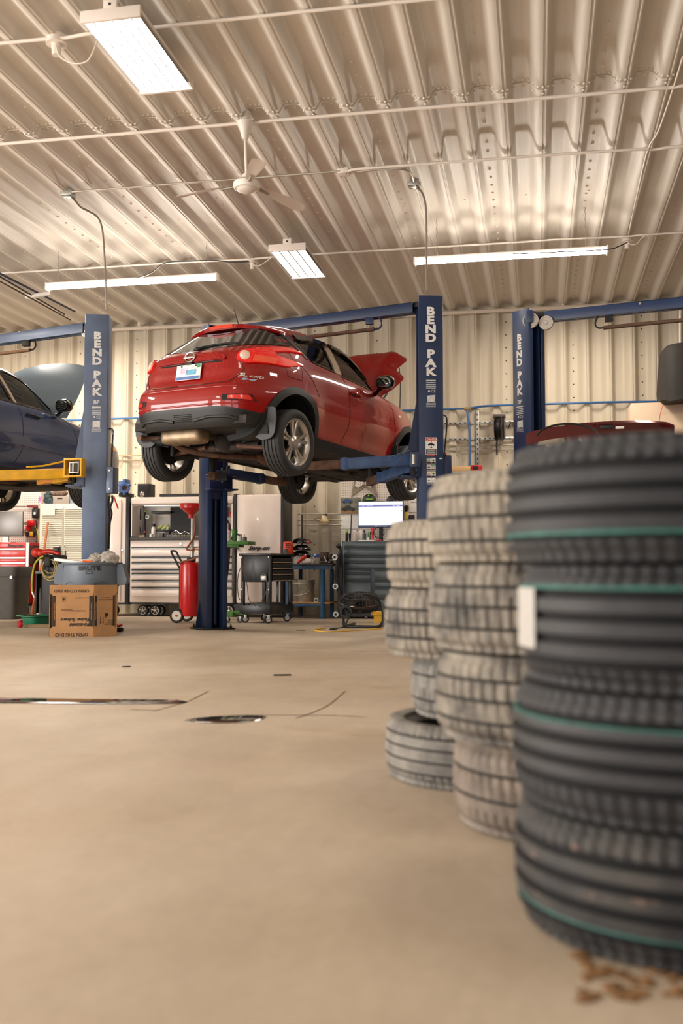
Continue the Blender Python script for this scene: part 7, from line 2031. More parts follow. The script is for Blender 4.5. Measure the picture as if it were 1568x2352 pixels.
mb = MB(M_STICK); bx(mb, 939, 1146, 961, 1176, YP-.008, .004, 0); pn = t.part('sheet', mb)
mb = MB(M_BLACK); mb.text('TAKE ONE', at_Y(951, 1155, YP-.010), FX, FZ, .020, 0, bold=.02); t.part('printing', mb, parent=pn)
# drum fan on the floor
def drum_fan():
    Y = 12.0; M = mat('fan_dark', (44, 36, 30), .45, .3); t = Thing('drum_fan', 'black tilted floor fan with tubular frame before the grey chest', 'fan', at_Y(828, 1443, Y))
    c = at_Y(826, 1384, Y+.30); u = X_(801, Y)-X_(800, Y); R = 48*u; tilt = radians(78); ax = V((.05, -cos(tilt), sin(tilt))).normalized()
    mb = MB(mat('fan_shroud', (58, 44, 34), .4, .2)); dp = .055
    mb.lathe([(R*.985, -.012), (R, -.008), (R, .008), (R*.985, .012), (R*.97, .0)], c, ax, 48, closed=True); sh = t.part('drum', mb)
    d, uu, vv = MB.frame(ax)
    for side in (-1, 1):
        mb = MB(M_DARK)
        for k in range(34):
            a = 2*pi*k/34; e = uu*cos(a)+vv*sin(a); mb.tube([c+ax*side*dp*2.0+e*R*.15, c+ax*side*dp*1.8+e*R*.6, c+ax*side*dp*1.2+e*R*.88, c+e*R*.985], .0042, 4)
        for f in (.3, .6, .85): mb.tube([c+ax*side*dp*(2.05-.85*f**3)+(uu*cos(a)+vv*sin(a))*R*f for a in np.linspace(0, 2*pi, 36, endpoint=False)], .0035, 4, closed=True)
        t.part('guard', mb)
    mb = MB(M_BLACK); mb.cyl(c-ax*dp*1.2, c+ax*dp*.8, R*.17, n=20); mt = t.part('motor', mb)
    for k in range(4):
        a = 2*pi*k/4+.3; e = uu*cos(a)+vv*sin(a); s = -uu*sin(a)+vv*cos(a); rows = []
        for j in range(6):
            r = R*(.15+.75*j/5); w_ = R*(.12+.12*j/5); rows.append([c+e*r+s*w_*q+ax*(.03*q) for q in (-1, 0, 1)])
        mb = MB(mat('fan_blade_dark', (96, 80, 66), .4, .4)); mb.grid(rows); bmesh.ops.solidify(mb.bm, geom=list(mb.bm.faces), thickness=.004); t.part('blade', mb, parent=mt)
    zl = .022
    L0 = at_Y(786, 1440, Y); L1 = at_Y(876, 1440, Y)
    mb = MB(M_BLACK); mb.tube(smoothpath([c+V((-R*1.02, 0, 0)), at_Y(781, 1395, Y+.2), V((L0.x-.0, Y+.05, .12)), V((L0.x+.02, Y, .03)), V((L0.x+.06, Y-.02, zl))], 4)+[V((L1.x-.06, Y-.02, zl))]+smoothpath([V((L1.x-.02, Y, .03)), V((L1.x+.02, Y+.05, .12)), at_Y(877, 1398, Y+.2), c+V((R*1.02, 0, 0))], 4), .017, 8); t.part('frame', mb)
    mb = MB(M_BLACK); mb.tube([V((L0.x+.04, Y, zl)), V((L0.x+.05, Y+.55, zl))], .017, 8); mb.tube([V((L1.x-.04, Y, zl)), V((L1.x-.05, Y+.55, zl))], .017, 8); t.part('foot_rail', mb)
    mb = MB(M_BLACK); w0 = at_Y(794, 1405, Y+.02); mb.lathe([(.05, -.015), (.075, -.015), (.08, 0), (.075, .015), (.05, .015)], w0, (.2, -1, 0), 24, closed=True)
    for k in range(4): mb.tube([w0, w0+V((.055*cos(k*pi/2+.4), 0, .055*sin(k*pi/2+.4)))], .006, 5)
    t.part('wheel', mb)
    mb = MB(M_DARK); mb.tube(smoothpath([c-ax*dp*1.1, at_Y(812, 1402, Y+.1), at_Y(800, 1420, Y), at_Y(793, 1432, Y-.03), at_Y(790, 1440, Y-.05), at_Y(797, 1428, Y-.05), at_Y(808, 1404, Y)], 5), .007, 6); t.part('power_cord', mb)
    mb = MB(mat('fan_label', (210, 180, 170), .5)); mb.box(at_Y(808, 1393, Y+.02), (.04, .004, .012), None, .001); t.part('label', mb, parent=sh)
drum_fan()
mb = MB(mat('yellow_plastic', (232, 178, 30), .45)); Yx = 13.2; bx(mb, 856, 1404.5, 878, 1414, Yx, .10, .01); 
for k in range(4): bx(mb, 851+.3*k, 1405.5+2.2*k, 857, 1406.7+2.2*k, Yx+.02, .05, 0)
p = at_Y(866, 1414, Yx); mb.bb((p.x-.05, Yx+.02, 0), (p.x+.05, Yx+.08, p.z+.01)); single('yellow_stand', mb, 'yellow plastic block standing on the floor behind the drum fan', 'block')
mb = MB(mat('yellow_cord', (222, 176, 40), .5)); pts = [(878, 1443), (840, 1446), (790, 1449), (750, 1451), (722, 1448), (728, 1445), (748, 1443)]
mb.tube(smoothpath([at_z(x, y, .007) for x, y in pts], 5), .007, 6); single('extension_cord', mb, 'yellow extension cord lying on the floor before the drum fan', 'cord')
mb = MB(M_BLACK); mb.tube(smoothpath([at_z(x, y, .006) for x, y in ((768, 1445), (775, 1443), (785, 1441), (792, 1438))], 5), .006, 6); mb.ell(at_z(764, 1445, .012), (.05, .02, .012), n=10, k=6); single('cord', mb, 'black plug end lying by the yellow extension cord', 'cord')
for i, (x, y, l) in enumerate(((690, 1447, .10), (648, 1550, .12), (290, 1531, .06))):
    p = at_z(x, y, .004); mb = MB(M_DARK); mb.box(p, (l, .05, .006), rotz(.3*i).to_3x3(), .002); single('floor_scrap', mb, ['dark scrap on the floor left of the yellow cord', 'dark scrap on the open floor left of the tyres', 'small dark scrap on the floor right below the cardboard box'][i], 'scrap')
# ---- pipes, channels and reel on the wall
Yw = WY-.10
M_BLUEP = mat('air_pipe_blue', (54, 104, 160), .4)
def wallrun(label, pts, r, m, name='wall_pipe', cat='pipe', Y=Yw, n=8, sm=5):
    mb = MB(m); mb.tube(smoothpath([at_Y(x, y, Y) for x, y in pts], sm), r, n); return single(name, mb, label, cat)
wallrun('blue air line running along the back wall', [(-40, 968), (190, 965), (256, 962), (320, 960), (600, 952), (900, 944), (1018, 940), (1075, 938), (1110, 933), (1183, 930), (1255, 928), (1395, 924), (1530, 922), (1600, 920)], .017, M_BLUEP, Y=WY-.12)
wallrun('blue air drop pipe running down right of the middle lift', [(1072, 941), (1075, 960), (1078, 1000), (1078, 1075)], .017, M_BLUEP, Y=WY-.16)
mb = MB(mat('brass', (196, 160, 90), .35, .8)); p = at_Y(1073, 939, WY-.14); mb.cyl(p-V((.05, 0, 0)), p+V((.05, 0, 0)), .024, n=12); mb.cyl(p, p-V((0, 0, .05)), .022, n=12); single('pipe_tee', mb, 'brass tee joining the blue drop pipe to the blue air line', 'fitting')
for i, y in enumerate((971, 1008)):
    t = Thing('strut_channel', ['upper slotted steel channel on the wall right of the middle lift', 'lower slotted steel channel on the wall right of the middle lift'][i], 'channel', at_Y(1100, y, Yw))
    mb = MB(M_STEEL); xa, xb, zb, zt = bx(mb, 1000, y-3, 1186, y+3, Yw, .04, .003); t.part('channel', mb)
    mb = MB(M_DARK); x = xa+.06
    while x < xb-.05: mb.bb((x, Yw-.002, (zb+zt)/2-.007), (x+.03, Yw+.004, (zb+zt)/2+.007)); x += .075
    t.part('slot_row', mb, kind='stuff')
t = Thing('strut_channel', 'upright slotted steel channel on the wall right of the middle lift', 'channel', at_Y(1096, 1060, Yw))
mb = MB(M_STEEL); xa, xb, zb, zt = bx(mb, 1092.5, 942, 1099.5, 1075, Yw-.03, .04, .003); t.part('channel', mb)
mb = MB(M_DARK); z = zb+.05
while z < zt-.05: mb.bb(((xa+xb)/2-.007, Yw-.033, z), ((xa+xb)/2+.007, Yw-.026, z+.03)); z += .075
t.part('slot_row', mb, kind='stuff')
for i, y in enumerate((1023, 1034)): wallrun(['upper thin pipe under the slotted channels', 'lower thin pipe under the slotted channels'][i], [(1000, y+1), (1100, y), (1186, y-2)], .012, M_EMT)
for i, y in enumerate((1047, 1058)): wallrun(['upper thin wall pipe left of the red car rear wheel', 'lower thin wall pipe left of the red car rear wheel'][i], [(240, y), (320, y-1), (420, y-2)], .011, mat('tan_pipe', (196, 168, 134), .5))
for i, y in enumerate((1181, 1195, 1206.5)): wallrun(['top one of three thin pipes on the wall above the blue bench', 'middle one of three thin pipes on the wall above the blue bench', 'bottom one of three thin pipes on the wall above the blue bench'][i], [(652, y+.5), (720, y), (783, y-.5)], .010, M_EMT, Y=14.98)
t = Thing('work_light', 'cream caged work light hanging from the thin pipes above the blue bench', 'work light', at_Y(744, 1192, 14.85))
mb = MB(mat('cream_plastic', (226, 200, 158), .4, alpha=1)); p = at_Y(744, 1187, 14.86); mb.lathe([(0, .02), (.03, .02), (.035, 0), (.075, -.07), (.05, -.115), (0, -.12)], p, n=18); t.part('shade', mb)
mb = MB(M_STEEL)
for k in range(6): mb.tube([p+V((-.02-.13*q, .05*sin(k), -.03+.045*sin(pi*q)*cos(k*1.05)-.02*q)) for q in (0, .25, .5, .75, 1)], .003, 4)
t.part('cage', mb)
mb = MB(M_DARK); mb.box(p+V((.02, 0, .03)), (.07, .04, .03), None, .008); t.part('hook', mb)
t = Thing('hose_reel', 'black hose reel mounted on the slotted channels right of the middle lift', 'hose reel', at_Y(1146, 1013, Yw-.12))
mb = MB(mat('reel_bracket', (92, 86, 82), .5, .3)); bx(mb, 1131.5, 951, 1160, 957, Yw-.16, .18, .004); bx(mb, 1156, 957, 1160, 1004, Yw-.12, .06, .003); t.part('bracket', mb)
p = at_Y(1146, 985, Yw-.16); ax = V((1, -.12, 0)).normalized(); u = X_(1101, Yw)-X_(1100, Yw)
mb = MB(M_BLACK); mb.lathe([(.04, -8*u), (28*u, -8*u), (28*u, -7*u), (20*u, -6*u), (20*u, 6*u), (28*u, 7*u), (28*u, 8*u), (.04, 8*u)], p, ax, 36, closed=True); t.part('drum', mb)
mb = MB(M_BLACK)
for k in range(7): mb.tube([p+ax*(-5*u+1.7*u*k)+V((0, 0, 22*u*sin(a)))+V((0, 22*u*cos(a), 0)) for a in np.linspace(0, 2*pi, 30, endpoint=False)], .011, 6, closed=True)
t.part('hose_coil', mb)
mb = MB(M_BLACK); mb.tube(smoothpath([at_Y(x, y, Yw-.2) for x, y in ((1142, 1008), (1140, 1020), (1141, 1045))], 4), .012, 6); t.part('hose_end', mb)
mb = MB(M_BLACK); mb.tube(smoothpath([at_Y(x, y, Yw-.06) for x, y in ((1166, 985), (1171, 974), (1176, 970), (1181, 973))], 4), .009, 6); single('hose', mb, 'short black hose stub right of the hose reel', 'hose')
t = Thing('board', 'pale wooden board behind the middle lift control box', 'board', at_Y(1058, 1083, 14.6))
mb = MB(mat('pale_wood', (218, 178, 124), .6, var=.12, stretch=(1, 8, 8))); bx(mb, 1035, 1071, 1080, 1083, 14.6, .10, .004); t.part('plank', mb)
mb = MB(M_STEEL); zz = Z_(1083, 14.6, 1058); xx = X_(1040, 14.6); mb.bb((X_(1034, 14.6), 14.55, zz-.03), (X_(1112, 14.6), 15.2, zz)); single('wall_shelf', mb, 'steel shelf carrying the pale board and red tool right of the middle lift', 'shelf')
t = Thing('red_tool', 'red tool with dark grille at the end of the pale wooden board', 'tool', at_Y(1093, 1083, 14.6))
mb = MB(M_RED); bx(mb, 1081, 1068, 1107, 1083, 14.6, .12, .008); t.part('housing', mb)
mb = MB(M_DARK); bx(mb, 1086, 1071, 1098, 1080, 14.594, .01, .004); t.part('grille', mb)
# ---- far left: pegboard, red chest, louvred cabinet
mb = MB(M_PEG); bx(mb, -30, 1118, 90, 1262, YP, .02, 0); single('pegboard', mb, 'white pegboard behind the red tool chest at the far left', 'pegboard')
YR = 14.3
t = Thing('tool_chest', 'red tool chest with white drawer edges at the far left', 'tool chest', at_Y(30, 1412, YR))
mb = MB(M_RED); bx(mb, -60, 1246, 59, 1386, YR, .55, .006); t.part('body', mb)
mb = MB(mat('strip_silver', (222, 218, 216), .3, .4)); bx(mb, 58, 1246, 64.5, 1386, YR-.01, .03, .004); t.part('corner_strip', mb)
mb = MB(mat('chest_side_shade', (74, 40, 40), .5)); xr = X_(64.7, YR); mb.bb((xr, YR+.04, Z_(1295, YR)), (xr+.012, YR+.5, Z_(1250, YR)), .002); t.part('side_panel', mb)  # dark sheet paints the shade on the chest's right side
for (y0, y1) in ((1247.5, 1259), (1264, 1279), (1284, 1291), (1296, 1306), (1311, 1316), (1321, 1333), (1338, 1384)):
    mb = MB(M_RED); bx(mb, -60, y0, 57, y1, YR-.02, .02, .003); d = t.part('drawer', mb)
    if y0 > 1250:
        mb = MB(mat('strip_silver')); bx(mb, -60, y0-4.5, 57, y0-.5, YR-.028, .02, .003); t.part('drawer_pull', mb, parent=d)
script(t, 'Snap-on', 34, 1256, 34, YR-.021, None, h=.045)
spoked(t, at_Y(55, 1401, YR+.05), .085, .05, 5); spoked(t, at_Y(10, 1401, YR+.05), .085, .05, 5)
mb = MB(M_CABK); bx(mb, -60, 1386, 62, 1392, YR+.02, .45, 0); t.part('base_rail', mb)
ZR = Z_(1246, YR, 20)
t = Thing('flat_screen', 'brushed silver flat screen standing on the red tool chest', 'screen', at_Y(20, 1236, YR+.1))
mb = MB(mat('brushed_silver', (118, 116, 114), .35, .7)); bx(mb, -40, 1175, 52, 1232, YR+.12, .04, .006); t.part('casing', mb)
mb = MB(M_BLACK); bx(mb, -39, 1229.5, 52, 1232.3, YR+.114, .02, .002); t.part('lower_bezel', mb)
mb = MB(M_STEEL); p = at_Y(12, 1232, YR+.14); mb.bb((p.x-.05, p.y, ZR), (p.x+.05, p.y+.03, p.z)); mb.bb((p.x-.12, p.y-.05, ZR), (p.x+.12, p.y+.12, ZR+.012), .003); t.part('stand', mb)
t = Thing('sanding_bar', 'steel bar with dark red grip hanging on the left pegboard', 'tool', at_Y(60, 1163, YP-.04))
mb = MB(M_STEEL); a, b = at_Y(22, 1163, YP-.04), at_Y(64, 1163, YP-.04); mb.cyl(a, b, .010, n=8); t.part('bar', mb)
mb = MB(mat('grip_red', (120, 34, 34), .5)); mb.cyl(b, at_Y(86, 1163, YP-.04), .02, n=10); t.part('grip', mb)
t = Thing('power_drill', 'black cordless tool with pale round badge on the left pegboard', 'power tool', at_Y(79, 1179, YP-.08))
mb = MB(M_BLACK); bx(mb, 72, 1167, 86.5, 1190, YP-.12, .10, .02); t.part('body', mb)
mb = MB(M_STICK); p = at_Y(79.5, 1179, YP-.122); mb.cyl(p, p-V((0, .004, 0)), .022, n=18); t.part('badge', mb)
mb = MB(mat('grip_red')); bx(mb, 74, 1162, 84, 1167, YP-.10, .06, .012); t.part('grip', mb)
t = Thing('impact_wrench', 'red impact wrench hanging on the left pegboard', 'power tool', at_Y(68, 1205, YP-.1))
mb = MB(M_RED); bx(mb, 60, 1195, 77, 1209, YP-.13, .11, .025); bx(mb, 58, 1207, 68, 1219, YP-.11, .08, .02); t.part('body', mb)
mb = MB(M_STEEL); p = at_Y(60, 1202, YP-.08); mb.cyl(p, p-V((.05, 0, 0)), .03, .02, 14); t.part('nose', mb)
t = Thing('cordless_tool', 'black and yellow cordless tool below the red impact wrench', 'power tool', at_Y(68, 1232, YP-.1))
mb = MB(M_BLACK); bx(mb, 57, 1221, 78, 1233, YP-.12, .09, .02); t.part('body', mb)
mb = MB(mat('torch_yellow')); bx(mb, 67, 1221, 75, 1232, YP-.125, .05, .01); t.part('battery', mb)
wallrun('short yellow hose piece hanging right of the red impact wrench', [(80, 1208), (83, 1215), (86, 1224), (87, 1240)], .012, mat('hose_yellow', (206, 196, 60), .5), 'hose', 'hose', YP-.06)
wallrun('black air hose hanging at the right edge of the left pegboard', [(82, 1194), (84, 1204), (82, 1216), (85, 1232), (83, 1250)], .008, M_BLACK, 'hose', 'hose', YP-.08)
# louvred cabinet
YL = 14.5
def louvre():
    M = mat('louvre_cream', (214, 208, 190), .4); t = Thing('louvred_cabinet', 'cream louvred double-door cabinet left of the left lift post', 'cabinet', at_Y(140, 1418, YL))
    mb = MB(M); bx(mb, 89.5, 1157, 196, 1420, YL, .5, .006, z0=0); t.part('body', mb)
    for (x0, x1, hx) in ((94, 144, 138), (146, 194, 149)):
        mb = MB(M); xa, xb, zb, zt = bx(mb, x0, 1163, x1, 1400, YL-.018, .018, .003); d = t.part('door', mb)
        mb = MB(M); z = zt-.03
        while z > zb+.2:
            mb.prism([(0, 0), (0, .006), (-.018, -.012), (-.016, -.018)], (xa+.01, YL-.018, z), (0, 1, 0), (0, 0, 1), xb-xa-.02); z -= .033
        t.part('louvre_panel', mb, parent=d)
        mb = MB(M_BLACK); bx(mb, hx-1, 1265, hx+1.2, 1277, YL-.05, .02, .004); t.part('handle', mb, parent=d)
        mb = MB(M_DARK); p = at_Y(hx, 1256, YL-.03); mb.cyl(p, p-V((0, .012, 0)), .010, n=12); t.part('lock', mb, parent=d)
louvre()
ZL = Z_(1157, YL, 140)
t = Thing('paper_note', 'blank cream paper taped to the louvred cabinet', 'paper', at_Y(112, 1184, YL-.03))
mb = MB(mat('paper_cream', (236, 222, 208), .7)); bx(mb, 97.5, 1164, 126, 1183.5, YL-.046, .003, 0); t.part('sheet', mb)
mb = MB(mat('wood_handle', (170, 90, 42), .45)); mb.cyl(at_Y(101, 1266, YL-.30), at_Y(110, 1201, YL-.08), .017, n=12); mb.cyl(V((at_Y(101, 1266, YL-.30).x-.10, YL-.48, .0)), at_Y(101, 1266, YL-.30), .017, n=12); single('broom_handle', mb, 'wooden handle leaning on the louvred cabinet', 'handle')
bottle('pink and white bottle on the left end of the louvred cabinet', 93, 1132, 1157, 8, YL+.1, mat('bottle_magenta', (206, 70, 160), .4, rgb2=(236, 222, 226), vscale=14), M_WHITE, .15, .5, zfoot=ZL)
mb = MB(mat('teal_bag', (44, 62, 66), .7, bump=.3, bscale=20)); 
for (x, y, r) in ((111, 1143, .07), (108, 1149, .06), (115, 1150, .065), (112, 1135, .05), (106, 1138, .04)): mb.ell(at_Y(x, y, YL+.15), (r, r, r*.9), n=14, k=9)
mb.bb((X_(105, YL+.1), YL+.1, ZL), (X_(119, YL+.1), YL+.2, ZL+.06)); single('dark_bag', mb, 'dark teal bundled bag on top of the louvred cabinet', 'bag')
t = Thing('storage_basket', 'grey woven plastic basket on top of the louvred cabinet', 'basket', at_Y(140, 1157, YL+.05))
mb = MB(mat('basket_grey', (160, 148, 140), .6, bump=.5, bscale=60)); bx(mb, 121, 1139, 159, 1157, YL+.05, .25, .012, z0=ZL); bk = t.part('basket', mb)
mb = MB(M_DARK); bx(mb, 131, 1143, 143, 1146, YL+.045, .01, .003); t.part('grip_hole', mb, parent=bk)
mb = MB(mat('rag_brown', (110, 88, 76), .8, bump=.3, bscale=20))
for k in range(6): mb.ell(at_Y(126+4.5*k, 1135-2*(k % 2), YL+.15), (.05, .06, .04), n=12, k=8)
single('rag_pile', mb, 'heap of brownish rags lying in the grey basket', 'rags')
tri('storage_bin', 'pale blue-grey bin right of the grey basket on the louvred cabinet', 'bin', 160, 1136, 175, 1157, YL+.06, .25, mat('bin_blue', (134, 148, 158), .5), .01, z0=ZL)
# dark grey bin at the far left
def bin_dark():
    M = mat('bin_dark', (70, 68, 64), .6, var=.12, vscale=9); Y = 13.0
    x0, x1 = X_(-45, Y), X_(38, Y); zt, = (Z_(1301, Y),); cx = (x0+x1)/2; hw = (x1-x0)/2
    t = Thing('trash_can', 'dark grey square trash can at the far left edge', 'trash can', (cx, Y+.25, 0)); rows = []
    for (z, f) in ((0, .80), (.03, .82), (zt*.80, .93), (zt*.81, 1.0), (zt-.03, 1.03), (zt, 1.0)):
        w_ = hw*f; rows.append([(cx+w_*np.sign(cos(a))*abs(cos(a))**.35, Y+.27+.27*f*np.sign(sin(a))*abs(sin(a))**.35, z) for a in np.linspace(0, 2*pi, 40, endpoint=False)])
    mb = MB(M); mb.loft(rows); t.part('body', mb)
    mb = MB(M); p = at_Y(36, 1322, Y+.15); mb.box(p, (.10, .2, .17), None, .03); hd = t.part('handle', mb)
    mb = MB(M_STEEL); p = at_Y(26, 1326, Y-.03); mb.cyl(p, p-V((0, .012, 0)), .02, n=14); t.part('rivet', mb)
bin_dark()
# welder cart with coiled hose, red grinder on top
def welder():
    M = mat('cart_charcoal', (44, 45, 46), .55); Y = 12.7
    t = Thing('equipment_cart', 'charcoal equipment cart with a coiled hose, left of the big grey can', 'cart', at_Y(115, 1430, Y))
    mb = MB(M); bx(mb, 95, 1286, 150, 1407, Y, .5, .01, z0=.06); t.part('cabinet', mb)
    mb = MB(mat('cart_green_grey', (96, 112, 104), .5)); bx(mb, 81, 1312, 96, 1318, Y+.05, .35, .003); t.part('side_shelf', mb)
    mb = MB(M_DARK); bx(mb, 81, 1318, 84, 1408, Y+.05, .3, .003); t.part('shelf_leg', mb)
    for x in (100, 140): caster(t, V((X_(x, Y+.1), Y+.1, 0)), .03, .025)
    mb = MB(M_DARK); p = at_Y(112, 1290, Y-.05); mb.box(p, (.10, .10, .14), None, .02); t.part('hose_hook', mb)
    mb = MB(mat('white_cyl', (214, 208, 196), .4)); a = at_Y(90, 1350, Y+.15); mb.lathe([(0, 0), (.03, 0), (.03, a.z-.08), (.02, a.z-.02), (.02, a.z), (0, a.z)], (a.x, a.y, 0), n=18); single('gas_bottle', mb, 'slim white bottle standing on the floor left of the charcoal cart', 'gas bottle')
    mb = MB(mat('hose_tan', (176, 156, 96), .5))
    for k, (cx, cy, rx, ry) in enumerate(((116, 1308, 20, 25), (113, 1307, 14, 18), (114, 1306, 17, 21))):
        mb.tube([at_Y(cx+rx*cos(a), cy+ry*sin(a), Y-.04-.02*k) for a in np.linspace(0, 2*pi, 36, endpoint=False)], .010, 6, closed=True)
    mb.tube(smoothpath([at_Y(x, y, Y-.06) for x, y in ((103, 1310), (112, 1316), (128, 1315), (136, 1313), (137, 1305))], 4), .010, 6)
    single('coiled_hose', mb, 'tan hose coiled on the front of the charcoal cart', 'hose')
    mb = MB(mat('hose_lime', (196, 190, 66), .5)); mb.tube(smoothpath([at_Y(x, y, Y-.10) for x, y in ((100, 1277), (90, 1283), (80, 1296), (75, 1318), (73, 1345), (74, 1362))], 5), .013, 7); mb.m(M_STEEL).tube([at_Y(74, 1360, Y-.10), at_Y(79, 1372, Y-.10)], .013, 7); single('air_hose', mb, 'lime yellow hose hanging from the charcoal cart top', 'hose')
    zt = Z_(1286, Y, 110)
    t = Thing('angle_grinder', 'red power tool with cord lying on top of the charcoal cart', 'power tool', (X_(100, Y), Y, zt))
    O = mat('tool_red', (214, 48, 30), .4)
    mb = MB(O); mb.ell(at_Y(84, 1269, Y), (.075, .06, .065), n=18, k=12); mb.ell(at_Y(93, 1271, Y), (.06, .05, .06), n=14, k=10); mb.tube([at_Y(96, 1270, Y), at_Y(112, 1266, Y), at_Y(124, 1268, Y), at_Y(136, 1273, Y)], [.04, .03, .035, .03], 12); t.part('body', mb)
    mb = MB(M_BLACK); bx(mb, 121, 1257, 134, 1267, Y-.03, .08, .01); t.part('battery', mb)
    mb = MB(M_DARK); mb.tube(smoothpath([at_Y(x, y, Y-.05) for x, y in ((86, 1276), (94, 1284), (104, 1276), (118, 1272), (130, 1277), (140, 1282))], 4), .008, 6); t.part('power_cord', mb)
    mb = MB(M_DARK); mb.box((X_(118, Y), Y+.1, zt+.035), (.26, .25, .07), None, .02); t.part('tool_rest', mb)
welder()
# green basin with grit, red rag beside it
def basin():
    Y = 11.75; G = mat('basin_green', (24, 112, 80), .45); x0, x1 = X_(59, Y), X_(120, Y); cx = (x0+x1)/2; rx = (x1-x0)/2; zt = Z_(1413, Y, 90)
    t = Thing('drain_basin', 'green plastic basin on the floor behind the cardboard box', 'basin', (cx, Y, 0))
    mb = MB(G); rows = []
    for (f, z) in ((.80, 0), (.86, zt*.2), (.90, zt*.85), (1.0, zt*.92), (1.0, zt), (.93, zt), (.82, zt*.85), (.74, zt*.12)):
        rows.append([(cx+rx*f*(1+.03*cos(6*a))*cos(a), Y+.28*f*(1+.03*cos(6*a))*sin(a), z) for a in np.linspace(0, 2*pi, 48, endpoint=False)])
    mb.loft(rows); b = t.part('bowl', mb)
    mb = MB(G); mb.box((x0-.02, Y-.05, zt*.95), (.10, .10, .02), None, .008); t.part('pour_lip', mb, parent=b)
    mb = MB(mat('floor_grit', (150, 128, 92), .95, var=.4, vscale=80, bump=.6, bscale=90)); rows = []
    c = at_z(95, 1440, 0)
    for j in range(7):
        f = j/6; rows.append([(c.x+.34*f*cos(a)*(1+.1*sin(3*a)), c.y+.10*f*sin(a)*(1+.1*cos(4*a)), .035*(1-f*f)+.002) for a in np.linspace(0, 2*pi, 36, endpoint=False)])
    mb.grid(rows, True); single('absorbent_grit', mb, 'spilled absorbent grit in front of the green basin', 'grit', kind='stuff')
    mb = MB(mat('rag_red', (176, 26, 40), .7))
    for (x, y, r) in ((48, 1433, .05), (54, 1431, .055), (58, 1434, .04), (46, 1437, .035)):
        p = at_z(x, y+4, 0); mb.ell(p+V((0, 0, r*.6)), (r, r, r*.7), Matrix.Rotation(x, 3, 'Z'), 12, 8)
    single('red_rag', mb, 'crumpled red rag on the floor left of the green basin', 'rag')
basin()
# big grey round can with side handles and rubbish on top
def brute():
    D = 11.06; c = at_d(212, 1304, D); c.z = 0; u = D/FPX; M = mat('can_grey', (104, 116, 128), .45)
    zt = at_d(212, 1292, D).z; R = 66*u
    t = Thing('trash_can', 'large grey round trash can with black lettering behind the cardboard box', 'trash can', c)
    mb = MB(M); mb.lathe([(0, 0), (R*.78, 0), (R*.80, .02), (R*.90, zt-.27), (R*.93, zt-.255), (R*.95, zt-.03), (R*1.0, zt-.025), (R*1.03, zt-.012), (R*1.03, zt), (R*.97, zt), (R*.90, zt-.24), (R*.76, .02), (0, .02)], c, n=56); b = t.part('body', mb)
    for s in (-1, 1):
        mb = MB(M); P = [(0, 0), (R*.16, 0), (R*.32, -.17), (R*.30, -.215), (R*.1, -.235), (-.03, -.22)]
        o = c+RT*s*R*.94+V((0, 0, zt-.015))-FW*.09; o.z = zt-.015
        q = [V((o.x, o.y, 0))+RT*s*a+V((0, 0, zt-.015+b_)) for a, b_ in P]; f2 = V((FW.x, FW.y, 0))*.18
        mb.loft([[p for p in q], [p+f2 for p in q]]); t.part('handle', mb, parent=None)
    # moulded skirt band with a wavy lower edge round the front
    ang0 = atan2(-FW.y, -FW.x)
    mb = MB(M); rows = []
    for k in range(41):
        a = ang0-1.45+2.9*k/40; w_ = .225+.022*cos((a-ang0)*5.2); rows.append([(c.x+r*cos(a), c.y+r*sin(a), z) for r, z in ((R*.955, zt-.03), (R*.975, zt-w_), (R*.955, zt-w_-.012), (R*.90, zt-w_))])
    mb.grid(rows); t.part('skirt', mb)
    # lettering wrapped on the front
    def wrap(mb, z0):
        for v in mb.bm.verts:
            x, y = v.co.x, v.co.y; a = ang0+x/(R*.985); v.co = V((c.x+R*.985*cos(a), c.y+R*.985*sin(a), z0+y))
    off_ = 9*u
    mb = MB(M_BLACK); mb.text('BRUTE', (off_, 0, 0), (1, 0, 0), (0, 1, 0), .042, 0, bold=.03, squeeze=1.35); wrap(mb, at_d(220, 1309.5, D-.3).z); t.part('lettering', mb, recalc=False)
    mb = MB(M_BLACK)
    for (x0, y0, x1, y1) in ((-.035, 0, .035, .006), (-.035, .026, .035, .032), (-.035, 0, -.029, .032), (.029, 0, .035, .032)): mb.grid([[(off_+x0, y0, 0), (off_+x1, y0, 0)], [(off_+x0, y1, 0), (off_+x1, y1, 0)]])
    wrap(mb, at_d(220, 1318, D-.3).z); t.part('emblem', mb, recalc=False)
    # rubbish on top
    mb = MB(M_STICK); p = at_d(152, 1287, D-.15); mb.box(p+V((.05, 0, -.01)), (.34, .12, .03), Matrix.Rotation(.12, 3, 'Y'), .004); single('packaging', mb, 'white packaging with red marks lying on the grey can', 'packaging')
    tb = mat('bag_clear', (206, 198, 186), .3, alpha=.6, bump=.6, bscale=16)
    mb = MB(tb)
    for (x, y, r) in ((222, 1284, .075), (212, 1287, .05), (250, 1283, .10), (238, 1288, .06), (262, 1287, .05)): mb.ell(at_d(x, y, D-.12), (r, r, r*.75), n=18, k=12)
    for v in mb.bm.verts: v.co += V((random.uniform(-1, 1), random.uniform(-1, 1), random.uniform(-.6, 1)))*.016
    single('plastic_bag', mb, 'crumpled clear plastic bag heaped on the grey can', 'bag')
    mb = MB(M_WHITE); mb.bb((c.x-.25, c.y-.12, zt-.03), (c.x+.15, c.y+.1, zt+.035), .01); single('carton', mb, 'white flat carton lying across the grey can', 'carton')
    mb = MB(mat('knife_orange', (226, 96, 30), .5)); mb.tube([at_d(190, 1288.5, D-.34), at_d(212, 1290, D-.34)], .010, 6); single('utility_knife', mb, 'orange handled knife lying on the rim of the grey can', 'knife')
brute()
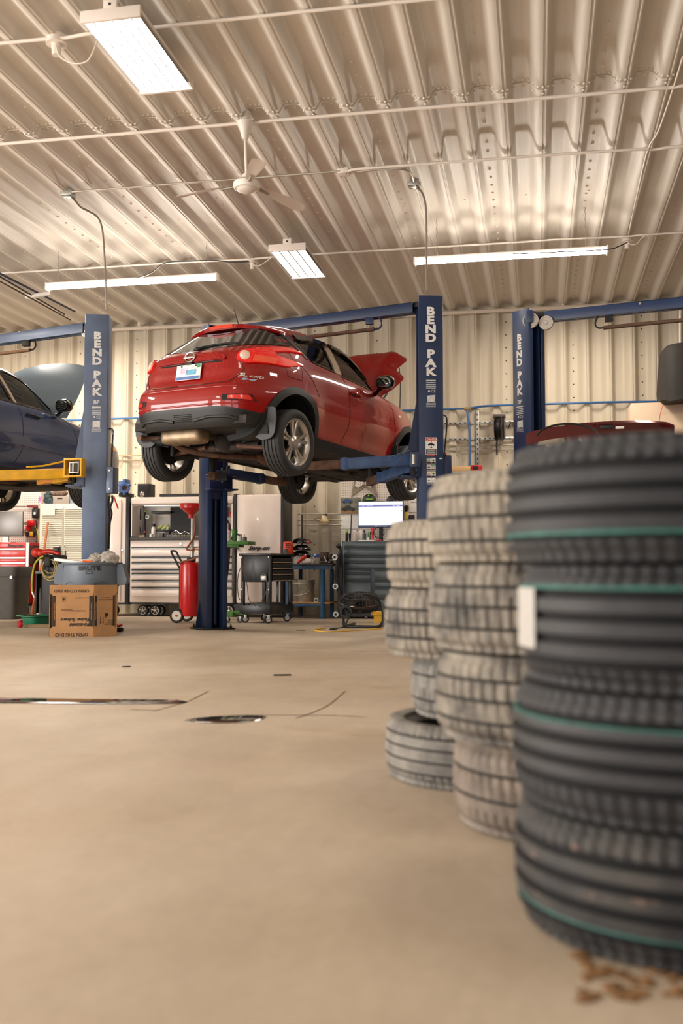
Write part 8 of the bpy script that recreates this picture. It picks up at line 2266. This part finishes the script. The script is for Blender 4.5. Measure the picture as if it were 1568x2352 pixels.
# cardboard box
def carton():
    C = mat('cardboard', (168, 126, 84), .75, var=.07, vscale=5, rgb2=(186, 140, 92)); CI = mat('cardboard_print', (42, 34, 30), .7)
    A = at_z(112, 1464, 0); B = at_z(214, 1463, 0); D2 = B+(V((A.x-B.x, A.y-B.y, 0)).normalized()*-.0)
    # second face turns away from the camera
    E_ = at_d(268, 1462, (B-CAM).dot(FW)+.16); E_.z = 0
    t = Thing('cardboard_box', 'opened brown cardboard box with black printing before the grey can', 'cardboard box', (A+B)/2)
    def face(P, Q, name, cut, cr):
        ux = (Q-P).normalized(); w_ = (Q-P).length; n = FZ.cross(ux)*-1
        zz = lambda y: at_d(160, y, (P-CAM).dot(FW)).z
        z0, z1, z2, z3 = 0.0, zz(1442), zz(1366), zz(1344)
        mb = MB(C); nn = ux.cross(FZ)
        mb.prism([(0, 0), (w_, 0), (w_, z1-.02), (w_-cr, z1+.01), (w_-cr, z2-.01), (w_, z2+.02), (w_, z3), (0, z3), (0, z2+.02), (cut, z2-.01), (cut, z1+.01), (0, z1-.02)], P, ux, FZ, -.006)
        o = t.part(name, mb); return o, ux, w_, (z0, z1, z2, z3), nn
    f1, ux, w1, Z, nn = face(A, B, 'front_panel', .035, .004)
    def bar(P, ux, nn, x0, x1, z0, z1, par, m=CI):
        mb = MB(m); q = P+nn*.0015
        mb.grid([[q+ux*x0+FZ*z0, q+ux*x1+FZ*z0], [q+ux*x0+FZ*z1, q+ux*x1+FZ*z1]]); return t.part('printed_panel', mb, parent=par)
    def txt(P, ux, nn, s, x, z, h, par, m=CI, bold=.015, shear=0.0, sq=1.0, align='CENTER'):
        mb = MB(m); mb.text(s, P+nn*.0022+ux*x+FZ*z, -ux, -FZ, h, 0, bold=bold, shear=shear, squeeze=sq, align=align)
        t.part('printing', mb, parent=par)
    z0, z1, z2, z3 = Z
    bar(A, ux, nn, .036, .065, z1+.012, z2-.012, f1); bar(A, ux, nn, w1-.046, w1-.006, z1+.012, z2-.012, f1)
    txt(A, ux, nn, 'OPEN OTHER END', w1*.50, z2+.052, .030, f1); txt(A, ux, nn, 'OPEN THIS END', w1*.51, .040, .033, f1)
    txt(A, ux, nn, 'Windshield', w1*.72, z1+.045, .033, f1, shear=.25, bold=.035, sq=1.05); txt(A, ux, nn, 'Washer Solvent', w1*.62, z1+.098, .033, f1, shear=.25, bold=.035, sq=1.05)
    txt(A, ux, nn, 'IN CASE PLASTIC BOTTLES', w1*.76, z2-.03, .010, f1); txt(A, ux, nn, 'THIS SIDE UP', w1*.66, z1+.185, .018, f1, m=mat('faded_print', (128, 92, 62), .7))
    q = A+nn*.0018
    mb = MB(mat('faded_print')); 
    for k in range(14): mb.grid([[q+ux*(.12+.0085*k)+FZ*(z1+.175), q+ux*(.125+.0085*k)+FZ*(z1+.175)], [q+ux*(.12+.0085*k)+FZ*(z1+.20), q+ux*(.125+.0085*k)+FZ*(z1+.20)]])
    t.part('stamp', mb, parent=f1, kind='stuff')
    mb = MB(CI); s0 = q+ux*.12+FZ*(z2-.075)
    for (a0, b0, a1, b1) in ((0, 0, .05, .002), (0, .05, .05, .052), (0, 0, .002, .05), (.048, 0, .05, .052)): mb.grid([[s0+ux*a0+FZ*b0, s0+ux*a1+FZ*b0], [s0+ux*a0+FZ*b1, s0+ux*a1+FZ*b1]])
    mb._f([mb.bm.verts.new(s0+ux*a+FZ*b) for a, b in ((.025, .008), (.037, .028), (.03, .042), (.02, .042), (.013, .028))]); t.part('symbol', mb, parent=f1)
    # side face
    f2, ux2, w2, Z2, nn2 = face(B+V((.004, 0, 0)), E_, 'side_panel', .004, .028)
    P2_ = B+V((.004, 0, 0))
    bar(P2_, ux2, nn2, .006, .034, z1+.012, z2-.012, f2); bar(P2_, ux2, nn2, w2-.05, w2-.03, z1+.012, z2-.012, f2)
    txt(P2_, ux2, nn2, 'HANDLE WITH CARE', w2*.52, z2-.05, .013, f2); txt(P2_, ux2, nn2, 'PLASTIC BOTTLES', w2*.52, z2-.03, .009, f2)
    txt(P2_, ux2, nn2, 'Windshield', w2*.66, z1+.035, .014, f2, bold=.03); txt(P2_, ux2, nn2, 'Washer', w2*.70, z1+.055, .014, f2, bold=.03); txt(P2_, ux2, nn2, 'Solvent', w2*.70, z1+.075, .014, f2, bold=.03)
    mb = MB(CI); q = P2_+nn2*.0018
    for k in (0, 1):
        x = .075+.03*k; mb._f([mb.bm.verts.new(q+ux2*a+FZ*b) for a, b in ((x-.003, z1+.045), (x+.003, z1+.045), (x+.003, z1+.11), (x-.003, z1+.11))]); mb._f([mb.bm.verts.new(q+ux2*a+FZ*b) for a, b in ((x-.009, z1+.055), (x, z1+.035), (x+.009, z1+.055))])
    mb._f([mb.bm.verts.new(q+ux2*a+FZ*b) for a, b in ((.13, z1+.10), (.165, z1+.12), (.16, z1+.15), (.12, z1+.145))]); t.part('symbol', mb, parent=f2)
    # white lettering on the dark edge bands (reads sideways)
    for (P, u_, n_, x) in ((A, ux, nn, .052), (A, ux, nn, w1-.028), (P2_, ux2, nn2, .018)):
        mb = MB(mat('cardboard')); mb.text('Windshield Washer Solvent', P+n_*.004+u_*x+FZ*((z1+z2)/2), -FZ, u_, .011, 0, bold=.02, shear=.2, spacing=1.05); t.part('printing', mb, parent=f1 if P is A else f2)
    # back faces so that it stands as a real sleeve
    nb = -nn*.0
    F_ = A-nn*.09; G_2 = E_-nn*.03
    for (P, Q) in ((A, F_), (F_, G_2), (G_2, E_)):
        d = (Q-P).normalized(); mb = MB(C); mb.prism([(0, 0), ((Q-P).length, 0), ((Q-P).length, z2), (0, z2)], P, d, FZ, .005); t.part('rear_panel', mb)
carton()
mb = MB(M_DARK); p = at_z(272, 1446, .03); mb.box(p, (.10, .08, .05), None, .015); mb.m(M_RED).ell(p+V((0, 0, .05)), (.05, .05, .022), n=12, k=7); single('jack_pad', mb, 'dark and red jack pad on the floor right of the cardboard box', 'pad')
# blue motor with fan grille, and grey plate, on the white locker behind the left post
def motor():
    Y = YF+.15; z0 = Z_(1141, Y, 280); Bm = mat('motor_blue', (72, 104, 160), .45); t = Thing('compressor_head', 'blue motor with round fan grille on the white locker right of the left post', 'motor', (X_(281, Y), Y, z0))
    mb = MB(Bm); bx(mb, 271, 1104, 285, 1132, Y+.04, .2, .02); bx(mb, 281, 1100, 288, 1112, Y, .2, .01); b = t.part('housing', mb)
    p = at_Y(286, 1121, Y); mb = MB(Bm); mb.lathe([(.04, -.03), (.075, -.03), (.085, 0), (.075, .03), (.04, .03)], p, (.35, -1, 0), 24, closed=True)
    for k in range(3): a = 2*pi*k/3+.5; mb.box(p+V((.085*cos(a), 0, .085*sin(a))), (.04, .05, .04), Matrix.Rotation(-a, 3, 'Y'), .008)
    t.part('fan_ring', mb)
    mb = MB(M_RUST); mb.lathe([(0, 0), (.06, 0), (.06, .01), (0, .01)], p, (.35, -1, 0), 20); t.part('fan_wheel', mb)
    mb = MB(M_DARK); mb.bb((X_(270, Y), Y, z0), (X_(292, Y), Y+.25, Z_(1132, Y, 280)), .01); t.part('base', mb)
motor()
# puddles on the slab
def puddle(label, pts, rim=True):
    wm = mat('water', (58, 50, 40), .04, spec=.8) if 'water' not in MATS else MATS['water']
    q = [at_z(x, y, 0) for x, y in roundpoly(pts, 8, 4)]
    mb = MB(wm); c = sum(q, V())/len(q)
    top = [mb.bm.verts.new((p.x, p.y, .0022)) for p in q]; out = [mb.bm.verts.new(((p.x-c.x)*1.01+c.x, (p.y-c.y)*1.03+c.y, .0003)) for p in q]
    mb._f(top); mb.bridge(out, top)
    return single('puddle', mb, label, 'puddle', kind='stuff')
puddle('long narrow dark puddle on the floor at the left', [(-120, 1604), (60, 1604), (200, 1606), (330, 1607), (410, 1608), (432, 1613), (415, 1617), (330, 1618), (200, 1618), (60, 1616), (-120, 1615)])
puddle('lens-shaped dark puddle on the floor right of the long narrow one', [(418, 1655), (450, 1650), (490, 1646), (560, 1643), (612, 1645), (606, 1652), (560, 1660), (500, 1662), (455, 1660)])
mb = MB(mat('floor_dirt', (122, 88, 52), .95, var=.35, vscale=40, bump=.5, bscale=70))
for k in range(60):
    p = at_z(random.uniform(1330, 1600), random.uniform(2195, 2300), 0); r = random.uniform(.004, .016)
    mb.ell(p+V((0, 0, r*.2)), (r*1.5, r, r*.4), Matrix.Rotation(k, 3, 'Z'), 8, 5)
single('floor_dirt', mb, 'brown crumbs of dirt at the foot of the nearest tyre stack', 'dirt', kind='stuff')
